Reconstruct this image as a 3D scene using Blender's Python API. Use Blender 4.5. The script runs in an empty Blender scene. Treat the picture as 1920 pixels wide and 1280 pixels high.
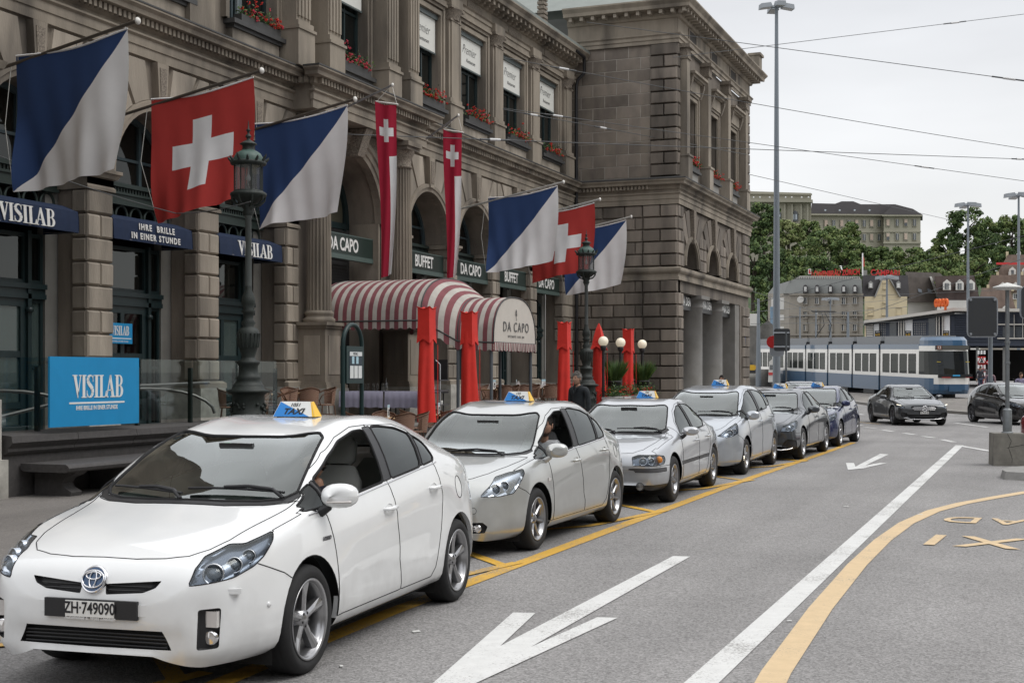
import bpy,bmesh,math,random
from mathutils import Vector,Matrix,geometry
from mathutils.bvhtree import BVHTree
random.seed(7)
SC = bpy.context.scene
COL = SC.collection
PI = math.pi
# ------------------------------------------------------------ camera, sky, sun, exposure
YAW = math.atan(1010/2550)
CAMH = 1.75
cam = bpy.data.cameras.new('camera'); camo = bpy.data.objects.new('camera',cam); COL.objects.link(camo)
cam.sensor_width = 36; cam.lens = 36*2550/1920; cam.shift_y = 62/1920
cam.clip_start = .2; cam.clip_end = 3000
camo.location = (0,0,CAMH); camo.rotation_euler = (PI/2,0,YAW)
SC.camera = camo
SC.view_settings.view_transform = 'Standard'; SC.view_settings.look = 'None'
SC.view_settings.gamma = 1; SC.view_settings.exposure = 0; SC.view_settings.use_curve_mapping = False
SUN_EL,SUN_AZ = math.radians(55),math.radians(78)
W = bpy.data.worlds.new('World'); SC.world = W; W.use_nodes = True
def build_world():
 nt = W.node_tree; N = nt.nodes; L = nt.links; N.clear()
 out = N.new('ShaderNodeOutputWorld'); bg = N.new('ShaderNodeBackground'); L.new(bg.outputs[0],out.inputs[0])
 sky = N.new('ShaderNodeTexSky'); sky.sky_type = 'NISHITA'; sky.sun_disc = False
 sky.sun_elevation = SUN_EL; sky.sun_rotation = SUN_AZ
 tc = N.new('ShaderNodeTexCoord'); sp = N.new('ShaderNodeSeparateXYZ'); L.new(tc.outputs['Generated'],sp.inputs[0])
 ramp = N.new('ShaderNodeValToRGB'); L.new(sp.outputs['Z'],ramp.inputs[0])
 e = ramp.color_ramp.elements
 e[0].position = 0; e[0].color = (.79,.775,.745,1)
 e[1].position = 1; e[1].color = (1,1,1,1)
 for p,c in ((.04,(.81,.80,.775,1)),(.13,(.80,.81,.82,1)),(.25,(.77,.785,.815,1)),(.5,(.90,.92,.96,1))):
  x = e.new(p); x.color = c
 mp = N.new('ShaderNodeMapping'); mp.inputs['Scale'].default_value = (1.2,1.2,5); L.new(tc.outputs['Generated'],mp.inputs[0])
 no = N.new('ShaderNodeTexNoise'); no.inputs['Scale'].default_value = 1.6; no.inputs['Detail'].default_value = 5
 L.new(mp.outputs[0],no.inputs[0])
 mr = N.new('ShaderNodeMapRange'); mr.inputs['From Min'].default_value = .3; mr.inputs['From Max'].default_value = .7
 mr.inputs['To Min'].default_value = 9.7; mr.inputs['To Max'].default_value = 12.6; L.new(no.outputs[0],mr.inputs[0])
 # overcast sky: the zenith is brighter than the horizon
 zr = N.new('ShaderNodeMapRange'); zr.inputs['From Min'].default_value = .3; zr.inputs['From Max'].default_value = 1
 zr.inputs['To Min'].default_value = 1; zr.inputs['To Max'].default_value = 1.45; L.new(sp.outputs['Z'],zr.inputs[0])
 mu = N.new('ShaderNodeMath'); mu.operation = 'MULTIPLY'; L.new(mr.outputs[0],mu.inputs[0]); L.new(zr.outputs[0],mu.inputs[1])
 vm = N.new('ShaderNodeVectorMath'); vm.operation = 'SCALE'; L.new(ramp.outputs[0],vm.inputs[0]); L.new(mu.outputs[0],vm.inputs['Scale'])
 mx = N.new('ShaderNodeMix'); mx.data_type = 'RGBA'; mx.inputs[0].default_value = .965
 L.new(sky.outputs[0],mx.inputs[6]); L.new(vm.outputs[0],mx.inputs[7]); L.new(mx.outputs[2],bg.inputs[0])
 bg.inputs[1].default_value = .1
build_world()
sl = bpy.data.lights.new('sun','SUN'); sl.energy = 1.35; sl.angle = math.radians(30); sl.color = (1,.97,.92)
so = bpy.data.objects.new('sun',sl); COL.objects.link(so)
so.rotation_euler = (PI/2-SUN_EL,0,PI-SUN_AZ)
# ------------------------------------------------------------ helpers
def ray(px,py):
 r = (px-960)/2550; u = (702-py)/2550; s,c = math.sin(YAW),math.cos(YAW)
 return Vector((-s+c*r,c+s*r,u))
def on_x(px,py,X): d = ray(px,py); return Vector((0,0,CAMH))+d*(X/d.x)
def on_y(px,py,Y): d = ray(px,py); return Vector((0,0,CAMH))+d*(Y/d.y)
def on_z(px,py,z=0): d = ray(px,py); return Vector((0,0,CAMH))+d*((z-CAMH)/d.z)
def at_d(px,py,Z): return Vector((0,0,CAMH))+ray(px,py)*Z
def empty(name,loc,label,cat,group=None,rz=0):
 o = bpy.data.objects.new(name,None); COL.objects.link(o); o.location = loc; o.rotation_euler = (0,0,rz)
 o.empty_display_size = .3
 return tag(o,label,cat,group)
def tag(o,label=None,cat=None,group=None,kind=None):
 if label: o['label'] = label
 if cat: o['category'] = cat
 if group: o['group'] = group
 if kind: o['kind'] = kind
 return o
def struct(o): o['kind'] = 'structure'; return o
def stuff(o): o['kind'] = 'stuff'; return o
def copy_tree(o,parent=None):
 c = o.copy(); COL.objects.link(c)
 if parent is not None: c.parent = parent
 for ch in list(o.children): copy_tree(ch,c)
 return c
def link(name,me,parent=None,loc=(0,0,0),rot=(0,0,0),scale=(1,1,1)):
 o = bpy.data.objects.new(name,me); COL.objects.link(o); o.parent = parent
 o.location = loc; o.rotation_euler = rot; o.scale = scale
 return o
class MB:
 """collects shapes given in world (or local) coordinates and links them as ONE mesh object"""
 def __init__(s): s.v = []; s.f = []; s.m = []; s.sm = []; s.mi = 0; s.s = False
 def add(s,vs,fs,smooth=None):
  b = len(s.v); s.v += [tuple(v) for v in vs]
  for f in fs: s.f.append(tuple(i+b for i in f)); s.m.append(s.mi); s.sm.append(s.s if smooth is None else smooth)
  return s
 def box(s,x0,x1,y0,y1,z0,z1):
  vs = [(x0,y0,z0),(x1,y0,z0),(x1,y1,z0),(x0,y1,z0),(x0,y0,z1),(x1,y0,z1),(x1,y1,z1),(x0,y1,z1)]
  return s.add(vs,[(0,3,2,1),(4,5,6,7),(0,1,5,4),(1,2,6,5),(2,3,7,6),(3,0,4,7)],False)
 def cbox(s,c,d,M=None):
  hx,hy,hz = d[0]/2,d[1]/2,d[2]/2
  vs = [Vector((a*hx,b*hy,e*hz)) for e in (-1,1) for a,b in ((-1,-1),(1,-1),(1,1),(-1,1))]
  if M is not None: vs = [M @ v for v in vs]
  c = Vector(c)
  return s.add([v+c for v in vs],[(0,3,2,1),(4,5,6,7),(0,1,5,4),(1,2,6,5),(2,3,7,6),(3,0,4,7)],False)
 def lathe(s,prof,c=(0,0,0),n=16,axis='z',cap=True,a0=0,a1=2*PI,M=None):
  c = Vector(c); full = abs(a1-a0-2*PI) < 1e-6; k = n if full else n+1; vs = []
  for r,h in prof:
   for i in range(k):
    t = a0+(a1-a0)*i/n; x,y = r*math.cos(t),r*math.sin(t)
    v = Vector((x,y,h)) if axis == 'z' else (Vector((h,x,y)) if axis == 'x' else Vector((y,h,x)))
    if M is not None: v = M @ v
    vs.append(v+c)
  fs = []
  for j in range(len(prof)-1):
   for i in range(n):
    a = j*k+i; b = j*k+(i+1) % k; fs.append((a,b,b+k,a+k))
  s.add(vs,fs,True)
  if cap and full:
   if prof[0][0] > 1e-4: s.add(vs[:k],[tuple(range(k))[::-1]],False)
   if prof[-1][0] > 1e-4: s.add(vs[-k:],[tuple(range(k))],False)
  return s
 def tube(s,pts,r,n=6,cap=True,closed=False):
  pts = [Vector(p) for p in pts]; rs = r if isinstance(r,(list,tuple)) else [r]*len(pts)
  m = len(pts); vs = []; prev = None
  for i,p in enumerate(pts):
   a = pts[(i-1) % m] if (i or closed) else p; b = pts[(i+1) % m] if (i < m-1 or closed) else p
   d = (b-a).normalized()
   if prev is None: u = d.orthogonal().normalized()
   else:
    u = prev-d*prev.dot(d); u = u.normalized() if u.length > 1e-6 else d.orthogonal().normalized()
   prev = u; w = d.cross(u)
   for k in range(n):
    t = 2*PI*k/n; vs.append(p+(u*math.cos(t)+w*math.sin(t))*rs[i])
  fs = []
  for i in range(m if closed else m-1):
   for k in range(n):
    a = i*n+k; b = i*n+(k+1) % n; i2 = ((i+1) % m)*n; fs.append((a,b,i2+(k+1) % n,i2+k))
  s.add(vs,fs,True)
  if cap and not closed: s.add(vs[:n],[tuple(range(n))[::-1]],False); s.add(vs[-n:],[tuple(range(n))],False)
  return s
 def prism(s,poly,f0,f1,smooth=False):
  """poly 2D, f0/f1 map a 2D point to 3D on the two end faces"""
  n = len(poly); vs = [f0(p) for p in poly]+[f1(p) for p in poly]
  s.add(vs,[tuple(range(n))[::-1],tuple(range(n,2*n))],False)
  s.add(vs,[(i,(i+1) % n,n+(i+1) % n,n+i) for i in range(n)],smooth)
  return s
 def grid(s,fn,nu,nv,smooth=True,flip=False):
  vs = [fn(i/nu,j/nv) for i in range(nu+1) for j in range(nv+1)]; w = nv+1
  fs = [(i*w+j,(i+1)*w+j,(i+1)*w+j+1,i*w+j+1) for i in range(nu) for j in range(nv)]
  if flip: fs = [f[::-1] for f in fs]
  return s.add(vs,fs,smooth)
 def mesh(s,name,mats,off=(0,0,0)):
  me = bpy.data.meshes.new(name); ox,oy,oz = off
  me.from_pydata([(x-ox,y-oy,z-oz) for x,y,z in s.v],[],s.f)
  for m in (mats if isinstance(mats,(list,tuple)) else [mats]): me.materials.append(m)
  me.polygons.foreach_set('material_index',s.m); me.polygons.foreach_set('use_smooth',s.sm)
  me.update(); return me
 def build(s,name,mats,parent=None,fixn=True,loc=None):
  off = Vector(); g = parent
  while g is not None: off = off+g.location; g = g.parent
  if loc is not None: off = Vector(loc)
  me = s.mesh(name,mats,off)
  if fixn:
   bm = bmesh.new(); bm.from_mesh(me); bmesh.ops.recalc_face_normals(bm,faces=bm.faces); bm.to_mesh(me); bm.free()
  o = bpy.data.objects.new(name,me); COL.objects.link(o); o.parent = parent
  if loc is not None: o.location = loc
  return o
class LB(MB):
 """the same, for shapes given in the parent's own coordinates"""
 def build(s,name,mats,parent=None,fixn=True): return MB.build(s,name,mats,parent,fixn,loc=(0,0,0))
def shell(m,t):
 """give an open sheet mesh object some thickness"""
 md = m.modifiers.new('thickness','SOLIDIFY'); md.thickness = t; md.offset = 0; return m
# ------------------------------------------------------------ materials
MATS = {}
def mat(name,col=(.5,.5,.5),rough=.6,metal=0,noise=0,nscale=6,bump=0,bscale=40,coat=0,rand=0,spec=.5,emit=None,trans=0,ior=1.45,detail=6,tint=None,stretch=None,dirt=0,sheen=0):
 if name in MATS: return MATS[name]
 m = bpy.data.materials.new(name); m.use_nodes = True; MATS[name] = m
 nt = m.node_tree; N = nt.nodes; L = nt.links; b = N['Principled BSDF']
 b.inputs['Roughness'].default_value = rough; b.inputs['Metallic'].default_value = metal
 b.inputs['Specular IOR Level'].default_value = spec; b.inputs['IOR'].default_value = ior
 b.inputs['Coat Weight'].default_value = coat; b.inputs['Coat Roughness'].default_value = .02
 b.inputs['Transmission Weight'].default_value = trans
 b.inputs['Base Color'].default_value = (*col,1)
 if emit: b.inputs['Emission Color'].default_value = (*emit[:3],1); b.inputs['Emission Strength'].default_value = emit[3]
 tc = N.new('ShaderNodeTexCoord'); geo = N.new('ShaderNodeNewGeometry')
 src = geo.outputs['Position']
 if stretch:
  mp = N.new('ShaderNodeMapping'); mp.inputs['Scale'].default_value = stretch; L.new(src,mp.inputs[0]); src = mp.outputs[0]
 cur = None
 if noise:
  n = N.new('ShaderNodeTexNoise'); n.inputs['Scale'].default_value = nscale; n.inputs['Detail'].default_value = detail; n.inputs['Roughness'].default_value = .6
  L.new(src,n.inputs[0])
  mr = N.new('ShaderNodeMapRange'); mr.inputs['From Min'].default_value = .25; mr.inputs['From Max'].default_value = .75
  mr.inputs['To Min'].default_value = 1-noise; mr.inputs['To Max'].default_value = 1+noise; L.new(n.outputs[0],mr.inputs[0])
  h = N.new('ShaderNodeVectorMath'); h.operation = 'SCALE'; h.inputs[0].default_value = col; L.new(mr.outputs[0],h.inputs['Scale'])
  cur = h.outputs[0]
 if rand:
  oi = N.new('ShaderNodeObjectInfo'); mr = N.new('ShaderNodeMapRange'); mr.inputs['To Min'].default_value = 1-rand; mr.inputs['To Max'].default_value = 1+rand
  L.new(oi.outputs['Random'],mr.inputs[0]); h = N.new('ShaderNodeVectorMath'); h.operation = 'SCALE'
  if cur: L.new(cur,h.inputs[0])
  else: h.inputs[0].default_value = col
  L.new(mr.outputs[0],h.inputs['Scale']); cur = h.outputs[0]
 if tint:   # second colour in broad blotches
  n = N.new('ShaderNodeTexNoise'); n.inputs['Scale'].default_value = tint[3]; n.inputs['Detail'].default_value = 5; L.new(src,n.inputs[0])
  mr = N.new('ShaderNodeMapRange'); mr.inputs['From Min'].default_value = .45; mr.inputs['From Max'].default_value = .7; mr.inputs['To Max'].default_value = tint[4]; L.new(n.outputs[0],mr.inputs[0])
  mx = N.new('ShaderNodeMix'); mx.data_type = 'RGBA'; L.new(mr.outputs[0],mx.inputs[0]); mx.inputs[7].default_value = (*tint[:3],1)
  if cur: L.new(cur,mx.inputs[6])
  else: mx.inputs[6].default_value = (*col,1)
  cur = mx.outputs[2]
 if cur: L.new(cur,b.inputs['Base Color'])
 if bump:
  n = N.new('ShaderNodeTexNoise'); n.inputs['Scale'].default_value = bscale; n.inputs['Detail'].default_value = 4; L.new(src,n.inputs[0])
  bp = N.new('ShaderNodeBump'); bp.inputs['Strength'].default_value = bump; bp.inputs['Distance'].default_value = .01
  L.new(n.outputs[0],bp.inputs['Height']); L.new(bp.outputs[0],b.inputs['Normal'])
 return m
def glass_mat(name,tint=(.25,.3,.28),opac=.0,base=(.01,.012,.012),refl=1.0):
 """thin window pane: clear tint seen through, mirror of the sky on top"""
 if name in MATS: return MATS[name]
 m = bpy.data.materials.new(name); m.use_nodes = True; MATS[name] = m
 nt = m.node_tree; N = nt.nodes; L = nt.links; N.clear()
 out = N.new('ShaderNodeOutputMaterial'); tr = N.new('ShaderNodeBsdfTransparent'); tr.inputs[0].default_value = (*tint,1)
 di = N.new('ShaderNodeBsdfDiffuse'); di.inputs[0].default_value = (*base,1)
 mx0 = N.new('ShaderNodeMixShader'); mx0.inputs[0].default_value = opac; L.new(tr.outputs[0],mx0.inputs[1]); L.new(di.outputs[0],mx0.inputs[2])
 gl = N.new('ShaderNodeBsdfGlossy'); gl.inputs['Roughness'].default_value = .015; gl.inputs[0].default_value = (.93,.97,.96,1)
 ge = N.new('ShaderNodeNewGeometry'); dp = N.new('ShaderNodeVectorMath'); dp.operation = 'DOT_PRODUCT'; L.new(ge.outputs['Normal'],dp.inputs[0]); L.new(ge.outputs['Incoming'],dp.inputs[1])
 def M(op,a,b=0.0,c=0.0):
  n = N.new('ShaderNodeMath'); n.operation = op
  for i,v in enumerate((a,b,c)):
   if isinstance(v,(int,float)): n.inputs[i].default_value = v
   else: L.new(v,n.inputs[i])
  return n.outputs[0]
 k = M('POWER',M('SUBTRACT',1.0,M('ABSOLUTE',dp.outputs['Value'])),5.0)
 ma = N.new('ShaderNodeClamp'); L.new(M('MULTIPLY',M('MULTIPLY_ADD',k,.96,.045),refl),ma.inputs[0])
 mx = N.new('ShaderNodeMixShader'); L.new(ma.outputs[0],mx.inputs[0]); L.new(mx0.outputs[0],mx.inputs[1]); L.new(gl.outputs[0],mx.inputs[2]); L.new(mx.outputs[0],out.inputs[0])
 return m
def text_mesh(txt,size,extrude=.004,align='CENTER',shear=0,space=1,bold=0):
 cu = bpy.data.curves.new('lettering','FONT'); cu.body = txt; cu.size = size; cu.extrude = extrude; cu.align_x = align; cu.align_y = 'CENTER'
 cu.shear = shear; cu.space_character = space; cu.offset = bold; cu.resolution_u = 3
 o = bpy.data.objects.new('tmp',cu); COL.objects.link(o)
 dg = bpy.context.evaluated_depsgraph_get(); me = bpy.data.meshes.new_from_object(o.evaluated_get(dg))
 bpy.data.objects.remove(o); bpy.data.curves.remove(cu); return me
def basis(origin,xdir,updir):
 x = Vector(xdir).normalized(); y = Vector(updir).normalized(); z = x.cross(y).normalized(); y = z.cross(x)
 M = Matrix((x,y,z)).transposed().to_4x4(); M.translation = Vector(origin); return M
def text(name,txt,origin,xdir,updir,size,m,parent=None,sx=1,**k):
 me = text_mesh(txt,size,**k); me.materials.clear(); me.materials.append(m)
 o = bpy.data.objects.new(name,me); COL.objects.link(o); M = basis(origin,xdir,updir) @ Matrix.Diagonal((sx,1,1,1))
 if parent is not None:
  P = Matrix.Translation(parent.location) @ parent.rotation_euler.to_matrix().to_4x4()
  g = parent.parent
  while g is not None: P = (Matrix.Translation(g.location) @ g.rotation_euler.to_matrix().to_4x4()) @ P; g = g.parent
  o.parent = parent; M = P.inverted() @ M
 me.transform(M); return o
# ------------------------------------------------------------ car builder
def pchip(keys,x):
 """monotone cubic through (x, y) keys"""
 n = len(keys)
 if x <= keys[0][0]: return keys[0][1]
 if x >= keys[-1][0]: return keys[-1][1]
 d = [(keys[i+1][1]-keys[i][1])/(keys[i+1][0]-keys[i][0]) for i in range(n-1)]
 i = 0
 while keys[i+1][0] < x: i += 1
 def m(j):
  if j == 0: return d[0]
  if j == n-1: return d[-1]
  if d[j-1]*d[j] <= 0: return 0
  return 2*d[j-1]*d[j]/(d[j-1]+d[j])
 h = keys[i+1][0]-keys[i][0]; t = (x-keys[i][0])/h
 return ((2*t**3-3*t*t+1)*keys[i][1]+(t**3-2*t*t+t)*h*m(i)+(-2*t**3+3*t*t)*keys[i+1][1]+(t**3-t*t)*h*m(i+1))
def catmull(P,k):
 out = []; n = len(P)
 for i in range(n-1):
  a = P[max(i-1,0)]; b = P[i]; c = P[i+1]; d = P[min(i+2,n-1)]; m = k[i]
  for j in range(m):
   t = j/m; out.append(tuple(.5*((2*b[q])+(-a[q]+c[q])*t+(2*a[q]-5*b[q]+4*c[q]-d[q])*t*t+(-a[q]+3*b[q]-3*c[q]+d[q])*t**3) for q in (0,1)))
 out.append(P[-1]); return out
def body_half(S):
 """half shell (x >= 0) lofted through stations along the car; nose at y=0, tail at y=L"""
 L_ = S['L']; ts = []; t = 0
 while t < L_:
  ts.append(t); e = min(t,L_-t); t += .012 if e < .06 else (.02 if e < .3 else .04)
 ts.append(L_)
 segs = (3,4,5,5,3,4); rows = []
 for t in ts:
  g = lambda k: pchip(S[k],t)
  zt,zr,wr,zs,ws,wm,zb = g('zt'),g('zr'),g('wr'),g('zs'),g('ws'),g('wm'),g('zb')
  zm = zb+(zs-zb)*S.get('zmf',.48)
  P = [(wm-.10,zb),(wm-.022,zb+.07*min(1,(zs-zb)/.3)),(wm,zm),(ws,zs),(wr,zr),(wr*.55,zr+(zt-zr)*.72),(0,zt)]
  ring = catmull(P,segs)
  row = []
  bow = pchip(S['bow'],t)
  for x,z in ring:
   x = max(x,0); row.append(Vector((x,t+bow*min(1,(x/.8))**2,z)))
  row[-1].x = 0
  rows.append(row)
 bm = bmesh.new(); vs = [[bm.verts.new(p) for p in r] for r in rows]
 n = len(rows[0])
 for i in range(len(rows)-1):
  for j in range(n-1):
   try: bm.faces.new((vs[i][j],vs[i][j+1],vs[i+1][j+1],vs[i+1][j]))
   except ValueError: pass
 for r,fl in ((vs[0],False),(vs[-1],True)):   # nose and tail cap: to the centre plane
  c = [bm.verts.new((0,v.co.y-(.0 if fl else 0),v.co.z)) for v in r[:-1]]+[r[-1]]
  for j in range(n-1):
   q = [c[j],c[j+1],r[j+1],r[j]] if j < n-2 else [c[j],r[j+1],r[j]]
   f = bm.faces.new(q if not fl else q[::-1])
 bmesh.ops.recalc_face_normals(bm,faces=bm.faces)
 # outward check
 tot = sum(f.normal.x*f.calc_center_median().x for f in bm.faces)
 if tot < 0: bmesh.ops.reverse_faces(bm,faces=bm.faces)
 # sculpting: flared arches, a hollow along the doors with a crease over it, a sunk mouth in the bumper
 R,tf,tr,W2 = S['R'],S['tf'],S['tr'],S['W']/2
 for v in bm.verts:
  c = v.co
  if c.x > .5*W2:
   for t in (tf,tr): d = math.hypot(c.y-t,c.z-R)-(R+.07); v.co.x += .010*math.exp(-(d/.045)**2)*(c.z > .2)
   m = max(0,min(1,(c.y-tf-.42)/.25))*max(0,min(1,(tr-.40-c.y)/.25)); zc = .36+.03*(c.y-tf)
   v.co.x += m*(-.018*math.exp(-((c.z-zc-.06)/.07)**2)+.008*math.exp(-((c.z-zc+.03)/.025)**2))
   zc = S.get('crease',.74)+.035*(c.y-tf); m = max(0,min(1,(c.y-tf-.1)/.6))*max(0,min(1,(tr+.3-c.y)/.5)); v.co.x += m*(.007*math.exp(-((c.z-zc)/.02)**2)-.008*math.exp(-((c.z-zc+.07)/.05)**2))
  if c.y < .30 and S.get('mouth',1): v.co.y += .028*math.exp(-((c.z-.325)/.055)**4)*math.exp(-(c.x/.52)**8)+.012*math.exp(-((c.z-.215)/.02)**2)
  if c.y < .45: v.co.y += .03*math.exp(-((c.z-.40)/.13)**4)*math.exp(-((c.x-.66)/.075)**4)
  if .3 < c.y < S.get('cowl',.97) and c.z > .6: v.co.z += .007*math.exp(-((c.x-.40-.1*c.y)/.05)**2)*min(1,(c.y-.3)*4)
 for _ in range(2): bmesh.ops.smooth_vert(bm,verts=[v for v in bm.verts if v.co.x > 1e-4 and not v.is_boundary],factor=.35,use_axis_x=True,use_axis_y=True,use_axis_z=True)
 return bm
VIEWS = {'side': (Vector((0,1,0)),Vector((0,0,1)),Vector((1,0,0))),
   'top': (Vector((1,0,0)),Vector((0,1,0)),Vector((0,0,1))),
   'front': (Vector((1,0,0)),Vector((0,0,1)),Vector((0,-1,0))),
   'rear': (Vector((1,0,0)),Vector((0,0,1)),Vector((0,1,0)))}
def view_of(v):
 if isinstance(v,str): return VIEWS[v]
 a = math.radians(v)   # degrees from front towards the side
 return (Vector((math.cos(a),math.sin(a),0)),Vector((0,0,1)),Vector((math.sin(a),-math.cos(a),0)))
def inside(p,poly):
 x,y = p; r = False; n = len(poly)
 for i in range(n):
  x1,y1 = poly[i]; x2,y2 = poly[(i+1) % n]
  if (y1 > y) != (y2 > y) and x < (x2-x1)*(y-y1)/(y2-y1)+x1: r = not r
 return r
def rounded(poly,r=.03,n=3):
 out = []; m = len(poly)
 for i in range(m):
  p = Vector(poly[i]); a = Vector(poly[i-1]); b = Vector(poly[(i+1) % m])
  da,db = a-p,b-p; k = min(r,da.length*.4,db.length*.4); pa = p+da.normalized()*k; pb = p+db.normalized()*k
  for j in range(n+1):
   t = j/n; q = pa*(1-t)**2+p*2*t*(1-t)+pb*t*t; out.append((q.x,q.y))
 return out
class Smooth:
 """the uncut shell, kept to give every panel the same smooth normals"""
 def __init__(s,bm):
  b = bm.copy(); b.normal_update(); s.n = [v.normal.copy() for v in b.verts]
  for i,v in enumerate(b.verts):
   if abs(v.co.x) < 1e-4: s.n[i].x = 0; s.n[i].normalize()
  bmesh.ops.triangulate(b,faces=b.faces[:]); b.verts.ensure_lookup_table(); b.faces.ensure_lookup_table()
  s.tri = [[v.index for v in f.verts] for f in b.faces]; s.co = [v.co.copy() for v in b.verts]
  s.bvh = BVHTree.FromBMesh(b); b.free()
 def normal(s,p):
  m = p.x < 0; q = Vector((abs(p.x),p.y,p.z)); loc,n,i,d = s.bvh.find_nearest(q)
  t = s.tri[i]; a,b,c = (s.co[k] for k in t)
  w = geometry.intersect_point_tri(loc,a,b,c);
  e = c-a; f = b-a; g = loc-a; d00 = f.dot(f); d01 = f.dot(e); d11 = e.dot(e); d20 = g.dot(f); d21 = g.dot(e); dn = d00*d11-d01*d01
  if abs(dn) < 1e-14: r = s.n[t[0]].copy()
  else:
   v = (d11*d20-d01*d21)/dn; w_ = (d00*d21-d01*d20)/dn; r = s.n[t[0]]*(1-v-w_)+s.n[t[1]]*v+s.n[t[2]]*w_
  if m: r.x = -r.x
  return r.normalized()
SM = [None]
def cut(bm,lay,view,poly,pid,only=(0,),nmin=.25,side=None):
 U,V,D = view_of(view)
 P2 = [(U*p[0]+V*p[1]) for p in poly]
 us = [p[0] for p in poly]; vs = [p[1] for p in poly]; bb = (min(us)-.06,max(us)+.06,min(vs)-.06,max(vs)+.06)
 def cand(b):
  out = []
  for f in bm.faces:
   if f[lay] not in only: continue
   c = f.calc_center_median(); u,v = c.dot(U),c.dot(V)
   if b[0] <= u <= b[1] and b[2] <= v <= b[3] and (side is None or side(c)) and SM[0].normal(c).dot(D) > nmin: out.append(f)
  return out
 n = len(poly)
 for i in range(n):
  a = Vector(poly[i]); b = Vector(poly[(i+1) % n]); e = b-a
  if e.length < 1e-5: continue
  m = .07; fs = []
  box = (min(a.x,b.x)-m,max(a.x,b.x)+m,min(a.y,b.y)-m,max(a.y,b.y)+m)
  nn = Vector((-e.y,e.x)).normalized(); en = e.normalized()
  for f in cand(box):
   q = [(Vector((v.co.dot(U),v.co.dot(V)))-a) for v in f.verts]
   ds = [w.dot(nn) for w in q]; ss = [w.dot(en) for w in q]
   if min(ds) < -1e-5 and max(ds) > 1e-5 and max(ss) > -1e-4 and min(ss) < e.length+1e-4: fs.append(f)
  if not fs: continue
  es = set(); vv = set()
  for f in fs: es.update(f.edges); vv.update(f.verts)
  bmesh.ops.bisect_plane(bm,geom=list(fs)+list(es)+list(vv),dist=1e-5,plane_co=U*a.x+V*a.y,plane_no=(U*nn.x+V*nn.y))
 bmesh.ops.dissolve_degenerate(bm,dist=2e-5,edges=bm.edges[:])
 k = 0
 for f in cand(bb):
  c = f.calc_center_median()
  if inside((c.dot(U),c.dot(V)),poly): f[lay] = pid; k += 1
 return k
def circle(cx,cz,r,n=28,flat=None):
 return [(cx+r*math.cos(2*PI*i/n),cz+r*math.sin(2*PI*i/n)) for i in range(n)]
PAINT = {}
def paint(name,col,metal=.0,rough=.32,flake=0):
 if name in MATS: return MATS[name]
 m = mat(name,col,rough=rough,metal=metal,coat=1.0,noise=.04,nscale=2); m.node_tree.nodes['Principled BSDF'].inputs['Coat Roughness'].default_value = .035
 # road film thrown up along the lower body, thicker in streaks
 nt = m.node_tree; N = nt.nodes; L = nt.links; b = N['Principled BSDF']; src = b.inputs['Base Color'].links[0].from_socket; tc = N.new('ShaderNodeTexCoord'); sp = N.new('ShaderNodeSeparateXYZ'); L.new(tc.outputs['Object'],sp.inputs[0])
 n = N.new('ShaderNodeTexNoise'); n.inputs['Scale'].default_value = 7; n.inputs['Detail'].default_value = 6; L.new(tc.outputs['Object'],n.inputs[0])
 a = N.new('ShaderNodeMath'); a.operation = 'MULTIPLY_ADD'; a.inputs[1].default_value = -.55; L.new(n.outputs[0],a.inputs[0]); L.new(sp.outputs['Z'],a.inputs[2])
 r = N.new('ShaderNodeMapRange'); r.inputs[1].default_value = .22; r.inputs[2].default_value = -.12; r.inputs[4].default_value = .22; L.new(a.outputs[0],r.inputs[0])
 mx = N.new('ShaderNodeMix'); mx.data_type = 'RGBA'; L.new(r.outputs[0],mx.inputs[0]); L.new(src,mx.inputs[6]); mx.inputs[7].default_value = (.16,.145,.125,1); L.new(mx.outputs[2],b.inputs['Base Color'])
 return m
RUB = mat('tyre_rubber',(.018,.018,.019),.75,noise=.2,nscale=30)
JOINT = mat('panel_gap_dark',(.012,.012,.013),.9)
BLK = mat('black_plastic',(.02,.02,.022),.45)
GLOSS = mat('gloss_black',(.008,.008,.009),.12,coat=.5)
CHROME = mat('chrome',(.8,.8,.82),.08,1)
ALLOY = mat('alloy_wheel',(.34,.34,.35),.28,.85,coat=.4)
SILV = mat('lamp_reflector',(.7,.72,.75),.18,1)
AMBER = mat('amber_lens',(.7,.25,.04),.2)
LENS = glass_mat('lamp_lens',(.93,.96,1),refl=1.0)
CGLASS = glass_mat('windscreen_glass',(.52,.60,.57),refl=2.7)
SGLASS = glass_mat('side_glass',(.18,.21,.20),refl=1.0)
TGLASS = glass_mat('tinted_glass',(.08,.09,.09),opac=.4,base=(.01,.012,.012),refl=1.0)
SEATF = mat('seat_fabric',(.20,.20,.20),.9,bump=.3,bscale=200)
DASH = mat('dashboard_plastic',(.045,.047,.05),.7)
UND = mat('underbody',(.012,.012,.012),.9)
PLATE = mat('plate_white',(.78,.78,.76),.4)
INK = mat('black_ink',(.015,.015,.018),.5)
PWHITE = mat('print_white',(.8,.8,.8),.5)
mat('sign_yellow',(.85,.50,.03),.35); mat('clear_lamp',(.75,.72,.70),.08,.6)
LEDM = mat('daytime_light',(1,.95,.85),.3,emit=(1,.9,.7,3))
def bm_obj(bm,name,mats,parent,smooth=True,sn=False):
 me = bpy.data.meshes.new(name)
 for f in bm.faces: f.smooth = smooth
 bm.to_mesh(me)
 if sn: me.normals_split_custom_set_from_vertices([SM[0].normal(v.co) for v in me.vertices])
 for m in (mats if isinstance(mats,(list,tuple)) else [mats]): me.materials.append(m)
 o = bpy.data.objects.new(name,me); COL.objects.link(o); o.parent = parent; return o
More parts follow.
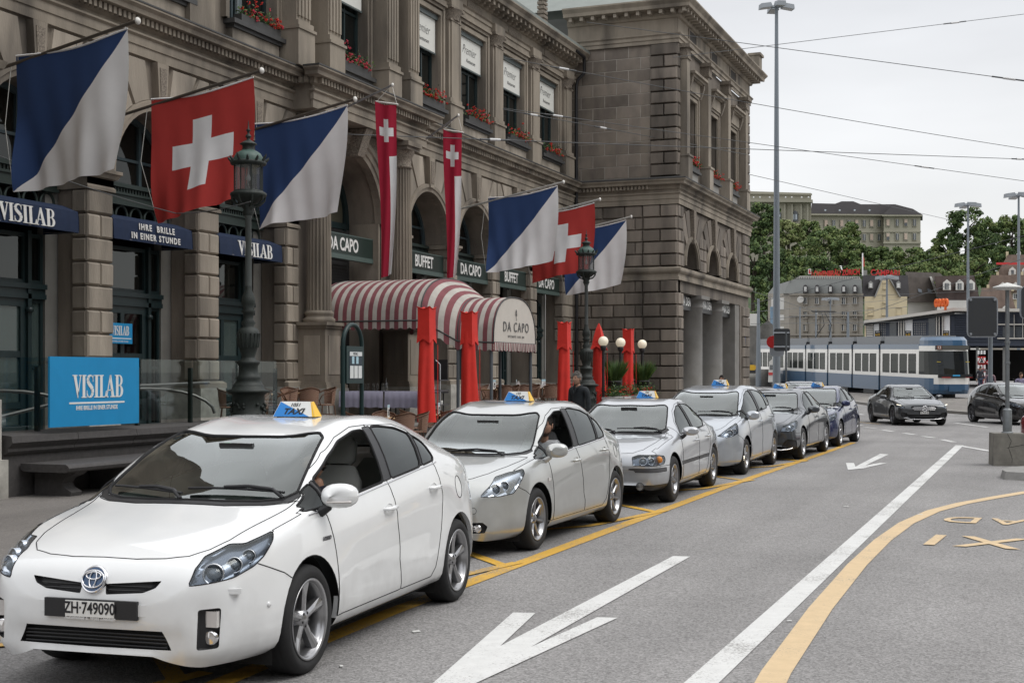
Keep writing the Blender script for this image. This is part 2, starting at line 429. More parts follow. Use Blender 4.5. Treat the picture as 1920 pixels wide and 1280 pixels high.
def extract(bm,lay,pid,mirror=True,both=False):
 """faces of one panel as a new bmesh; half +x only, or welded with its mirror image"""
 nb = bm.copy(); l2 = nb.faces.layers.int['panel']
 bmesh.ops.delete(nb,geom=[f for f in nb.faces if f[l2] != pid],context='FACES')
 return nb
def mirrored(nb,weld=True,keep=True):
 geo = nb.verts[:]+nb.edges[:]+nb.faces[:]
 r = bmesh.ops.duplicate(nb,geom=geo); vs = [g for g in r['geom'] if isinstance(g,bmesh.types.BMVert)]; fs = [g for g in r['geom'] if isinstance(g,bmesh.types.BMFace)]
 for v in vs: v.co.x = -v.co.x
 bmesh.ops.reverse_faces(nb,faces=fs)
 if not keep: bmesh.ops.delete(nb,geom=[g for g in geo if isinstance(g,bmesh.types.BMFace)],context='FACES')
 if weld: bmesh.ops.remove_doubles(nb,verts=[v for v in nb.verts if abs(v.co.x) < 2e-3],dist=3e-3)
 return nb
def seams(parent,h,mirror=False,r=.0035):
 """dark joint round a panel, laid along its real edge"""
 es = [e for e in h.edges if e.is_boundary and not all(abs(v.co.x) < 2e-3 for v in e.verts)]
 nx = {}
 for e in es:
  a,b = e.verts; nx.setdefault(a,[]).append(b); nx.setdefault(b,[]).append(a)
 mb = LB(); seen = set()
 for st in sorted(nx,key=lambda v: (len(nx[v]) != 1,v.index)):
  if st in seen: continue
  path = [st]; seen.add(st); cur = st
  while True:
   n = [v for v in nx[cur] if v not in seen]
   if not n: break
   cur = n[0]; seen.add(cur); path.append(cur)
  if len(path) < 4: continue
  closed = path[0] in nx[path[-1]]
  pts = [path[0].co.copy()]
  for v in path[1:]:
   if (v.co-pts[-1]).length > .012: pts.append(v.co.copy())
  if len(pts) < 4: continue
  mb.tube(pts,r,4,closed=closed)
 if mb.v: mb.build('panel_joint',JOINT,parent,fixn=False)
def recess(nb,d,dirv=None):
 """push a panel inwards and keep walls round the opening"""
 nb.normal_update()
 r = bmesh.ops.extrude_face_region(nb,geom=nb.faces[:])
 vs = [g for g in r['geom'] if isinstance(g,bmesh.types.BMVert)]
 old = [f for f in nb.faces if all(v not in set(vs) for v in f.verts)]
 for v in vs: v.co += (dirv*d if dirv is not None else -v.normal*d)
 bmesh.ops.delete(nb,geom=old,context='FACES')
 return nb
def make_wheel(parent,c,R,w,style,mir,rimr=None,rimm=None):
 """wheel part with tyre and rim as sub-parts; the outer face looks to +x (mir=1) or -x"""
 rr = rimr or R*.70; x,y,z = c
 e = bpy.data.objects.new('wheel',None); COL.objects.link(e); e.parent = parent; e.location = c
 if mir < 0: e.rotation_euler = (0,0,PI)
 key = (round(R,3),style,round(rr,3),rimm.name if rimm else '')
 if key not in PAINT:
  h = w/2
  b = LB(); b.lathe([(rr-.01,-h+.01),(rr+.012,-h+.004),(R-.03,-h),(R-.008,-h+.02),(R,-h+.045),(R,h-.045),(R-.008,h-.02),(R-.03,h),(rr+.03,h-.001),(rr+.012,h-.006),(rr-.01,h-.02)],n=48,axis='x',cap=False)
  for k in (-.05,-.017,.017,.05): b.lathe([(R+.0008,k-.004),(R+.0008,k+.004)],n=48,axis='x',cap=False)
  tm = b.mesh('tyre',RUB)
  b = LB(); b.lathe([(rr-.012,-h+.01),(rr-.03,-h+.03),(rr-.035,h-.05),(rr-.018,h-.022),(rr+.004,h-.008),(rr-.002,h-.001),(rr-.016,h-.010),(rr-.022,h-.035)],n=48,axis='x',cap=False); b.mi = 1; b.lathe([(rr-.026,h-.036),(rr-.034,-h+.02)],n=48,axis='x',cap=False)
  b.mi = 1; b.lathe([(.0,-h*.2),(rr-.03,-h*.2)],n=32,axis='x',cap=False); b.mi = 0
  hubx = h-.035
  n,kind = style
  b.lathe([(0,hubx+.008),(.022,hubx+.008),(.030,hubx+.002),(.055,hubx-.006),(.065,hubx-.05)],n=20,axis='x',cap=False)
  for i in range(n):
   a = 2*PI*i/n+PI/2
   def P(r,off,xx): return Vector((xx,r*math.cos(a)-off*math.sin(a),r*math.sin(a)+off*math.cos(a)))
   def spoke(w0,w1,o0=0,o1=0):
    x0,x1 = hubx-.004,h-.020; vs = []
    for r,ww,xx,o in ((.035,w0,x0,o0),(rr*.55,(w0*.75+w1*.25)*.9,x0+.004,(o0+o1)/2),(rr-.018,w1,x1,o1)):
     vs += [P(r,o-ww,xx-.012),P(r,o-ww*.35,xx),P(r,o+ww*.35,xx),P(r,o+ww,xx-.012),P(r,o+ww,xx-.05),P(r,o-ww,xx-.05)]
    fs = [(j*6+k,j*6+(k+1) % 6,(j+1)*6+(k+1) % 6,(j+1)*6+k) for j in range(2) for k in range(6)]
    b.add(vs,fs,False)
   if kind == 'wide': spoke(.024,.042)
   elif kind == 'thin': spoke(.017,.021)
   elif kind == 'twin': spoke(.014,.014,-.016,-.052); spoke(.014,.014,.016,.052)
   elif kind == 'cap': spoke(.030,.036)
  for i in range(5):
   a = 2*PI*i/5+PI/2+PI/5; b.mi = 1; b.lathe([(.009,hubx-.002),(.008,hubx+.003),(0,hubx+.003)],c=(0,.04*math.cos(a),.04*math.sin(a)),n=8,axis='x',cap=False); b.mi = 0
  rm = b.mesh('rim',[rimm or ALLOY,BLK]); PAINT[key] = (tm,rm)
 tm,rm = PAINT[key]
 link('tyre',tm,e); link('rim',rm,e)
 return e
def make_car(name,S,label,cat,loc,rz,group=None):
 car = empty(name,loc,label,cat,group,rz)
 PM = S['paint']; bm = body_half(S); lay = bm.faces.layers.int.new('panel');
 bm.faces.ensure_lookup_table(); SM[0] = Smooth(bm)
 tf,tr,R = S['tf'],S['tr'],S['R']
 bvh = BVHTree.FromBMesh(bm)
 def hit(view,u,v):
  U,V,D = view_of(view); o = U*u+V*v+D*4; h = bvh.ray_cast(o,-D)
  return (h[0],h[1]) if h[0] is not None else (U*u+V*v,D)
 car['_'] = 0; del car['_']
 ids = {}; pid = [0]
 def C(kind,view,poly,r=.03,**kw):
  pid[0] += 1; p = rounded(poly,r) if r else poly
  cut(bm,lay,view,p,pid[0],**kw); ids.setdefault(kind,[]).append(pid[0]); return pid[0]
 # wheel arches (openings)
 ra = R+.045
 for t in (tf,tr):
  poly = [(t+ra*math.cos(a),R+.005+ra*math.sin(a)) for a in [PI*i/20 for i in range(21)]]
  poly = [(t+ra*1.02,-.2)]+poly+[(t-ra*1.02,-.2)]
  cut(bm,lay,'side',poly,99,nmin=-.6,side=lambda c: c.x > .45)
 for k,view,poly,r in S['panels']: C(k,view,poly,r)
 # ---- body shell (what is left)
 nb = extract(bm,lay,0);
 nb.normal_update()
 bnd = [e for e in nb.edges if e.is_boundary and all(v.co.x > .5 and min(abs(((v.co.y-t)**2+(v.co.z-R-.005)**2)**.5-ra) for t in (tf,tr)) < .01 for v in e.verts)]
 body = bm_obj(mirrored(nb.copy()),'body',[PM],car,sn=True)
 if bnd:
  lb = LB()
  for e in bnd:
   a,b = (v.co for v in e.verts)
   for sg in (1,-1): lb.add([(sg*a.x,a.y,a.z),(sg*b.x,b.y,b.z),(sg*(b.x-.035),b.y,b.z),(sg*(a.x-.035),a.y,a.z)],[(0,1,2,3)],True)
  lb.build('arch_lip',[PM],body)
 def panel(kind,name,mats,mirror='pair',gv=True,parent=None,fn=None,smooth=True,sn=0,rimr=0):
  for p in ids.get(kind,[]):
   if mirror == 'weld': halves = [mirrored(extract(bm,lay,p))]
   elif mirror == 'one': halves = [extract(bm,lay,p)]
   else: halves = [extract(bm,lay,p),mirrored(extract(bm,lay,p),weld=False,keep=False)]
   for h in halves:
    if fn: fn(h)
    o = bm_obj(h,name,mats,parent or car,smooth,sn=bool(sn) or fn is None)
    if gv: seams(o,h)
    if rimr: seams(o,h,r=rimr)
    yield o
 for o in panel('bumper','front_bumper',[PM],'weld'): bump_o = o
 for o in panel('hood','bonnet',[PM],'weld'): pass
 fd = list(panel('fdoor','door',[PM])); rd = list(panel('rdoor','door',[PM]))
 list(panel('fender','wing_panel',[PM])); list(panel('fuel','fuel_flap',[PM],'one'))
 list(panel('trimlow','sill_trim',[S.get('sill',BLK)]))
 def glassfn(w):
  def fn(h):
   h.normal_update()
   for v in h.verts: v.co -= SM[0].normal(v.co)*.004
  return fn
 def rim(o,h,r):
  """black gasket round a pane"""
  seams(o,h,r=r)
 [rim_ for rim_ in panel('wind','windscreen',[S.get('wglass',CGLASS)],'weld',None,fn=glassfn(0),sn=1,rimr=.012)]
 list(panel('back','rear_window',[TGLASS],'weld',None,fn=glassfn(0),sn=1,rimr=.012))
 open_side = S.get('open_window',False)
 for k,gm in (('fwin',S.get('fglass',SGLASS)),('fq',SGLASS),('rwin',S.get('rglass',TGLASS)),('rq',S.get('rglass',TGLASS))):
  for p in ids.get(k,[]):
   for i,h in enumerate((extract(bm,lay,p),mirrored(extract(bm,lay,p),weld=False,keep=False))):
    glassfn(0)(h)
    if k == 'fwin' and open_side and i == 0:
     o = bpy.data.objects.new('window_frame',None); COL.objects.link(o); o.parent = car
    else: o = bm_obj(h,'side_window',[gm],car,sn=True)
    seams(o,h,r=.010)
 # dark opening parts
 for k,nm,d,m_ in (('grille','grille',.03,BLK),('lgrille','lower_grille',.05,BLK)):
  def fn(h,d=d): recess(h,d,Vector((0,1,0)))
  for o in panel(k,nm,[m_],'weld',None,fn=fn): pass
 for k,nm in (('fog','fog_lamp'),):
  def fn(h): recess(h,.03,Vector((0,1,0)))
  for o in panel(k,nm,[S.get('fogm',BLK)],'pair',None,fn=fn): pass
 # head lamps: housing, clear lens, projectors
 lamps = []
 for p in ids.get('lamp',[]):
  for sgn in (1,-1):
   ho = bpy.data.objects.new('headlight',None); COL.objects.link(ho); ho.parent = car
   def side(h): return h if sgn > 0 else mirrored(h,weld=False,keep=False)
   h = side(extract(bm,lay,p)); h.normal_update(); recess(h,.055,Vector((-.25*sgn,.85,-.15)).normalized())
   bm_obj(h,'housing',[S.get('housing',mat('lamp_housing',(.15,.17,.20),.25,.7))],ho)
   h = side(extract(bm,lay,p)); lo = bm_obj(h,'lens',[LENS],ho,sn=True); seams(ho,h)
   for u,v,rad in S.get('bulbs',[]):
    q,nn = hit(S['lampview'],u,v); q = q-nn*.035; q = Vector((q.x*sgn,q.y,q.z)); ax = Vector((.35*sgn,-1,.05)).normalized()
    M = ax.to_track_quat('Z','Y').to_matrix()
    b = LB(); b.lathe([(0,-.012),(rad*.55,-.02),(rad*.9,.005),(rad,.02),(rad*1.06,.018),(rad*1.05,-.02)],c=q,n=20,cap=False,M=M)
    b.mi = 1; b.lathe([(rad*.72,-.004),(rad*.5,.012),(0,.02)],c=q,n=16,cap=False,M=M)
    b.build('projector',[SILV,mat('projector_lens',(.10,.12,.14),.05,0,coat=1)],ho,fixn=False)
   lamps.append(ho)
 for k,nm,m_ in (('tail','tail_light',mat('red_lens',(.35,.02,.02),.12,coat=1)),('trimdark','black_trim',BLK),('stripe','rub_strip',mat('rub_strip_grey',(.06,.06,.065),.5)),('chin','chin_spoiler',BLK)):
  list(panel(k,nm,[m_],'weld' if k == 'chin' else 'pair'))
 # ---- wheels and liners
 wt = S.get('wt',.205)
 for t in (tf,tr):
  for sgn in (1,-1):
   make_wheel(car,(sgn*(S['W']/2-.012-wt/2),t,R-.003),R,wt,S['wheel'],sgn,S.get('rimr'),S.get('rimm'))
 b = LB()
 for t in (tf,tr):
  for sgn in (1,-1):
   xo = sgn*(S['W']/2-.075); xi = sgn*(S['W']/2-.36)
   n = 14; ring = [(t+(ra+.012)*math.cos(PI*i/n),R+(ra+.012)*math.sin(PI*i/n)) for i in range(n+1)]
   ring = [(t+ra+.012,.12)]+ring+[(t-ra-.012,.12)]
   m_ = len(ring); b.add([(xo,y,z) for y,z in ring]+[(xi,y,z) for y,z in ring],[(i,i+1,m_+i+1,m_+i) for i in range(m_-1)],True)
   b.add([(xi,y,z) for y,z in ring],[tuple(range(m_))],False)
 b.box(-S['W']/2+.30,S['W']/2-.30,.50,S['L']-.3,.19,.26)
 b.box(-S['W']/2+.12,S['W']/2-.12,tf+ra+.03,tr-ra-.03,.17,.24)
 b.build('underbody',UND,car)
 # ---- cabin
 zs = S['seat_z']; ty = S['seat_t']; b = LB()
 zf = .34
 def seat(cx,cy,wd=.25):
  b.mi = 0
  for (y0,y1,z0,z1,ww) in ((cy-.27,cy+.25,zs-.12,zs,wd),):
   b.prism([(y0,z0),(y1,z0),(y1,z1),(y0+.06,z1+.03),(y0,z1)],lambda p: (cx-ww,p[0],p[1]),lambda p: (cx+ww,p[0],p[1]))
  M = Matrix.Rotation(math.radians(-20),3,'X')
  def slab(h0,h1,w0,w1,th,ly=0):
   def fn(u,v):
    a = 2*PI*v; zz = h0+(h1-h0)*u; ww = w0+(w1-w0)*u; k = (1-abs(2*u-1)**6)*.25+.75
    p = Vector((ww*k*max(-1,min(1,1.3*math.cos(a))),th*k*max(-1,min(1,1.3*math.sin(a)))+ly,zz)); return Vector((cx,cy+.22,zs-.02))+M @ p
   b.grid(fn,6,14); b.add([fn(1,j/14) for j in range(14)],[tuple(range(14))],True)
  slab(0,.58,wd*.95,wd*.78,.055); slab(.60,.80,.125,.115,.045,.02)
  b.tube([Vector((cx-.05,cy+.22,zs))+M @ Vector((0,0,.56)),Vector((cx-.05,cy+.22,zs))+M @ Vector((0,0,.62))],.008)
 for cx in (.36,-.36): seat(cx,ty)
 for cx in (.36,-.36): seat(cx,ty+.88,.27)
 b.build('seats',[S.get('seatm',SEATF)],car)
 b = LB(); dt = ty-.62-.28; zd = S.get('dash_z',.93)
 cw = S.get('cowl',.97); b.prism([(cw+.17,zd-.06),(cw+.3,zd-.02),(dt+.05,zd+.0),(dt+.16,zd-.05),(dt+.12,zd-.3),(cw+.17,zd-.35)],lambda p: (-.66+(.06 if p[0] < cw+.2 else 0),p[0],p[1]),lambda p: (.66-(.06 if p[0] < cw+.2 else 0),p[0],p[1]))
 b.box(-.74,.74,tf+.3,tr+.3,.26,zf)
 for sgn in (1,-1): b.box(sgn*.72-.03,sgn*.72+.03,dt+.1,tr-.1,zf,zs+.22)
 b.tube([Vector((.36+.18*math.cos(a),dt+.30-.10*math.sin(a)*1,zd-.10+.15*math.sin(a))) for a in [2*PI*i/24 for i in range(24)]],.014,closed=True)
 b.cbox((.36,dt+.29,zd-.11),(.26,.03,.07)); b.tube([(.36,dt+.28,zd-.11),(.36,dt+.05,zd-.12)],.03)
 b.build('dashboard',DASH,car)
 b = LB(); mz,mt = S.get('mirror_in',(1.30,1.95)); b.cbox((0,mt,mz),(.24,.03,.065)); b.build('inner_mirror',GLOSS,car)
 # wipers
 b = LB()
 for (x0,y0,x1,y1) in S['wipers']:
  p0,n0 = hit('top',x0,y0) if x0 >= 0 else (lambda h: (Vector((-h[0].x,h[0].y,h[0].z)),h[1]))(hit('top',-x0,y0))
  def on(x,y):
   q,nn = hit('top',abs(x),y); return Vector((math.copysign(q.x,x),q.y,q.z+.028))
  pts = [on(x0+(x1-x0)*k/8,y0+(y1-y0)*k/8) for k in range(9)]
  b.tube(pts,.010,4); b.tube([pts[0]-Vector((0,.02,.03)),pts[1]+Vector((0,0,.012)),pts[3]+Vector((0,0,.02)),pts[5]+Vector((0,0,.008))],.013,4)
 b.build('wipers',BLK,car)
 # cowl
 # ---- door mirrors
 mp = S['mirror']
 for sgn in S.get('mirror_sides',(1,-1)):
  t0,z0 = mp['at']; q,nn = hit('side',t0,z0); cx = q.x+mp.get('out',.13)
  b = LB()
  def fn(u,v,cx=cx,t0=t0,z0=z0):
   a = 2*PI*v; e = .85; ca,sa = math.cos(a),math.sin(a)
   sx = math.copysign(abs(ca)**e,ca)*mp['w']/2; sz = math.copysign(abs(sa)**e,sa)*mp['h']/2
   k = math.sin(min(1,u*1.25)*PI/2)**.75 if u < .8 else 1
   k = [0.02,.45,.72,.88,.96,1,1,.98][min(7,int(u*7+.01))]
   return Vector((cx+sx*k+ (1-k)*-.02,t0-.06+u*.115+sx*.18,z0+sz*k+mp.get('dz',.04)))
  b.grid(fn,7,20)
  b.v = [(sgn*x,y,z) for x,y,z in b.v]
  mo = b.build('door_mirror',S.get('mirror_mat',PM),car)
  g = LB(); k = fn(1,0); ring = [fn(1,j/20) for j in range(20)]; cc = sum(ring,Vector())/20
  g.add([Vector((sgn*p.x,p.y,p.z)) for p in [cc+(r_-cc)*.93-Vector((0,.006,0)) for r_ in ring]],[tuple(range(20))],False); g.build('mirror_glass',mat('mirror_silver',(.75,.78,.8),.03,1),mo)
  g = LB(); g.tube([(sgn*(q.x-.02),t0+.0,z0-.06),(sgn*(q.x+.04),t0,z0-.025),(sgn*(cx-mp['w']*.25),t0,z0+.0)],[.035,.028,.022],8); g.build('mirror_stalk',BLK if mp.get('blackfoot',1) else PM,mo)
  if mp.get('lamp',1):
   g = LB(); g.tube([Vector((sgn*(cx+mp['w']*kx),t0-.058+ky+mp['w']*kx*.18,z0+mp.get('dz',.04)-mp['h']*.22)) for kx,ky in ((-.2,.002),(0,-.004),(.25,.004),(.42,.03))],.008,6); g.build('indicator',mat('indicator_lens',(.55,.52,.5),.15,.3),mo)
 # ---- door handles
 for (t0,z0),dr in zip(S['handles'],(fd,rd)):
  q,nn = hit('side',t0,z0)
  for sgn,i in ((1,0),(-1,1)):
   par = dr[i] if i < len(dr) else car
   b = LB(); b.lathe([(.0,-.012),(.045,-.010),(.058,.002)],c=(sgn*(q.x+.001),t0,z0-.004),n=16,axis='x',cap=False,M=Matrix.Diagonal((sgn,1.15,.62)))
   b.build('handle_recess',PM,par)
   pts = [(q.x-.01,t0-.085,z0),(q.x+.028,t0-.075,z0),(q.x+.040,t0,z0+.002),(q.x+.030,t0+.075,z0+.003),(q.x-.01,t0+.085,z0+.003)]
   b = LB(); b.tube([(sgn*x,y,z) for x,y,z in pts],[.012,.014,.015,.014,.012],8); b.build('handle',S.get('handlem',PM),par)
 # bright line under the windows
 for nm,pts,rad,m_ in S.get('lines',[]):
  P = [hit('side',*p) for p in pts]
  for sgn in (1,-1):
   b = LB(); b.tube([Vector(((q.x+nn.x*rad*.4)*sgn,q.y,q.z)) for q,nn in P],rad,5); b.build(nm,m_,car)
 for nm,pts,rad,m_ in S.get('flines',[]):
  for sgn in (1,-1):
   P = [hit('front',*p)[0] for p in pts]
   b = LB(); b.tube([Vector((q.x*sgn,q.y-rad*.3,q.z)) for q in P],rad,5); b.build(nm,m_,car)
 # grille slats
 for kind,z_list,hw,rad,m_ in S.get('slats',[]):
  for z in z_list:
   pts = []
   for k in range(-6,7):
    x = hw*k/6; q,nn = hit('front',abs(x),z); pts.append((x,q.y+.015,q.z))
   b = LB(); b.tube(pts,rad,4); b.build('grille_slat',m_,car)
 # ---- number plate
 if 'plate' in S:
  z0,txt = S['plate']; q,nn = hit('front',0.0,z0); pw = S.get('plate_w',.30); yy = q.y-.022
  pl = LB(); pl.cbox((0,yy+.012,z0),(pw+.27 if S.get('plate_holder') else pw+.03,.022,.10)); po = pl.build('plate_holder',BLK,car)
  pl = LB(); pl.cbox((0,yy-.002,z0),(pw,.006,.085)); pp = pl.build('number_plate',PLATE,po)
  if txt:
   s_,c_ = math.sin(rz),math.cos(rz);
   me = text_mesh(txt,.088,.001,bold=.0015); me.materials.append(INK); me.transform(Matrix.Diagonal((.78,1,1,1)))
   o = link('plate_lettering',me,po,(0,yy-.0065,z0+.002),(PI/2,0,0))
   if S.get('dealer'):
    me = text_mesh(S['dealer'],.026,.001,shear=.2,bold=.0005); me.materials.append(PWHITE); link('dealer_lettering',me,po,(0,yy-.001,z0-.049),(PI/2,0,0))
 # ---- roof sign
 if 'taxi' in S:
  num,tx,w_ = S['taxi']; zt = pchip(S['zt'],tx)
  sg = bpy.data.objects.new('taxi_sign',None); COL.objects.link(sg); sg.parent = car; sg.location = (S.get('taxi_x',.05),tx,zt-.01); sg.scale = (.70,.70,.70)
  hb,ht,zz = .085,.028,.165
  fr = [(-hb,.015),(hb,.015),(ht,zz),(-ht,zz)]
  tw = w_-.10
  F = lambda x,z: Vector((x,-hb+(hb-ht)*(z-.015)/(zz-.015),z))
  b = LB(); b.prism(fr,lambda p: (-w_/2+(.06 if p[1] > .1 else 0),p[0],p[1]),lambda p: (w_/2-(.06 if p[1] > .1 else 0),p[0],p[1]))
  b.build('sign_body',mat('sign_white',(.78,.78,.76),.35),sg)
  b = LB()
  q = [(-w_/2+.004,.016),(w_/2-.06,.016),(-w_/2+.064,zz-.002)]
  b.add([F(x,z)+Vector((0,-.002,0)) for x,z in q],[(0,1,2)])
  b.build('blue_field',mat('sign_blue',(.02,.22,.62),.35),sg,fixn=False)
  b = LB(); b.add([Vector((w_/2+.002,-hb,.015)),Vector((w_/2+.002,hb,.015)),Vector((w_/2-.058,ht,zz)),Vector((w_/2-.058,-ht,zz))],[(0,1,2,3)])
  b.add([F(w_/2-.025,.0155)+Vector((0,-.0025,0)),F(w_/2,.0155)+Vector((0,-.0025,0)),F(w_/2-.06,zz)+Vector((0,-.0025,0)),F(w_/2-.068,zz)+Vector((0,-.0025,0))],[(0,1,2,3)])
  b.build('yellow_end',mat('sign_yellow',(.85,.50,.03),.35),sg,fixn=False)
  b = LB(); b.box(-w_/2+.03,w_/2-.03,-.06,.06,0,.016); b.build('magnet_foot',BLK,sg)
  tilt = math.atan2(zz-.015,hb-ht)
  for s_,size,x,z,sh in (('TAXI',.085,-.015,.066,.35),(num,.048,.0,.132,.3)):
   if s_:
    me = text_mesh(s_,size,.001,shear=sh,bold=.0025 if s_ == 'TAXI' else .0005); me.materials.append(INK); me.transform(Matrix.Diagonal((1.18,1,1,1)))
    link('sign_lettering',me,sg,F(x,z)+Vector((0,-.0045,0)),(tilt,0,0))
 if 'extra' in S: S['extra'](car,hit,bm)
 bm.free()
 return car
# ------------------------------------------------------------ car shapes (metres; t from the nose backwards, z up)
WHITE_P = paint('white_paint',(.77,.78,.785),rough=.26)
def prius3():
 S = dict(L=4.42,W=1.745,tf=.92,tr=3.58,R=.320,wheel=(5,'wide'),paint=WHITE_P,wt=.215,rimr=.237,
  zt=[(0,.54),(.02,.62),(.06,.70),(.12,.755),(.25,.81),(.5,.88),(.8,.95),(.94,.985),(1.2,1.10),(1.45,1.215),(1.72,1.33),(1.95,1.395),(2.2,1.435),(2.6,1.46),(2.95,1.452),(3.3,1.40),(3.7,1.30),(4.05,1.19),(4.25,1.10),(4.3,1.0),(4.37,.92),(4.42,.80)],
  zr=[(0,.52),(.02,.58),(.06,.665),(.12,.72),(.25,.775),(.5,.85),(.8,.92),(.94,.96),(1.2,1.11),(1.45,1.235),(1.75,1.34),(2.0,1.385),(2.3,1.42),(2.6,1.428),(2.95,1.415),(3.3,1.355),(3.7,1.25),(4.05,1.14),(4.25,1.05),(4.3,.97),(4.37,.88),(4.42,.78)],
  wr=[(0,.34),(.02,.42),(.06,.52),(.12,.585),(.25,.635),(.5,.68),(.8,.705),(1.0,.71),(1.25,.68),(1.5,.635),(1.8,.585),(2.2,.565),(2.8,.56),(3.4,.55),(4.0,.54),(4.25,.55),(4.42,.45)],
  zs=[(0,.50),(.02,.55),(.06,.60),(.12,.65),(.25,.71),(.5,.80),(.75,.855),(1.0,.885),(1.3,.91),(2.2,.985),(2.9,1.045),(3.2,1.065),(3.7,1.05),(4.1,1.02),(4.28,.96),(4.42,.70)],
  ws=[(0,.42),(.02,.51),(.06,.61),(.12,.68),(.25,.74),(.5,.80),(.8,.826),(1.1,.832),(1.5,.84),(2.5,.845),(3.1,.835),(3.6,.80),(4.0,.755),(4.25,.70),(4.35,.64),(4.42,.53)],
  wm=[(0,.47),(.02,.565),(.06,.65),(.12,.71),(.25,.775),(.42,.83),(.6,.862),(.9,.8725),(2.5,.8725),(3.6,.8725),(3.9,.86),(4.15,.80),(4.32,.72),(4.42,.62)],
  zb=[(0,.25),(.02,.215),(.06,.195),(.12,.185),(.3,.185),(.9,.19),(3.8,.19),(4.15,.22),(4.42,.36)],
  bow=[(0,.0),(.3,.03),(.6,.06),(.94,.13),(1.3,.16),(1.8,.13),(2.6,0),(4.0,-.05),(4.42,-.03)],
  seat_z=.58,seat_t=1.98,dash_z=.93,mirror_in=(1.27,1.62),
  wipers=[(.60,1.10,-.02,1.045),(-.03,.985,-.58,1.12)],
  mirror=dict(at=(1.15,.955),w=.215,h=.150,out=.135,dz=.065),
  handles=[(2.12,.855),(3.00,.925)],plate=(.49,'ZH·749090'),plate_holder=1,dealer='Automobile E. Wyss Dietikon')
 belt = lambda t: pchip([(.95,.925),(1.3,.952),(2.2,1.032),(2.8,1.085),(3.2,1.112)],t)
 S['panels'] = [
  ('lamp',40,[(.455,.625),(.50,.71),(.565,.765),(.72,.815),(.80,.815),(.985,.865),(.97,.82),(.90,.745),(.83,.70),(.70,.655)],.015),
  ('fq','side',[(1.0,.935),(1.235,.952),(1.27,1.085),(1.21,1.055)],.015),
  ('fwin','side',[(1.26,.955),(2.15,1.03),(2.30,1.375),(2.15,1.37),(1.85,1.315),(1.60,1.23),(1.30,1.10)],.04),
  ('rwin','side',[(2.28,1.042),(2.86,1.09),(3.02,1.32),(2.85,1.365),(2.55,1.39),(2.42,1.387)],.04),
  ('rq','side',[(2.90,1.093),(3.16,1.115),(3.21,1.15),(3.20,1.25),(3.06,1.308)],.03),
  ('trimdark','side',[(2.15,1.03),(2.28,1.042),(2.42,1.392),(2.30,1.385)],0),
  ('trimdark','side',[(1.235,.952),(1.26,.955),(1.30,1.10),(1.27,1.085)],0),
  ('trimdark','side',[(2.86,1.09),(2.90,1.093),(3.06,1.315),(3.02,1.325)],0),
  ('wind','top',[(-.05,.965),(.25,.975),(.47,1.02),(.60,1.085),(.655,1.17),(.60,1.50),(.545,1.78),(.49,1.835),(.25,1.77),(-.05,1.75)],.02),
  ('back','top',[(-.05,3.45),(.38,3.45),(.44,3.52),(.44,3.98),(.40,4.08),(-.05,4.12)],.03),
  ('trimdark','top',[(-.05,.90),(.30,.915),(.52,.975),(.655,1.07),(.685,1.15),(.66,1.18),(.605,1.075),(.475,1.01),(.25,.965),(-.05,.955)],0),
  ('hood','top',[(-.05,.115),(.2,.118),(.36,.14),(.48,.185),(.555,.28),(.60,.42),(.64,.75),(.665,.95),(.68,1.10),(.645,1.05),(.52,.965),(.30,.905),(-.05,.89)],.0),
  ('grille','front',[(.07,.622),(.40,.648),(.37,.61),(.30,.583),(.08,.567)],.008),
  ('lgrille','front',[(-.05,.382),(.42,.385),(.47,.285),(-.05,.28)],.0),
  ('fog','front',[(.605,.50),(.70,.505),(.69,.29),(.60,.285)],.015),
  ('fuel','side',circle(3.64,.88,.085,20),0),
  ('fdoor','side',[(1.21,.90),(1.27,.67),(1.295,.275),(2.375,.275),(2.34,.50),(2.20,1.03),(2.37,1.40),(2.15,1.395),(1.85,1.338),(1.58,1.25),(1.2,1.075),(1.0,.965)],0),
  ('rdoor','side',[(2.375,.275),(2.98,.275),(3.06,.34),(3.12,.50),(3.17,.68),(3.20,.85),(3.12,1.10),(3.19,1.14),(3.04,1.34),(2.85,1.388),(2.37,1.402),(2.20,1.03),(2.34,.50)],0),
  ('fender','side',[(.33,.735),(.60,.635),(.66,.60),(.9,.5),(1.20,.275),(1.29,.275),(1.27,.67),(1.21,.90),(1.0,.96),(1.3,1.2),(.33,1.0)],0)]
 S['bulbs'] = [(.60,.695,.055),(.73,.735,.042),(.83,.765,.036)]; S['lampview'] = 40
 S['lines'] = [('window_trim',[(1.0+.1*k,belt(1.0+.1*k)-.014) for k in range(23)],.006,CHROME)]
 S['slats'] = [('g',(.635,.612,.59),.34,.004,GLOSS),('l',(.355,.335,.315,.293),.44,.007,BLK)]
 def extra(car,hit,bm):
  # round front badge, blue with silver ring and ovals
  q,nn = hit('front',.0,.642); c = Vector((0,q.y-.012,.645)); M = Matrix.Rotation(math.radians(70),3,'X')
  b = LB(); b.lathe([(.078,-.02),(.078,.0),(.072,.008),(.066,.003)],n=36,cap=False,c=c,M=M); b.mi = 1; b.lathe([(.067,.003),(0,.005)],n=36,cap=False,c=c,M=M); b.mi = 0
  def oval(cx,cy,rx,ry,w):
   b.tube([c+M @ Vector((cx+rx*math.cos(a),cy+ry*math.sin(a),.009)) for a in [2*PI*i/28 for i in range(28)]],w,5,closed=True)
  oval(0,0,.066,.048,.0045); oval(0,.0,.020,.047,.0045); oval(0,.018,.045,.020,.0045)
  b.build('badge',[CHROME,mat('badge_blue',(.01,.06,.16),.15,coat=1)],car,fixn=False)
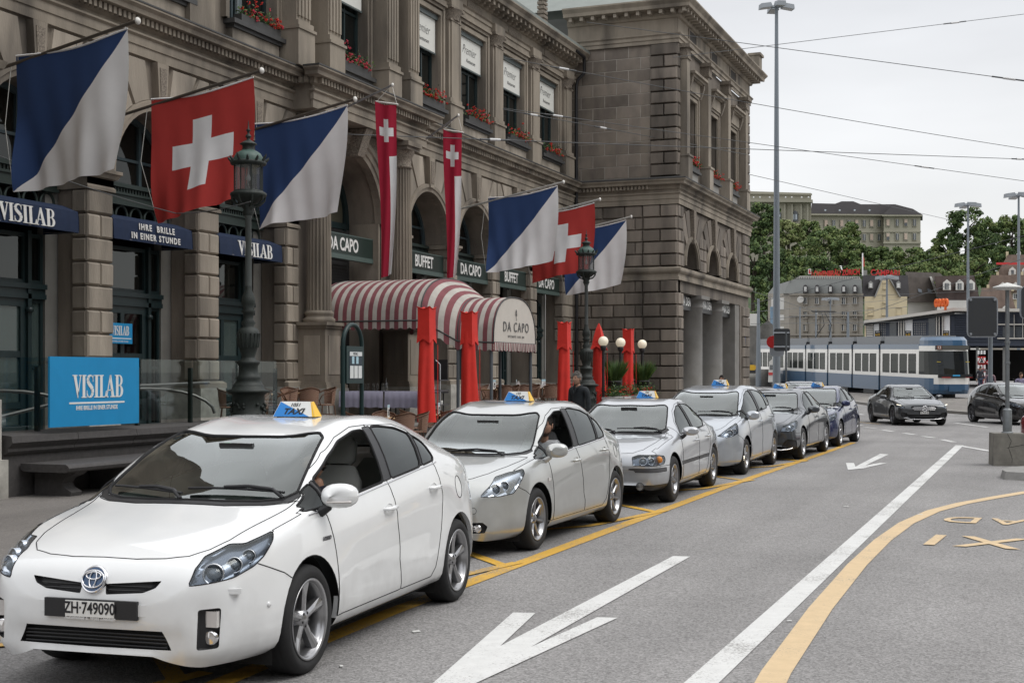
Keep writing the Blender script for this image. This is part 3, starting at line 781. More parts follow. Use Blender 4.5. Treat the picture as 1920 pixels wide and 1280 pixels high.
  for sgn in (1,-1):     # washer covers, sensors, tow cap, fog bezels
   q,nn = hit(40,.70,.585); b = LB(); b.cbox((sgn*q.x,q.y-.006,.585),(.085,.03,.028),Matrix.Rotation(sgn*.5,3,'Z')); b.build('washer_cover',WHITE_P,car)
   q,nn = hit('front',.30,.49); b = LB(); b.cbox((sgn*.30,q.y-.001,.49),(.07,.006,.062),Matrix.Rotation(sgn*.15,3,'Z')); b.build('tow_cap',WHITE_P,car)
   q,nn = hit(60,.80+.0,.48); b = LB(); b.lathe([(.016,.0),(.014,.006),(0,.007)],c=(sgn*q.x,q.y,q.z),n=14,cap=False,M=Vector((sgn*nn.x,nn.y,nn.z)).to_track_quat('Z','Y').to_matrix()); b.build('parking_sensor',WHITE_P,car)
   fi = hit('front',.655,.445)[0].y+.012; fy = hit('front',.65,.345)[0].y+.018
   b = LB(); b.cbox((sgn*.655,fi+.01,.445),(.075,.03,.085)); b.build('indicator',mat('clear_lamp',(.75,.72,.70),.08,.6),car)
   b = LB(); b.lathe([(.040,.03),(.040,-.004),(.034,-.008)],c=(sgn*.65,fy,.345),n=20,axis='y',cap=False); b.mi = 1; b.lathe([(.034,-.004),(0,-.012)],c=(sgn*.65,fy,.345),n=20,axis='y',cap=False); b.build('fog_lens',[CHROME,mat('clear_lamp')],car,fixn=False)
   me = text_mesh('HYBRID',.034,.001,shear=.3,bold=.001); me.materials.append(mat('badge_grey',(.12,.12,.13),.3,.8))
   q,nn = hit('side',1.15,.765); link('side_lettering',me,car,(sgn*(q.x+.003),1.15,.765),(PI/2,0,sgn*PI/2))
  q,nn = hit('top',-0.0,1.68)
  b = LB(); b.cbox((-.1,1.67,q.z-.02),(.05,.002,.035),Matrix.Rotation(-1.1,3,'X')); b.build('toll_sticker',mat('green_sticker',(.05,.5,.12),.5),car)
  b = LB(); b.tube([(0,2.95,1.485),(0,3.02,1.53)],[.012,.006],6)
 S['extra'] = extra
 return S
def lerpk(k,x):
 if x <= k[0][0]: return k[0][1]+(x-k[0][0])
 for (a,b),(c,d) in zip(k,k[1:]):
  if x <= c: return b+(d-b)*(x-a)/(c-a)
 return k[-1][1]+(x-k[-1][0])
def warp(S,tk,zk,wk=1.0):
 """another car of the same build: t and z stretched piecewise, widths scaled"""
 T = lambda t: lerpk(tk,t); Z = lambda z: lerpk(zk,z)
 for k in ('zt','zr','zs','zb'): S[k] = [(T(t),Z(z)) for t,z in S[k]]
 for k in ('wr','ws','wm'): S[k] = [(T(t),w*wk) for t,w in S[k]]
 S['bow'] = [(T(t),b) for t,b in S['bow']]
 out = []
 for kind,v,poly,r in S['panels']:
  if v == 'side': p = [(T(a),Z(b)) for a,b in poly]
  elif v == 'top': p = [(a*wk,T(b)) for a,b in poly]
  else: p = [(a*wk,Z(b)) for a,b in poly]
  out.append((kind,v,p,r))
 S['panels'] = out
 S['L'] = T(S['L']); S['W'] *= wk; S['tf'] = T(S['tf']); S['tr'] = T(S['tr']); S['seat_t'] = T(S['seat_t']); S['cowl'] = T(S.get('cowl',.97))
 S['handles'] = [(T(a),Z(b)) for a,b in S['handles']]
 S['mirror'] = dict(S['mirror']); a,b = S['mirror']['at']; S['mirror']['at'] = (T(a),Z(b))
 S['wipers'] = [(a,T(b),c,T(d)) for a,b,c,d in S['wipers']]; S['dash_z'] = Z(S['dash_z'])
 S['mirror_in'] = (Z(S['mirror_in'][0]),T(S['mirror_in'][1]))
 S['lines'] = [(n,[(T(a),Z(b)) for a,b in pts],r,m) for n,pts,r,m in S['lines']]
 S.pop('dealer',None); S.pop('plate_holder',None)
 return S
def drop(S,*kinds): S['panels'] = [p for p in S['panels'] if p[0] not in kinds]
def first(S,*pan): S['panels'] = list(pan)+S['panels']
SILV_P = paint('silver_paint',(.50,.51,.50),.55,.30)
SILV2_P = paint('cool_silver_paint',(.46,.475,.50),.55,.30)
SILV3_P = paint('blue_silver_paint',(.43,.46,.50),.55,.30)
GREY_P = paint('dark_grey_paint',(.055,.062,.072),.5,.28)
GREY2_P = paint('steel_grey_paint',(.06,.066,.074),.5,.28)
BLUE_P = paint('navy_paint',(.012,.022,.085),.3,.25)
BLACK_P = paint('black_paint',(.012,.012,.013),.1,.2)
RED_P = paint('wine_red_paint',(.16,.012,.018),.2,.25)
def prius2():
 S = warp(prius3(),[(0,0),(.92,.94),(1.21,1.32),(2.2,2.2),(2.37,2.45),(3.2,3.38),(3.58,3.64),(4.42,4.45)],[(0,0),(.19,.17),(.7,.68),(.9,.87),(1.1,1.02),(1.46,1.46)],.985)
 drop(S,'lamp','grille','lgrille','fog','hood','chin')
 first(S,('lamp',40,[(.475,.59),(.52,.64),(.68,.765),(.84,.80),(1.03,.825),(1.04,.78),(.93,.665),(.86,.605),(.70,.590)],.02))
 S['panels'] += [('hood','top',[(-.05,.10),(.2,.115),(.36,.15),(.44,.21),(.54,.36),(.63,.62),(.67,.86),(.69,1.05),(.60,1.02),(.50,.965),(.30,.915),(-.05,.895)],0),
   ('grille','front',[(-.05,.60),(.36,.615),(.40,.60),(.36,.55),(-.05,.53)],.01),('lgrille','front',[(-.05,.33),(.60,.35),(.64,.31),(.62,.25),(-.05,.225)],.01)]
 S['bulbs'] = [(.66,.665,.05),(.78,.685,.045)]; S['slats'] = [('g',(.585,.56),.36,.008,CHROME),('l',(.32,.30,.28,.26),.56,.006,BLK)]
 S['lines'] = [('window_trim',S['lines'][0][1],.008,CHROME)]
 S['mirror'].update(w=.22,h=.15,lamp=0,blackfoot=0); S['wheel'] = (7,'thin'); S['rimr'] = .215; S['R'] = .312; S['paint'] = SILV_P
 S['housing'] = mat('lamp_housing_bright',(.62,.64,.66),.25,.8)
 S['wipers'] = [(.45,1.02,-.35,.99)]
 def extra(car,hit,bm):
  for sgn in (1,-1):
   q,nn = hit('front',.545,.295); b = LB(); b.lathe([(.045,.02),(.045,-.012),(.038,-.018)],c=(sgn*.545,q.y+.03,.29),n=20,axis='y',cap=False); b.mi = 1; b.lathe([(.037,-.014),(0,-.022)],c=(sgn*.545,q.y+.03,.29),n=20,axis='y',cap=False)
   b.build('fog_lamp',[CHROME,mat('clear_lamp')],car,fixn=False)
   q,nn = hit('front',.52,.46); b = LB(); b.tube([(sgn*(.52+.03*math.cos(a)),hit('front',.52+.03*math.cos(a),.46+.03*math.sin(a))[0].y-.001,.46+.03*math.sin(a)) for a in [2*PI*i/16 for i in range(16)]],.0025,4,closed=True); b.build('tow_cap',JOINT,car)
   q,nn = hit('side',1.26,.68); b = LB(); b.cbox((sgn*(q.x),1.26,.68),(.012,.07,.035)); b.build('side_indicator',mat('clear_lamp'),car)
 S['extra'] = extra
 return S
def priusplus():
 S = warp(prius3(),[(0,0),(.92,.95),(1.21,1.2),(2.2,2.3),(2.37,2.5),(3.2,3.55),(3.58,3.73),(4.42,4.62)],[(0,0),(.7,.72),(.9,.95),(1.1,1.13),(1.46,1.55)],1.017)
 S['zt'] = [k for k in S['zt'] if k[0] < 2.2]+[(2.3,1.515),(2.7,1.55),(3.2,1.55),(3.7,1.52),(4.15,1.46),(4.32,1.40),(4.42,1.15),(4.5,1.0),(4.57,.93),(4.62,.8)]
 S['zr'] = [k for k in S['zr'] if k[0] < 2.2]+[(2.3,1.48),(2.7,1.512),(3.2,1.51),(3.7,1.475),(4.15,1.40),(4.32,1.33),(4.42,1.10),(4.5,.97),(4.57,.9),(4.62,.78)]
 drop(S,'lamp','grille','fog','rq','back')
 S['panels'] = [p for p in S['panels'] if not (p[0] == 'trimdark' and p[1] == 'side' and min(q[0] for q in p[2]) > 3.0)]
 first(S,('lamp',40,[(.46,.70),(.60,.775),(.78,.845),(.98,.91),(.97,.85),(.93,.74),(.80,.70),(.62,.675)],.01),
   ('rwin','side',[(3.2,1.155),(3.80,1.20),(4.02,1.27),(3.98,1.38),(3.7,1.435),(3.3,1.455),(3.26,1.3)],.04),
   ('trimdark',65,[(1.0,.62),(1.06,.60),(1.03,.40),(1.0,.22),(.985,.40)],.01))
 S['bulbs'] = [(.74,.765,.06),(.86,.79,.04)]; S['paint'] = SILV3_P; S['wheel'] = (10,'thin'); S['rimr'] = .205
 S['mirror'].update(w=.24,h=.16,lamp=0); S['mirror']['dz'] = .03
 def extra(car,hit,bm):
  for sgn in (1,-1):
   for i in range(5):
    q,nn = hit(65,.995+.002*i,.33-.028*i); b = LB(); b.cbox((sgn*(q.x+.004),q.y-.008,q.z),(.03,.012,.02)); b.build('daytime_lamp',LEDM,car)
 S['extra'] = extra
 return S
def sedan():
 S = dict(mouth=0,crease=.66,L=4.58,W=1.80,tf=.95,tr=3.665,R=.318,wheel=(5,'twin'),paint=SILV2_P,wt=.205,rimr=.205,cowl=1.17,
  zt=[(0,.50),(.02,.60),(.06,.69),(.14,.735),(.3,.775),(.6,.835),(.9,.88),(1.14,.91),(1.22,.945),(1.6,1.13),(1.95,1.295),(2.15,1.355),(2.45,1.395),(2.8,1.395),(3.1,1.35),(3.4,1.26),(3.8,1.07),(4.0,.985),(4.12,.965),(4.4,.955),(4.5,.93),(4.54,.85),(4.58,.70)],
  zr=[(0,.48),(.02,.57),(.06,.66),(.14,.705),(.3,.745),(.6,.80),(.9,.85),(1.14,.885),(1.25,.95),(1.6,1.125),(1.95,1.265),(2.15,1.32),(2.45,1.36),(2.8,1.36),(3.1,1.31),(3.4,1.215),(3.8,1.03),(4.0,.955),(4.12,.935),(4.4,.93),(4.5,.90),(4.54,.83),(4.58,.68)],
  wr=[(0,.55),(.02,.60),(.06,.64),(.14,.67),(.3,.69),(.6,.70),(1.1,.72),(1.25,.71),(1.6,.655),(1.95,.60),(2.3,.575),(3.0,.57),(3.4,.58),(3.8,.62),(4.1,.66),(4.4,.65),(4.58,.55)],
  zs=[(0,.46),(.02,.54),(.06,.61),(.14,.655),(.3,.69),(.6,.75),(1.0,.815),(1.3,.85),(2.0,.885),(3.0,.915),(3.6,.925),(4.1,.90),(4.45,.86),(4.58,.62)],
  ws=[(0,.64),(.02,.70),(.06,.745),(.14,.775),(.3,.80),(.6,.825),(1.0,.84),(1.5,.85),(2.5,.855),(3.4,.85),(4.0,.82),(4.4,.76),(4.58,.62)],
  wm=[(0,.68),(.02,.745),(.06,.79),(.14,.83),(.3,.865),(.5,.885),(.9,.90),(2.5,.90),(3.7,.90),(4.1,.88),(4.4,.82),(4.58,.66)],
  zb=[(0,.28),(.02,.25),(.06,.225),(.14,.21),(.9,.20),(3.8,.20),(4.3,.23),(4.58,.36)],
  bow=[(0,.06),(.3,.10),(.9,.10),(1.14,.15),(1.5,.14),(2.0,.08),(2.6,0),(4.0,-.05),(4.58,-.06)],
  seat_z=.54,seat_t=2.18,dash_z=.87,mirror_in=(1.24,1.85),wipers=[(.62,1.31,-.02,1.25),(-.03,1.18,-.60,1.30)],
  mirror=dict(at=(1.56,.90),w=.235,h=.125,out=.135,dz=.05,lamp=0,blackfoot=1),
  handles=[(2.38,.79),(3.25,.82)],plate=(.48,''),bulbs=[(.70,.60,.055),(.88,.60,.045)],lampview=30)
 S['panels'] = [
  ('lamp',30,[(.475,.545),(.47,.655),(.56,.685),(.82,.68),(.985,.655),(1.0,.60),(.96,.55),(.75,.538)],.02),
  ('fwin','side',[(1.56,.905),(2.31,.945),(2.36,1.305),(2.20,1.285),(1.95,1.205),(1.70,1.07)],.03),
  ('rwin','side',[(2.41,.95),(3.16,.972),(3.36,1.06),(3.27,1.15),(3.02,1.255),(2.75,1.315),(2.44,1.322)],.04),
  ('trimdark','side',[(2.31,.945),(2.41,.95),(2.45,1.335),(2.36,1.318)],0),
  ('wind','top',[(-.05,1.20),(.25,1.215),(.47,1.265),(.60,1.33),(.65,1.42),(.60,1.72),(.545,1.98),(.49,2.02),(.25,1.97),(-.05,1.96)],.02),
  ('back','top',[(-.05,3.18),(.42,3.18),(.48,3.24),(.56,3.82),(.50,3.90),(-.05,3.93)],.03),
  ('trimdark','top',[(-.05,1.15),(.30,1.165),(.52,1.215),(.66,1.31),(.70,1.40),(.665,1.43),(.605,1.32),(.475,1.255),(.25,1.205),(-.05,1.19)],0),
  ('grille','front',[(-.05,.645),(.33,.645),(.36,.62),(.34,.55),(-.05,.535)],.02),
  ('hood','top',[(-.05,.075),(.35,.10),(.5,.14),(.60,.30),(.66,.75),(.685,1.15),(.68,1.31),(.52,1.195),(.30,1.155),(-.05,1.14)],0),
  ('stripe',30,[(.42,.505),(1.01,.505),(1.01,.455),(.42,.455)],.01),
  ('stripe','side',[(1.36,.535),(2.54,.545),(2.54,.50),(1.37,.49)],.005),('stripe','side',[(2.57,.545),(3.22,.55),(3.24,.505),(2.57,.50)],.005),
  ('chin',30,[(-.3,.285),(1.15,.285),(1.2,.15),(-.3,.15)],0),
  ('fuel','side',circle(3.86,.80,.08,20),0),
  ('fdoor','side',[(1.50,.86),(1.47,.60),(1.45,.28),(2.555,.28),(2.57,.60),(2.56,.93),(2.44,1.34),(2.2,1.31),(1.93,1.225),(1.66,1.07)],0),
  ('rdoor','side',[(2.555,.28),(3.10,.28),(3.16,.36),(3.24,.53),(3.36,.66),(3.44,.85),(3.42,1.0),(3.38,1.08),(3.29,1.17),(3.03,1.28),(2.75,1.34),(2.44,1.34),(2.56,.93),(2.57,.60)],0),
  ('fender','side',[(.30,.53),(.62,.53),(.9,.5),(1.30,.28),(1.45,.28),(1.47,.60),(1.50,.86),(1.4,1.2),(.30,.85)],0)]
 S['lines'] = [('window_trim',[(1.6+.1*k,.888+.0026*k*10*.1+.025*(.1*k)) for k in range(18)],.006,BLK)]
 return S
def volvo():
 S = sedan()
 S['wheel'] = (7,'cap'); S['bulbs'] = [(.60,.61,.05),(.74,.61,.045)]
 def extra(car,hit,bm):
  for sgn in (1,-1):
   q,nn = hit(30,.86,.615); b = LB(); b.lathe([(.05,.012),(.045,-.01),(0,-.014)],c=(sgn*q.x*.99,q.y+.028,.61),n=16,axis='y',cap=False); b.build('indicator',AMBER,car)
   q,nn = hit(30,.56,.27); b = LB(); b.lathe([(.055,.03),(.055,-.004),(.048,-.008)],c=(sgn*q.x,q.y+.004,.27),n=20,axis='y',cap=False); b.mi = 1; b.lathe([(.047,-.004),(0,-.008)],c=(sgn*q.x,q.y+.004,.27),n=20,axis='y',cap=False)
   b.build('fog_lamp',[BLK,mat('fog_glass',(.30,.30,.30),.1,.5)],car,fixn=False)
 S['extra'] = extra
 return S
def eclass():
 S = warp(sedan(),[(0,0),(.95,.86),(1.22,1.27),(2.4,2.5),(3.665,3.80),(4.58,4.92)],[(0,0),(.7,.74),(.9,.965),(1.1,1.14),(1.4,1.455)],1.025)
 drop(S,'lamp','stripe','chin','grille')
 first(S,('lamp',35,[(.50,.60),(.56,.70),(.72,.755),(.98,.815),(1.0,.77),(.93,.67),(.74,.60)],.02),('grille','front',[(-.05,.68),(.36,.66),(.40,.60),(.36,.44),(-.05,.42)],.03),
   ('lgrille',35,[(.62,.44),(.86,.42),(.93,.26),(.52,.24),(.55,.34)],.03))
 S['bulbs'] = [(.66,.665,.045),(.80,.70,.045)]; S['lampview'] = 35; S['paint'] = GREY_P; S['wheel'] = (10,'thin'); S['R'] = .328; S['rimr'] = .235
 S['flines'] = [('bumper_trim',[(.50,.235),(.60,.225),(.72,.235),(.80,.26)],.012,CHROME)]
 S['lines'] = [('window_trim',S['lines'][0][1],.009,CHROME)]; S['mirror'].update(w=.25,h=.15,lamp=0)
 S['slats'] = [('g',(.62,.55,.49),.34,.010,CHROME)]
 return S
def coupe():
 S = warp(sedan(),[(0,0),(.95,.79),(1.22,1.22),(2.4,2.35),(3.665,3.63),(4.58,4.69)],[(0,0),(.7,.71),(.9,.915),(1.1,1.09),(1.4,1.40)],1.01)
 drop(S,'lamp','stripe','chin','grille','rdoor','fdoor')
 S['panels'] = [p for p in S['panels'] if not (p[0] == 'trimdark' and p[1] == 'side')]
 first(S,('lamp',35,[(.56,.615),(.64,.68),(.80,.72),(.97,.765),(.965,.72),(.88,.64),(.72,.60)],.02),('grille','front',[(-.05,.69),(.42,.675),(.46,.64),(.40,.54),(.33,.50),(-.05,.49)],.02),
   ('lgrille','front',[(-.05,.385),(.42,.385),(.50,.30),(.46,.255),(-.05,.25)],.01),('lgrille','front',[(.56,.43),(.76,.47),(.79,.36),(.72,.28),(.60,.30)],.02))
 S['panels'] += [('fdoor','side',[(1.36,.88),(1.32,.60),(1.32,.28),(2.72,.28),(2.86,.55),(2.88,.93),(2.36,1.36),(2.2,1.33),(1.93,1.25),(1.55,1.09)],0)]
 S['bulbs'] = [(.74,.66,.04),(.86,.68,.04)]; S['lampview'] = 35; S['paint'] = GREY2_P; S['wheel'] = (5,'twin'); S['R'] = .33; S['rimr'] = .24; S['rimm'] = mat('dark_alloy',(.12,.12,.13),.3,.8)
 S['slats'] = [('g',(.635,.535),.36,.006,CHROME),('g',(.588,),.40,.014,CHROME)]; S['flines'] = [('bumper_trim',[(0,.225),(.3,.225),(.5,.235),(.66,.27),(.80,.245)],.014,CHROME)]
 S['plate'] = (.45,'ZH 713 562'); S['mirror'].update(w=.24,h=.15,lamp=0,out=.15); S['handles'] = [(2.5,.80)]
 def extra(car,hit,bm):
  q,nn = hit('front',0,.585); c = Vector((0,q.y-.04,.585)); b = LB()
  b.tube([c+Vector((.09*math.cos(a),0,.09*math.sin(a))) for a in [2*PI*i/24 for i in range(24)]],.011,5,closed=True)
  for k in range(3): a = PI/2+2*PI*k/3; b.tube([c,c+Vector((.088*math.cos(a),0,.088*math.sin(a)))],[.016,.007],5)
  b.build('star_badge',CHROME,car)
  for sgn in (1,-1): b = LB(); q,nn = hit(35,.80,.70); b.cbox((sgn*q.x,q.y-.006,.705),(.20,.01,.012),Matrix.Rotation(sgn*.55,3,'Z') @ Matrix.Rotation(-sgn*.2,3,'Y')); b.build('daytime_lamp',LEDM,car)
 S['extra'] = extra
 return S
def hatch():
 S = warp(prius3(),[(0,0),(.92,.86),(1.21,1.45),(1.72,2.0),(2.2,2.35),(2.37,2.5),(3.2,3.3),(3.58,3.50),(4.42,4.25)],[(0,0),(.9,.93),(1.1,1.10),(1.46,1.47)],1.03)
 S['zt'] = [(0,.55),(.02,.64),(.06,.72),(.12,.775),(.25,.82),(.5,.875),(.8,.925),(1.08,.97),(1.3,1.07),(1.6,1.22),(1.9,1.36),(2.2,1.44),(2.6,1.47),(3.1,1.455),(3.6,1.40),(3.85,1.35),(4.0,1.20),(4.1,1.05),(4.2,.98),(4.25,.85)]
 S['zr'] = [(0,.53),(.02,.60),(.06,.68),(.12,.735),(.25,.78),(.5,.84),(.8,.89),(1.08,.94),(1.3,1.06),(1.6,1.20),(1.9,1.32),(2.2,1.40),(2.6,1.43),(3.1,1.41),(3.6,1.34),(3.85,1.28),(4.0,1.14),(4.1,1.0),(4.2,.93),(4.25,.82)]
 S['zs'] = [(0,.50),(.06,.62),(.12,.66),(.25,.71),(.5,.79),(.9,.87),(1.3,.91),(2.2,.96),(3.0,1.01),(3.6,1.04),(4.0,1.0),(4.25,.72)]
 drop(S,'lamp','grille','fog','hood','back'); first(S,('lamp',40,[(.50,.64),(.60,.73),(.80,.785),(1.02,.83),(1.0,.76),(.90,.68),(.70,.63)],.02))
 S['panels'] += [('hood','top',[(-.05,.115),(.3,.14),(.45,.22),(.60,.5),(.67,.8),(.69,1.15),(.60,1.13),(.50,1.05),(.30,1.0),(-.05,.98)],0),('grille','front',[(-.05,.64),(.45,.65),(.45,.60),(-.05,.58)],.01)]
 S['bulbs'] = [(.66,.69,.045),(.82,.72,.045)]; S['paint'] = BLACK_P; S['wheel'] = (5,'twin'); S['rimm'] = mat('dark_alloy',(.12,.12,.13),.3,.8); S['mirror'].update(lamp=0); S['extra'] = lambda *a: None
 S['mirror_mat'] = BLACK_P
 return S
# ------------------------------------------------------------ ground, road, markings
def gz(x,y):
 """height of the ground: flat square, rising gently towards the bridge"""
 d = y*math.cos(YAW)-x*math.sin(YAW); t = max(0,d-56)
 return t*t/(t+14)*.021 if t < 120 else 120*120/134*.021+(t-120)*.002
def asphalt(name,base,speck=.36):
 m = bpy.data.materials.new(name); m.use_nodes = True; nt = m.node_tree; N = nt.nodes; L = nt.links; b = N['Principled BSDF']
 b.inputs['Roughness'].default_value = .85; b.inputs['Specular IOR Level'].default_value = .35
 g = N.new('ShaderNodeNewGeometry'); P = g.outputs['Position']
 def noise(sc,det,st=None,ro=.55):
  n = N.new('ShaderNodeTexNoise'); n.inputs['Scale'].default_value = sc; n.inputs['Detail'].default_value = det; n.inputs['Roughness'].default_value = ro
  if st: mp = N.new('ShaderNodeMapping'); mp.inputs['Scale'].default_value = st; L.new(P,mp.inputs[0]); L.new(mp.outputs[0],n.inputs[0])
  else: L.new(P,n.inputs[0])
  return n.outputs[0]
 def rng(s,a,b_,c,d):
  r = N.new('ShaderNodeMapRange'); r.inputs[1].default_value = a; r.inputs[2].default_value = b_; r.inputs[3].default_value = c; r.inputs[4].default_value = d; L.new(s,r.inputs[0]); return r.outputs[0]
 def mul(a,b_):
  n = N.new('ShaderNodeMath'); n.operation = 'MULTIPLY'; L.new(a,n.inputs[0]); L.new(b_,n.inputs[1]); return n.outputs[0]
 v = N.new('ShaderNodeTexVoronoi'); v.inputs['Scale'].default_value = 75; L.new(P,v.inputs[0])
 sep = N.new('ShaderNodeSeparateColor'); L.new(v.outputs['Color'],sep.inputs[0])
 chips = rng(sep.outputs[0],0,1,1-speck,1+speck)
 f = mul(chips,rng(noise(260,2),.3,.7,.80,1.2)); f = mul(f,rng(noise(.35,5),.3,.7,.86,1.11)); f = mul(f,rng(noise(1.1,6,(1.2,.12,1)),.3,.75,1.08,.84))
 f = mul(f,rng(noise(6,4),.62,.8,1,.8))
 s = N.new('ShaderNodeVectorMath'); s.operation = 'SCALE'; s.inputs[0].default_value = base; L.new(f,s.inputs['Scale']); L.new(s.outputs[0],b.inputs['Base Color'])
 bp = N.new('ShaderNodeBump'); bp.inputs['Strength'].default_value = .55; bp.inputs['Distance'].default_value = .004; L.new(v.outputs['Distance'],bp.inputs['Height']); L.new(bp.outputs[0],b.inputs['Normal'])
 return m
ASPH = asphalt('road_asphalt',(.238,.231,.228)); WALK = asphalt('walk_asphalt',(.165,.153,.143),.2); TRACKM = asphalt('track_surface',(.20,.185,.17),.25)
def worn(name,col,wear=.12):
 """road paint, worn through in patches and cracks"""
 m = mat(name,col,.7,noise=.08,nscale=9,bump=.4,bscale=160)
 nt = m.node_tree; N = nt.nodes; L = nt.links; b = N['Principled BSDF']; src = b.inputs['Base Color'].links[0].from_socket
 n = N.new('ShaderNodeTexNoise'); n.inputs['Scale'].default_value = 55; n.inputs['Detail'].default_value = 7; n.inputs['Roughness'].default_value = .75
 g = N.new('ShaderNodeNewGeometry'); L.new(g.outputs['Position'],n.inputs[0])
 n2 = N.new('ShaderNodeTexNoise'); n2.inputs['Scale'].default_value = 1.3; n2.inputs['Detail'].default_value = 3; L.new(g.outputs['Position'],n2.inputs[0])
 ad = N.new('ShaderNodeMath'); ad.operation = 'MULTIPLY_ADD'; ad.inputs[1].default_value = .5; L.new(n2.outputs[0],ad.inputs[0]); L.new(n.outputs[0],ad.inputs[2])
 r = N.new('ShaderNodeMapRange'); r.inputs[1].default_value = .93-wear; r.inputs[2].default_value = 1.0-wear*.5; L.new(ad.outputs[0],r.inputs[0])
 mx = N.new('ShaderNodeMix'); mx.data_type = 'RGBA'; L.new(r.outputs[0],mx.inputs[0]); L.new(src,mx.inputs[6]); mx.inputs[7].default_value = (.20,.19,.18,1); L.new(mx.outputs[2],b.inputs['Base Color'])
 return m
PW = worn('road_white',(.62,.62,.61),.15); PY = worn('road_yellow',(.62,.36,.045),.18); PB = worn('road_beige',(.60,.45,.27),.10)
def add_ground():
 b = MB(); xs = [-900,-300,-120,-60,-40,-25,-12.9,-6,0,6,14,30,60,140,400,900]; ys = [-60,-10,10,30,50]+[55+4*i for i in range(35)]+[220,300,600,1200]
 vs = [(x,y,gz(x,y)) for x in xs for y in ys]; w = len(ys)
 b.add(vs,[(i*w+j,(i+1)*w+j,(i+1)*w+j+1,i*w+j+1) for i in range(len(xs)-1) for j in range(w-1)],True)
 struct(b.build('road',ASPH))
 # pavement in front of the station, with its granite kerb stones
 edge = [(-6.75,4.5),(-6.75,7.3),(-7.3,9.5),(-7.9,14),(-8.2,30),(-9.2,44),(-10.6,52),(-12.4,60),(-13.2,68)]
 poly = edge+[(-19,68),(-19,4.5)]
 b = MB(); b.prism(poly,lambda p: (p[0],p[1],-.02),lambda p: (p[0],p[1],.105)); pv = struct(b.build('pavement',WALK))
 kp = []
 for (x0,y0),(x1,y1) in zip(edge,edge[1:]):
  n = max(1,round(math.hypot(x1-x0,y1-y0)/1.0)); kp += [(x0+(x1-x0)*i/n,y0+(y1-y0)*i/n) for i in range(n)]
 kp.append(edge[-1]); KM = mat('kerb_granite',(.30,.29,.275),.8,noise=.2,nscale=25,rand=.1)
 km = MB(); km.cbox((0,0,0),(.16,.985,.16)); me = km.mesh('kerb_stone',KM)
 for (x0,y0),(x1,y1) in zip(kp,kp[1:]):
  L_ = math.hypot(x1-x0,y1-y0); link('kerb_stone',me,pv,((x0+x1)/2+.06,(y0+y1)/2,.037),(0,0,-math.atan2(x1-x0,y1-y0)),(1,L_,1))
 b = MB(); b.box(-18.9,-13.45,21.3,52.2,.1,.58); b.box(-13.45,-13.15,21.3,52.2,.1,.35); struct(b.build('terrace',mat('terrace_stone',(.20,.19,.175),.8,noise=.15,nscale=3)))
 # ---- road markings
 def strip(name,pts,w,m,z=.006):
  b = MB(); L_ = []; n = len(pts)
  for i,p in enumerate(pts):
   a = Vector(pts[max(i-1,0)]); c = Vector(pts[min(i+1,n-1)]); d = (c-a).normalized(); nn = Vector((-d.y,d.x)); p = Vector(p)
   L_ += [p+nn*w/2,p-nn*w/2]
  b.add([(v.x,v.y,z+gz(v.x,v.y)) for v in L_],[(2*i,2*i+1,2*i+3,2*i+2) for i in range(n-1)]); return struct(b.build(name,m))
 def poly2(name,P,m,z=.007): b = MB(); b.add([(x,y,z+gz(x,y)) for x,y in P],[tuple(range(len(P)))]); return struct(b.build(name,m))
 strip('white_line',[(-1.80,3),(-2.09,35.3)],.185,PW)
 strip('white_line',[(-2.13,35.2),(-.6,31.0)],.17,PW,.008)
 strip('yellow_line',[(-4.30,5.2),(-4.52,9.0),(-4.60,14),(-4.72,22),(-4.70,30),(-4.72,35.8)],.16,PY)
 strip('beige_line',[(-1.30,5.5),(-1.50,8),(-1.60,10.3),(-1.655,12.8),(-1.65,14.8),(-1.58,16.6),(-1.40,18.2),(-1.12,19.4),(-.75,20.5),(-.2,22.0),(.8,24.2)],.175,PB)
 # yellow diagonals inside the rank bays
 for y0 in (6.2,11.2,16.4,21.9,27.3): strip('yellow_line',[(-4.62,y0+.3),(-5.75,y0+1.5)],.12,PY,.009); strip('yellow_line',[(-4.60,y0+.55),(-4.95,y0-1.5),(-6.2,y0-3.4)],.12,PY,.011); strip('yellow_line',[(-5.75,y0+1.3),(-6.9,y0+.1)],.12,PY,.013)
 def arrow(name,tip,tail,hw=.42,hl=1.6,s=.085):
  t = Vector(tip); q = Vector(tail); d = (q-t).normalized(); n = Vector((-d.y,d.x)); P = []
  hd = hl
  pts = [t,t+d*hd+n*hw,t+d*hd+n*(hw-.17),t+d*(hd*.42)+n*s*.9,q+n*s,q-n*s,t+d*(hd*.42)-n*s*.9,t+d*hd-n*(hw-.17),t+d*hd-n*hw]
  poly2(name,[(p.x,p.y) for p in pts],PW)
 P = [on_z(*p) for p in ((820,1279),(1003,1150),(958,1150),(945,1200),(1292,1043),(1262,1043),(1158,1159),(1120,1158))]
 # large bent arrow in the near lane, small one further off
 g = lambda *p: tuple(on_z(*p))[:2]
 poly2('lane_arrow',[g(800,1292),g(962,1149),g(1004,1150),g(938,1212),g(1262,1043),g(1294,1044),g(995,1214),g(1120,1158),g(1158,1159),g(870,1292)],PW)
 poly2('lane_arrow',[g(1590,881),g(1586,868),g(1601,868),g(1604,875),g(1650,851),g(1666,852),g(1622,873),g(1650,868),g(1663,868),g(1620,878)],PW)
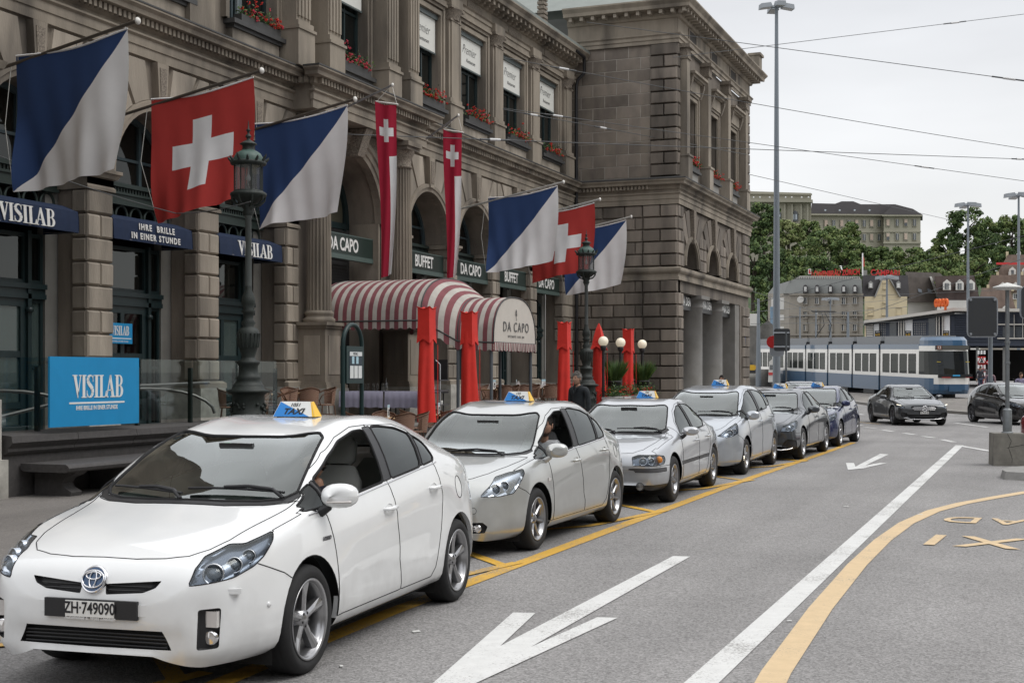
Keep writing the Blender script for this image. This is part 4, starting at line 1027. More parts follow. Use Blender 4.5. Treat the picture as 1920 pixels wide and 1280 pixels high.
 # dashes curving across the junction
 for a in ((1600,796,1617,798),(1622,801,1642,803),(1653,806,1675,809),(1695,812,1716,815),(1730,818,1754,821),(1765,824,1789,829),(1791,793,1852,801),(1596,775,1620,778)):
  p,q = on_z(a[0],a[1]),on_z(a[2],a[3]); strip('white_dash',[(p.x,p.y),(q.x,q.y)],.16,PW,.008)
 strip('beige_line',[tuple(on_z(1598,790))[:2],tuple(on_z(1650,795))[:2]],.16,PB)
 # lettering on the bay, read from the other side
 def road_text(txt,x,y,h,w,m):
  me = text_mesh(txt,1,0,bold=.012,space=1.25); me.materials.append(m); o = bpy.data.objects.new('road_lettering',me); COL.objects.link(o)
  o.location = (x,y,.009); o.rotation_euler = (0,0,PI-.06); o.scale = (w,h,1); struct(o)
 road_text('TAXI',-.05,15.0,1.35,.92,PB); road_text('LAD',-.55,17.2,.95,.62,PB)
 # kerbed traffic island at the right, tram island behind
 CON = mat('kerb_concrete',(.24,.235,.225),.85,noise=.2,nscale=8,bump=.4)
 isl = [(-.80,24.6),(-.72,24.1),(-.3,23.9),(1.5,24.1),(1.5,26.0),(-.35,26.0),(-.70,25.5)]
 b = MB(); b.prism(isl,lambda p: (p[0],p[1],0),lambda p: (p[0]*.96+.0,25+(p[1]-25)*.94,.13)); struct(b.build('island_kerb',CON))
 b = MB(); b.prism([(x*.72+.15,25+(y-25)*.68) for x,y in isl],lambda p: (p[0],p[1],.1),lambda p: (p[0],p[1],.136)); struct(b.build('island_asphalt',WALK))
 e = [(-30,90.5),(-14.7,81.5),(-10.1,75.5),(-7.0,67.8),(-3.4,62.2),(3.5,55.5),(14,47)]
 top = [(x+3.4+.02*i,y+5.5) for i,(x,y) in enumerate(e)]
 b = MB(); n = len(e)
 far = [(-40,100),(-20.0,94.0),(-12,90),(-6,84),(2,78),(12,70),(26,62)]
 b.add([(x,y,gz(x,y)+.12) for x,y in e+far],[(i,i+1,n+i+1,n+i) for i in range(n-1)],True)
 b.add([(x,y,gz(x,y)+.12) for x,y in e]+[(x,y,gz(x,y)-.1) for x,y in e],[(i,i+1,n+i+1,n+i) for i in range(n-1)]); struct(b.build('tram_island',TRACKM))
 for k in (2.2,3.64,5.2,6.64):
  strip('tram_rail',[(x+k*.62,y+k*.8) for x,y in e],.07,mat('rail_steel',(.10,.095,.09),.4,.6),.125)
 strip('kerb_line',[(x+.08,y+.1) for x,y in e],.22,mat('kerb_granite'),.123)
 # a few bits of litter
 LM = mat('litter_white',(.7,.7,.68),.7);
 for px,py,s in ((780,1185,.035),(1586,950,.04),(1725,965,.035),(1020,1215,.02),(1480,1165,.02),(640,1250,.02)):
  p = on_z(px,py); b = MB(); b.cbox((p.x,p.y,.008),(s*1.6,s,.006),Matrix.Rotation(px,3,'Z')); tag(b.build('litter',LM),'scrap of white paper lying on the asphalt','litter','scraps of litter on the road')
 for px,py,w_ in ((1180,1085,.0),(1300,900,0)): pass
add_ground()
# ------------------------------------------------------------ the railway station
STONE = dict(noise=.16,nscale=1.1,bump=.35,bscale=90)
def stone(name,col,rand=.0,t=(.060,.053,.046),ta=.5,sc=.55):
 return mat(name,col,.9,noise=.2,nscale=2.4,bump=.8,bscale=45,rand=rand,tint=(*t,sc*1.7,min(1,ta*1.5)),stretch=(1,1,.22),detail=8)
ST = stone('sandstone_trim',(.285,.246,.198)); STB = stone('sandstone_block',(.335,.292,.240),.24); STW = stone('sandstone_wall',(.245,.210,.172))
STD = stone('wing_sandstone',(.205,.175,.147),.34,sc=.8); STDW = stone('wing_sandstone_wall',(.175,.150,.126))
MARB = mat('plinth_marble',(.40,.385,.35),.7,noise=.22,nscale=7,bump=.3,bscale=30,tint=(.2,.19,.17,2.2,.7),rand=.08)
CARV = mat('carved_stone',(.20,.17,.138),.9,noise=.75,nscale=26,bump=1,bscale=38)
DGRN = mat('dark_green_joinery',(.014,.028,.030),.38,noise=.15,nscale=5)
SLATE = mat('zinc_roof',(.20,.22,.205),.6,noise=.12,nscale=1.5)
LEAD = mat('lead_flashing',(.055,.055,.055),.6,noise=.2,nscale=5)
WGL = glass_mat('window_glass',(.16,.19,.19),opac=.25,base=(.02,.025,.025),refl=1.5)
WGLS = glass_mat('shop_glass',(.62,.62,.58),refl=.9)
WGLC = glass_mat('curtained_glass',(.30,.36,.35),opac=.55,base=(.10,.14,.135),refl=1.3)
NAVY = mat('navy_awning',(.008,.020,.056),.8,noise=.12,nscale=8)
LETW = mat('letter_white',(.74,.74,.72),.5)
SIGNG = mat('sign_green',(.020,.035,.030),.4)
SIGNL = mat('sign_green_edge',(.08,.115,.105),.5)
WARM = mat('glow_interior',(.45,.28,.10),.8,noise=.3,nscale=2.5,emit=(1,.52,.13,.9))  # emission stands in for lamplight on the shop wall
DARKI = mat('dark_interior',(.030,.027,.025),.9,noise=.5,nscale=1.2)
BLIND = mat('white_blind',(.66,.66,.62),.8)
def unit_block(key,m):
 """hewn block: 1 x 1 face at x=1 with a chamfered rim"""
 b = MB(); e = .055
 b.add([(0,0,0),(0,1,0),(0,1,1),(0,0,1),(.55,.012,.02),(.55,.988,.02),(.55,.988,.98),(.55,.012,.98),(1,e,e*1.4),(1,1-e,e*1.4),(1,1-e,1-e*1.4),(1,e,1-e*1.4)],
    [(0,1,5,4),(1,2,6,5),(2,3,7,6),(3,0,4,7),(4,5,9,8),(5,6,10,9),(6,7,11,10),(7,4,8,11),(8,9,10,11)],False)
 return b.mesh(key,m)
UB = {}
def blk(parent,x,y,z,d,w,h,face='x',m=None,g=.012):
 """stone block; face x: front looks to +x, face y: front looks to -y (towards the camera)"""
 m = m or STB
 if m.name not in UB: UB[m.name] = unit_block('stone_block',m)
 o = link('stone_block',UB[m.name],parent)
 px,py,pz = parent.location
 if face == 'x': o.location = (x-px,y+g-py,z+g-pz); o.scale = (d,w-2*g,h-2*g)
 else: o.location = (x+g-px,y-py,z+g-pz); o.rotation_euler = (0,0,-PI/2); o.scale = (d,w-2*g,h-2*g)
 return o
def sweep_y(prof,x0,y0,y1,ret0=True,ret1=False):
 """moulding along y: profile (projection, z) upwards, closed to the wall; mitred return at the near end"""
 b = MB(); n = len(prof); vs = []
 for y,rt in ((y0,ret0),(y1,ret1)):
  for p,z in prof: vs.append((x0+p,y-(p if rt and y == y0 else 0)+(p if rt and y == y1 else 0),z))
 vs += [(x0,y0,prof[0][1]),(x0,y0,prof[-1][1]),(x0,y1,prof[0][1]),(x0,y1,prof[-1][1])]
 b.add(vs,[(i,i+1,n+i+1,n+i) for i in range(n-1)])
 if ret0:
  r = [(x0,y0-p,z) for p,z in prof]; b.add([(x0+p,y0-p,z) for p,z in prof]+r,[(i,i+1,n+i+1,n+i) for i in range(n-1)])
 b.add([(x0+p,y0-(p if ret0 else 0),z) for p,z in prof]+[(x0-.01,y0,prof[-1][1]),(x0-.01,y0,prof[0][1])],[tuple(range(n+2))])
 b.add([(x0+p,y1+(p if ret1 else 0),z) for p,z in prof]+[(x0-.01,y1,prof[-1][1]),(x0-.01,y1,prof[0][1])],[tuple(range(n+2))])
 return b
def sweep_x(prof,y0,x0,x1,miter=0):
 """moulding along x on a wall that faces -y"""
 b = MB(); n = len(prof); vs = [(x0,y0-p,z) for p,z in prof]+[(x1+p*miter,y0-p,z) for p,z in prof]
 b.add(vs,[(i,i+1,n+i+1,n+i) for i in range(n-1)])
 b.add([(x1+p*miter,y0-p,z) for p,z in prof]+[(x1,y0+.01,prof[-1][1]),(x1,y0+.01,prof[0][1])],[tuple(range(n+2))])
 return b
ENT = [(.0,8.50),(.06,8.50),(.06,8.70),(.09,8.71),(.09,8.88),(.15,8.92),(.15,8.96),(.04,8.98),(.04,9.06),(.10,9.10),(.13,9.11),(.13,9.26),(.36,9.27),(.38,9.36),(.46,9.42),(.46,9.46),(.0,9.52)]
def arch_front(b,yc,hw,bw,zs,zt,x,depth,r=None,n=20):
 """wall field with a round arch cut out, plus the soffit; faces +x"""
 r = r or hw; P = [(yc-r*math.cos(PI*i/n),zs+r*math.sin(PI*i/n)) for i in range(n+1)]
 for (ya,za),(yb,zb) in zip(P,P[1:]): b.add([(x,ya,za),(x,yb,zb),(x,yb,zt),(x,ya,zt)],[(0,1,2,3)])
 if bw > hw:
  for s in (-1,1): b.add([(x,yc+s*hw,zs),(x,yc+s*bw,zs),(x,yc+s*bw,zt),(x,yc+s*hw,zt)],[(0,1,2,3)])
 b.add([(x,y,z) for y,z in P]+[(x-depth,y,z) for y,z in P],[(i,i+1,n+2+i,n+1+i) for i in range(n)],True)
def ring(b,yc,zs,prof,a0=0,a1=PI,n=24,x=0):
 """moulding bent round an arch: profile of (radius, projection)"""
 k = len(prof); vs = []
 for i in range(n+1):
  a = a0+(a1-a0)*i/n
  for r,p in prof: vs.append((x+p,yc-r*math.cos(a),zs+r*math.sin(a)))
 b.add(vs,[(i*k+j,(i+1)*k+j,(i+1)*k+j+1,i*k+j+1) for i in range(n) for j in range(k-1)],False)
def voussoirs(par,yc,zs,r0,hw,zt,x,d,n=7,m=None):
 """radial stones between the arch and the architrave, each one a part"""
 m = m or STB
 def outer(a):
  c,s = -math.cos(a),math.sin(a); k = 1e9
  if abs(c) > 1e-6: k = min(k,hw/abs(c))
  if s > 1e-6: k = min(k,(zt-zs)/s)
  return (yc+c*k,zs+s*k)
 ca = math.atan2(zt-zs,hw)
 for i in range(n):
  if i == n//2: continue
  a0 = PI*i/n+.012; a1 = PI*(i+1)/n-.012
  pts = [(yc-r0*math.cos(a0+(a1-a0)*k/4),zs+r0*math.sin(a0+(a1-a0)*k/4)) for k in range(5)]
  op = [outer(a1)]
  for cc in (PI-ca,ca):
   if a0 < cc < a1: op.append(outer(cc))
  op.append(outer(a0)); P = pts+op
  cy = sum(p[0] for p in P)/len(P); cz = sum(p[1] for p in P)/len(P)
  sh = lambda p,k: (cy+(p[0]-cy)*k,cz+(p[1]-cz)*k)
  b = MB(); b.prism(P,lambda p: (x,*sh(p,.975)),lambda p: (x+d,*sh(p,.91))); b.build('arch_stone',m,par)
 a = PI/2; w0,w1 = .13,.20
 b = MB(); b.prism([(yc-w0,zs+r0-.1),(yc+w0,zs+r0-.1),(yc+w1,zt-.03),(yc-w1,zt-.03)],lambda p: (x,p[0],p[1]),lambda p: (x+d+.10,p[0],p[1])); k = b.build('keystone',ST,par)
 b = MB(); b.prism([(yc-w0*.62,zs+r0+.02),(yc+w0*.62,zs+r0+.02),(yc+w1*.62,zt-.14),(yc-w1*.62,zt-.14)],lambda p: (x+d+.06,p[0],p[1]),lambda p: (x+d+.115,p[0],p[1])); b.build('carved_panel',CARV,k)
def serif_word(word,h,par,origin,xdir,updir,m,t=.006,name='lettering',sx=1.0):
 """fat and thin serif capitals built from strokes: V I S L A B"""
 M = basis(origin,xdir,updir); b = MB(); cx = 0
 def poly(P):
  P = [((x+cx)*sx,y) for x,y in P]; n = len(P); P = P if sum(P[i][0]*P[(i+1) % n][1]-P[(i+1) % n][0]*P[i][1] for i in range(n)) > 0 else P[::-1]
  v = [M @ Vector((x*h,y*h,t)) for x,y in P]; w = [M @ Vector((x*h,y*h,-t)) for x,y in P]
  b.add(v+w,[tuple(range(n)),tuple(range(n,2*n))[::-1]]+[(i,n+i,n+(i+1) % n,(i+1) % n) for i in range(n)])
 def rect(x0,x1,y0,y1): poly([(x0,y0),(x1,y0),(x1,y1),(x0,y1)])
 def bow(x,y0,y1,w,tk,th=.045):
  yc = (y0+y1)/2; ry = (y1-y0)/2; N_ = 12
  o = [(x+w*math.cos(a),yc+ry*math.sin(a)) for a in [PI/2-PI*i/N_ for i in range(N_+1)]]
  i_ = [(x+(w-tk)*math.cos(a),yc+(ry-th)*math.sin(a)) for a in [PI/2-PI*i/N_ for i in range(N_+1)]]
  for k in range(N_): poly([o[k],o[k+1],i_[k+1],i_[k]])
 for ch in word:
  if ch == 'I': rect(0,.34,0,.045); rect(0,.34,.955,1); rect(.08,.26,.045,.955); w = .36
  elif ch == 'L': rect(0,.34,.955,1); rect(.08,.26,.045,.955); rect(0,.56,0,.045); poly([(.56,0),(.56,.30),(.53,.30),(.44,.045)]); w = .50
  elif ch == 'V': rect(-.02,.32,.955,1); rect(.44,.68,.955,1); poly([(.06,.955),(.25,.955),(.42,.22),(.33,0)]); poly([(.53,.955),(.58,.955),(.37,0),(.33,0),(.36,.2)]); w = .62
  elif ch == 'A': rect(-.04,.20,0,.045); rect(.34,.72,0,.045); poly([(.06,.045),(.11,.045),(.34,.85),(.34,1),(.31,1)]); poly([(.31,1),(.40,1),(.64,.045),(.44,.045),(.30,.80)]); rect(.16,.48,.30,.345); w = .70
  elif ch == 'B': rect(0,.34,0,.045); rect(0,.34,.955,1); rect(.08,.26,.045,.955); rect(.26,.34,.50,.545); bow(.34,.50,1,.24,.15); bow(.34,0,.545,.28,.17); w = .66
  elif ch == 'S':
   P = [(.47,.80),(.44,.91),(.34,.985),(.22,.965),(.12,.88),(.09,.75),(.17,.62),(.32,.50),(.43,.38),(.45,.22),(.37,.08),(.25,.02),(.12,.05),(.06,.18)]; W = [.015,.022,.024,.05,.075,.088,.098,.10,.098,.088,.065,.030,.022,.016]
   for k in range(len(P)-1):
    a,c = Vector(P[k]),Vector(P[k+1]); d = (c-a).normalized(); n_ = Vector((-d.y,d.x)); poly([tuple(a+n_*W[k]),tuple(a-n_*W[k]),tuple(c-n_*W[k+1]),tuple(c+n_*W[k+1])])
   rect(.455,.49,.70,1.0); rect(.02,.055,0,.32); w = .56
  cx += w
 b2 = b; o = b2.build(name,m,par); return o
def add_station():
 X = -18.0
 st = empty('station_building',(X,36,0),'long sandstone station front with arches, columns and flags behind the taxi rank','building')
 bays = [20.75,24.6,28.45,38.4,42.1,45.8,49.5]; hw = 1.50
 # ---- wall fields with arches, piers
 b = MB()
 lim = [18.82,22.67,26.53,30.05,None,36.55,40.25,43.95,47.65,52.4]
 half = {20.75: 1.925,24.6: 1.925,28.45: 1.925,38.4: 1.85,42.1: 1.85,45.8: 1.85,49.5: 1.85}
 for y in bays: arch_front(b,y,hw,half[y],5.93,8.52,X-.05,.80)
 b.box(X-.06-.3,X-.05,51.35,52.4,.5,8.52); b.box(X-.36,X-.05,10,18.83,.5,8.52); b.box(X-.36,X-.05,30.37,31.4,.5,8.52); b.box(X-.36,X-.05,35.2,36.55,.5,8.52)
 arch_front(b,33.3,1.9,1.95,6.1,8.52,X-.02,1.2)
 b.build('wall',STW,st)
 for y in bays: voussoirs(st,y,5.93,1.72,half[y]-.01,8.5,X-.05,.085,9)
 for y in bays: b = MB(); ring(b,y,5.93,[(1.50,-.2),(1.50,.05),(1.60,.06),(1.62,.09),(1.72,.09),(1.74,0)],x=X); b.build('archivolt',ST,st)
 b = MB()
 ring(b,33.3,6.1,[(1.85,-.2),(1.85,.04),(1.98,.05),(2.0,.09),(2.14,.10),(2.17,.15),(2.30,.16),(2.32,0)],x=X)
 b.build('archivolt',ST,st)
 # carved spandrels and console over the large arch
 for s in (-1,1):
  P = [(33.3+s*2.34*math.cos(a),6.1+2.34*math.sin(a)) for a in [.25+.95*i/8 for i in range(9)]]+[(33.3+s*.9,8.47),(33.3+s*2.28,8.47)]
  b = MB(); b.prism(P if s > 0 else P[::-1],lambda p: (X-.05,p[0],p[1]),lambda p: (X+.03,p[0],p[1])); b.build('carved_spandrel',CARV,st)
 b = MB(); b.prism([(X,7.75),(X+.34,7.75),(X+.46,8.1),(X+.62,8.48),(X,8.48)],lambda p: (p[0],33.1,p[1]),lambda p: (p[0],33.5,p[1])); b.build('carved_console',CARV,st)
 piers = [(18.0,19.25),(22.27,23.10),(26.10,26.95),(29.95,30.55),(36.1,36.9),(39.9,40.6),(43.6,44.3),(47.3,48.0),(51.0,52.35)]
 h = .487; nrow = 8; z0 = 1.60
 for i,(ya,yb) in enumerate(piers):
  bb = MB(); bb.box(X-.78,X-.06,ya+.06,yb-.06,.5,5.5); bb.build('pier',STW,st)
  mb = MB(); mb.box(X-.85,X+.12,ya-.08,yb+.08,.1,1.44); mb.build('marble_plinth',MARB,st)
  mb = sweep_y([(.12,1.44),(.12,1.55),(.05,1.60),(0,1.60)],X,ya-.0,yb+.0,True,True); mb.build('base_moulding',ST,st)
  for r in range(nrow):
   z = z0+r*h
   if r % 2 == 0:
    w = (yb-ya)/2
    for k in (0,1): blk(st,X-.06,ya+k*w,z,.07,w,h)
   else: blk(st,X-.06,ya,z,.07,yb-ya,h)
   if i < 5 or r > 2: blk(st,X-.40,ya+.07,z,.07,.36,h,'y')
  b = sweep_y([(0,5.50),(.03,5.50),(.03,5.56),(.0,5.60),(.0,5.74),(.06,5.76),(.10,5.84),(.13,5.86),(.13,5.93),(0,5.93)],X,ya,yb,True,True); b.build('impost',ST,st)
  b = MB(); b.box(X-.80,X,ya,yb,5.50,5.92); b.box(X-.82,X,ya-.05,yb+.05,5.78,5.91); b.build('impost_core',ST,st)
  JP = mat('jamb_plaster',(.20,.195,.18),.9,noise=.15,nscale=2); rev = MB()
  if i != 8: rev.box(X-1.0,X-.44,yb-.12,yb+.30,.58,5.5); rev.build('jamb',JP,st)
  rev = MB(); rev.box(X-1.0,X-.80,ya-.30,ya+.1,.58,5.5); rev.build('jamb',JP,st)
 # ---- entablature, with the part over the columns standing forward
 M_ = .62
 for y0,y1,f,r0,r1 in ((8,30.15,0,False,False),(30.15,36.75,M_,True,True),(36.75,52.4,0,False,False)):
  b = sweep_y(ENT,X+f,y0,y1,r0,r1)
  if f: b.box(X,X+f,y0,y1,8.5,9.5)
  b.build('entablature',ST,st)
  d = MB(); y = y0+.05
  while y < y1-.06: d.box(X+f+.10,X+f+.26,y,y+.085,9.11,9.25); y += .155
  if f:
   x = X+.05
   while x < X+f: d.box(x,x+.085,y0-.24,y0-.1,9.11,9.25); x += .155
  stuff(d.build('dentils',ST,st))
  b = sweep_y([(.45,9.462),(.475,9.465),(.475,9.50),(0,9.56)],X+f,y0,y1,r0,r1); b.build('flashing',LEAD,st)
 # ---- the two great fluted columns with pedestals
 for yc in (30.95,35.75):
  cx = X+.36
  pe = MB(); pe.box(X,X+.80,yc-.46,yc+.46,1.44,3.02); pe.build('pedestal',ST,st)
  pm = MB(); pm.box(X,X+.92,yc-.58,yc+.58,.1,1.40); pm.build('marble_plinth',MARB,st)
  mb = MB();
  for z,p,hh in ((1.40,.10,.09),(1.49,.06,.07),(2.94,.05,.07),(3.01,.11,.08)): mb = MB(); mb.box(X,X+.80+p,yc-.46-p,yc+.46+p,z,z+hh); mb.build('pedestal_moulding',ST,st)
  pn = MB(); pn.box(X+.80,X+.815,yc-.30,yc+.30,1.75,2.75); pn.box(X+.18,X+.64,yc-.475,yc-.46,1.75,2.75); pn.build('pedestal_panel',STB,st)
  b = MB(); prof = [(.40,3.09),(.42,3.13),(.42,3.19),(.36,3.23),(.35,3.27),(.38,3.31),(.38,3.35),(.33,3.40)]; b.lathe(prof,c=(cx,yc,0),n=32)
  nf = 20; vs = []; lev = [3.38,4.5,5.6,6.7,7.75]; rad = [.325,.322,.312,.295,.278]
  per = 5; ang = []
  for k in range(nf):
   for j,dr in enumerate((0,0,-.028,-.036,-.028)): ang.append((2*PI*(k+(0,.16,.36,.58,.80)[j])/nf,dr))
  for z,r in zip(lev,rad):
   for a,dr in ang: vs.append((cx+(r+dr)*math.cos(a),yc+(r+dr)*math.sin(a),z))
  m = len(ang); b.add(vs,[(i*m+j,i*m+(j+1) % m,(i+1)*m+(j+1) % m,(i+1)*m+j) for i in range(4) for j in range(m)],False)
  b.build('column',ST,st)
  c = MB(); c.lathe([(.28,7.74),(.32,7.77),(.32,7.80),(.285,7.83),(.30,8.02),(.38,8.20),(.40,8.26)],c=(cx,yc,0),n=28)
  c.build('column_capital',CARV,st)
  c = MB(); c.box(cx-.38,cx+.40,yc-.41,yc+.41,8.26,8.36); c.box(cx-.42,cx+.46,yc-.46,yc+.46,8.36,8.49);
  c.build('abacus',ST,st)
 # ---- shop fronts in the arches
 def frame(name,y0,y1,z0,z1,x,w=.09,d=.08,m=DGRN,mull=(),tran=(),par=st,glass=WGL,gname='window_pane'):
  b = MB(); b.box(x,x+d,y0,y0+w,z0,z1); b.box(x,x+d,y1-w,y1,z0,z1); b.box(x,x+d,y0+w,y1-w,z0,z0+w); b.box(x,x+d,y0+w,y1-w,z1-w,z1)
  for y in mull: b.box(x+.003,x+d-.003,y-w*.4,y+w*.4,z0+w,z1-w)
  for z in tran: b.box(x+.006,x+d-.006,y0+w,y1-w,z-w*.4,z+w*.4)
  f = b.build(name,m,par)
  ys = [y0+w]+sorted(mull)+[y1-w]; zs = [z0+w]+sorted(tran)+[z1-w]
  for ya,yb in zip(ys,ys[1:]):
   for za,zb in zip(zs,zs[1:]): g = MB(); g.add([(x+d*.4,ya,za),(x+d*.4,yb,za),(x+d*.4,yb,zb),(x+d*.4,ya,zb)],[(0,1,2,3)]); g.build(gname,glass,f)
  return f
 xf = X-.92
 for i,y in enumerate(bays):
  a,c = y-hw,y+hw; shop = i < 3
  gl = (WGLC,WGLS,WGLC,WGL,WGL,WGL,WGL)[i]
  # back of the room
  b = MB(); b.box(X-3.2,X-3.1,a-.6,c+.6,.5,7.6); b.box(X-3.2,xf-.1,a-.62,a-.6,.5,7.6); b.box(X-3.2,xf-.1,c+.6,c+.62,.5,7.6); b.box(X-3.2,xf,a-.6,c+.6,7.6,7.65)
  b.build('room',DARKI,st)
  if i in (1,2):      # far wall, glowing in place of lamplight, seen slantwise through the door
   w = MB(); w.box(X-2.95,X-1.15,c+.50,c+.58,*((2.75,3.3) if i == 1 else (3.45,4.3))); w.build('glow_wall',WARM,st)
   if i == 1:
    WD = mat('glow_shelf_wood',(.45,.28,.12),.6,emit=(1,.55,.2,.18))  # wood emits too, the lamplight put into the shelves themselves
    for k in range(4): w = MB(); w.box(X-2.9,X-1.15,c+.25,c+.5,1.0+k*.42,1.03+k*.42); w.build('shelf',WD,st)
    w = MB(); w.box(X-2.95,X-1.15,c+.52,c+.59,.9,2.72); w.build('shelf_back',WD,st); rr = random.Random(3); w = MB()
    for k in range(4):
     for q in range(12): w.cbox((X-2.8+q*.14,c+.33,1.10+k*.42),(.09,.08,rr.uniform(.06,.16)))
    stuff(w.build('goods',mat('goods_dark',(.06,.05,.05),.5),st))
  frame('shop_window',a+.0,a+.42,.60,3.25,xf,.07,mull=(),tran=(1.9,),glass=gl); frame('shop_window',c-.72,c-.30,.60,3.25,xf,.07,tran=(1.9,),glass=gl)
  frame('door',a+.50,c-.80,.60,3.25,xf+.02,.16,mull=((a+c-.3)/2,),tran=(1.15,2.15),glass=gl,gname='door_pane')
  frame('transom_window',a+.05,c-.80,3.55,4.55,xf,.08,glass=WGL); frame('transom_window',c-.72,c-.30,3.55,4.55,xf,.08,glass=WGL)
  b = MB()
  for z,p,hh in ((3.25,.06,.10),(3.35,.03,.10),(3.45,.08,.10)): b.box(xf-.02,xf+.10+p,a,c-.28,z,z+hh)
  for yy in (a+.46,c-.76):
   b.box(xf+.05,xf+.16,yy-.05,yy+.05,.6,4.6); b.lathe([(.0,-.05),(.085,-.03),(.085,.05),(0,.08)],c=(xf+.14,yy,3.02),n=8)
  b.build('door_surround',DGRN,st)
  # dentilled beam, ring ornaments
  b = MB()
  for z,p,hh in ((5.42,.10,.07),(5.49,.04,.16),(5.65,.08,.05),(5.70,.03,.10),(5.80,.12,.09)): b.box(xf-.02,xf+.14+p,a,c,z,z+hh)
  yy = a+.06
  while yy < c: b.box(xf+.14,xf+.20,yy,yy+.045,5.705,5.79); yy += .10
  b.build('transom_beam',mat('bronze_green',(.035,.05,.045),.45,.3),st)
  for k in range(6):
   yk = a+.27+k*.5; b = MB(); b.tube([(xf+.12,yk+.20*math.cos(t),5.18+.235*math.sin(t)) for t in [2*PI*q/22 for q in range(22)]],.036,6,closed=True)
   for s in (-1,1): b.lathe([(0,-.04),(.035,0),(0,.04)],c=(xf+.12,yk,5.18+s*.26),n=6)
   b.lathe([(0,-.03),(.03,0),(0,.03)],c=(xf+.12,yk+.25,5.18),n=6); b.build('ring_ornament',mat('bronze_green'),st)
  # fan light
  b = MB(); n = 16
  ring(b,y,5.93,[(1.50,0),(1.50,.10),(1.38,.10),(1.38,0)],x=xf,n=n)
  for yy in (y-.48,y+.48): b.box(xf,xf+.09,yy-.05,yy+.05,5.9,5.93+math.sqrt(1.45**2-.48**2))
  b.box(xf,xf+.08,y-1.4,y+1.4,6.42,6.48); b.build('fanlight_frame',mat('blue_grey_joinery',(.05,.075,.085),.45),st)
  P = [(y-1.42*math.cos(PI*k/n),5.93+1.42*math.sin(PI*k/n)) for k in range(n+1)]; g = MB(); g.add([(xf+.03,*p) for p in P],[tuple(range(n+1))]); g.build('fanlight_pane',glass_mat('fanlight_glass',(.15,.15,.14),opac=.35,base=(.035,.032,.028),refl=1.2),st)
 # large arch over the entrance
 b = MB(); ring(b,33.3,6.1,[(1.85,0),(1.85,.12),(1.66,.12),(1.66,0)],x=X-1.15,n=20); b.box(X-1.15,X-1.05,33.7,33.8,6.1,7.75); b.box(X-1.15,X-1.03,31.45,35.15,5.95,6.12); b.box(X-1.15,X-1.05,34.9,35.0,5.9,6.9); b.build('fanlight_frame',DGRN,st)
 g = MB(); P = [(33.3-1.7*math.cos(PI*k/20),6.1+1.7*math.sin(PI*k/20)) for k in range(21)]; g.add([(X-1.12,*p) for p in P],[tuple(range(21))]); g.build('fanlight_pane',mat('ochre_blind',(.085,.08,.055),.5,coat=.3),st)
 for q in (31.35,35.1): b = MB(); b.box(X-1.0,X-.05,q,q+.15,.58,6.1); b.build('jamb',ST,st)
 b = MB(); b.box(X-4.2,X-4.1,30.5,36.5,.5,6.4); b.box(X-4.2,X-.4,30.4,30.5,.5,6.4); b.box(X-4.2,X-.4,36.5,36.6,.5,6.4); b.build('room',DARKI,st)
 b = MB(); b.box(X-1.06,X-1.0,31.6,35.0,4.35,5.0);
 for k in range(7): b.box(X-1.0,X-.97,31.7,34.9,4.38+k*.085,4.42+k*.085)
 b.build('louvre',mat('louvre_dark',(.04,.04,.042),.6),st)
 # ---- name boards
 def board(y0,y1,txt,x=X-.55,z0=5.0,z1=5.52,ext=0):
  b = MB(); b.box(x,x+.12,y0,y1,z0,z1); o = b.build('name_board',SIGNG,st)
  e = MB(); e.box(x-.005,x+.135,y0,y1,z0-.13,z0); e.box(x,x+.13,y0,y1,z1,z1+.03); e.build('board_edge',SIGNL,st)
  text('board_lettering',txt,(x+.125,(y0+y1)/2+.02,(z0+z1)/2-.01),(0,1,0),(0,0,1),.50,LETW,st,sx=.80,bold=.011,extrude=.006)
 board(31.5,35.1,'DA CAPO',X-.35,5.08,5.62); board(36.95,39.9,'BUFFET',X-.3); board(40.62,43.6,'DA CAPO',X-.3); board(44.3,47.3,'BUFFET',X-.3); board(48.0,51.0,'DA CAPO',X-.3)
 for y in (41.3,45.0,48.7): text('window_lettering','DA CAPO',(xf+.16,y,2.75),(0,1,0),(0,0,1),.16,LETW,st,sx=.9)
 # ---- navy awnings
 for i,(y,t1,t2) in enumerate(((20.75,'V',None),(24.6,'IHRE  BRILLE','IN EINER STUNDE'),(28.45,'V',None))):
  y0,y1 = y-1.55,y+1.22
  aw = empty('awning',(X,y,5),('navy shop awning lettered VISILAB at the left edge of the photo','navy awning lettered IHRE BRILLE IN EINER STUNDE over the middle shop door','navy shop awning lettered VISILAB behind the cast iron lamp post')[i],'awning','navy awnings over the shop doors')
  b = MB(); n = 10
  def fn(u,v):
   z = 5.02-.02*v if v < .001 else 0; return None
  prof = [(-.85,5.20),(-.35,5.12),(.02,4.98),(.04,4.80),(.05,4.56)]
  vs = [];
  for k in range(n+1):
   yy = y0+(y1-y0)*k/n
   for x_,z_ in prof: vs.append((X+x_+.012*math.sin(k*2.3),yy,z_))
  b.add(vs,[(k*5+j,(k+1)*5+j,(k+1)*5+j+1,k*5+j+1) for k in range(n) for j in range(4)],False)
  for yy,s in ((y0,1),(y1,-1)): b.add([(X+x_,yy,z_) for x_,z_ in prof]+[(X-.85,yy,4.56)],[tuple(range(6))])
  b.build('cloth',NAVY,aw)
  b = MB(); b.tube([(X-.8,y1-.02,4.6),(X-.05,y1-.02,4.57)],.012); b.tube([(X+.03,y0,4.58),(X+.03,y1,4.58)],.012); b.build('awning_bar',mat('grey_metal',(.3,.3,.31),.4,.8),aw)
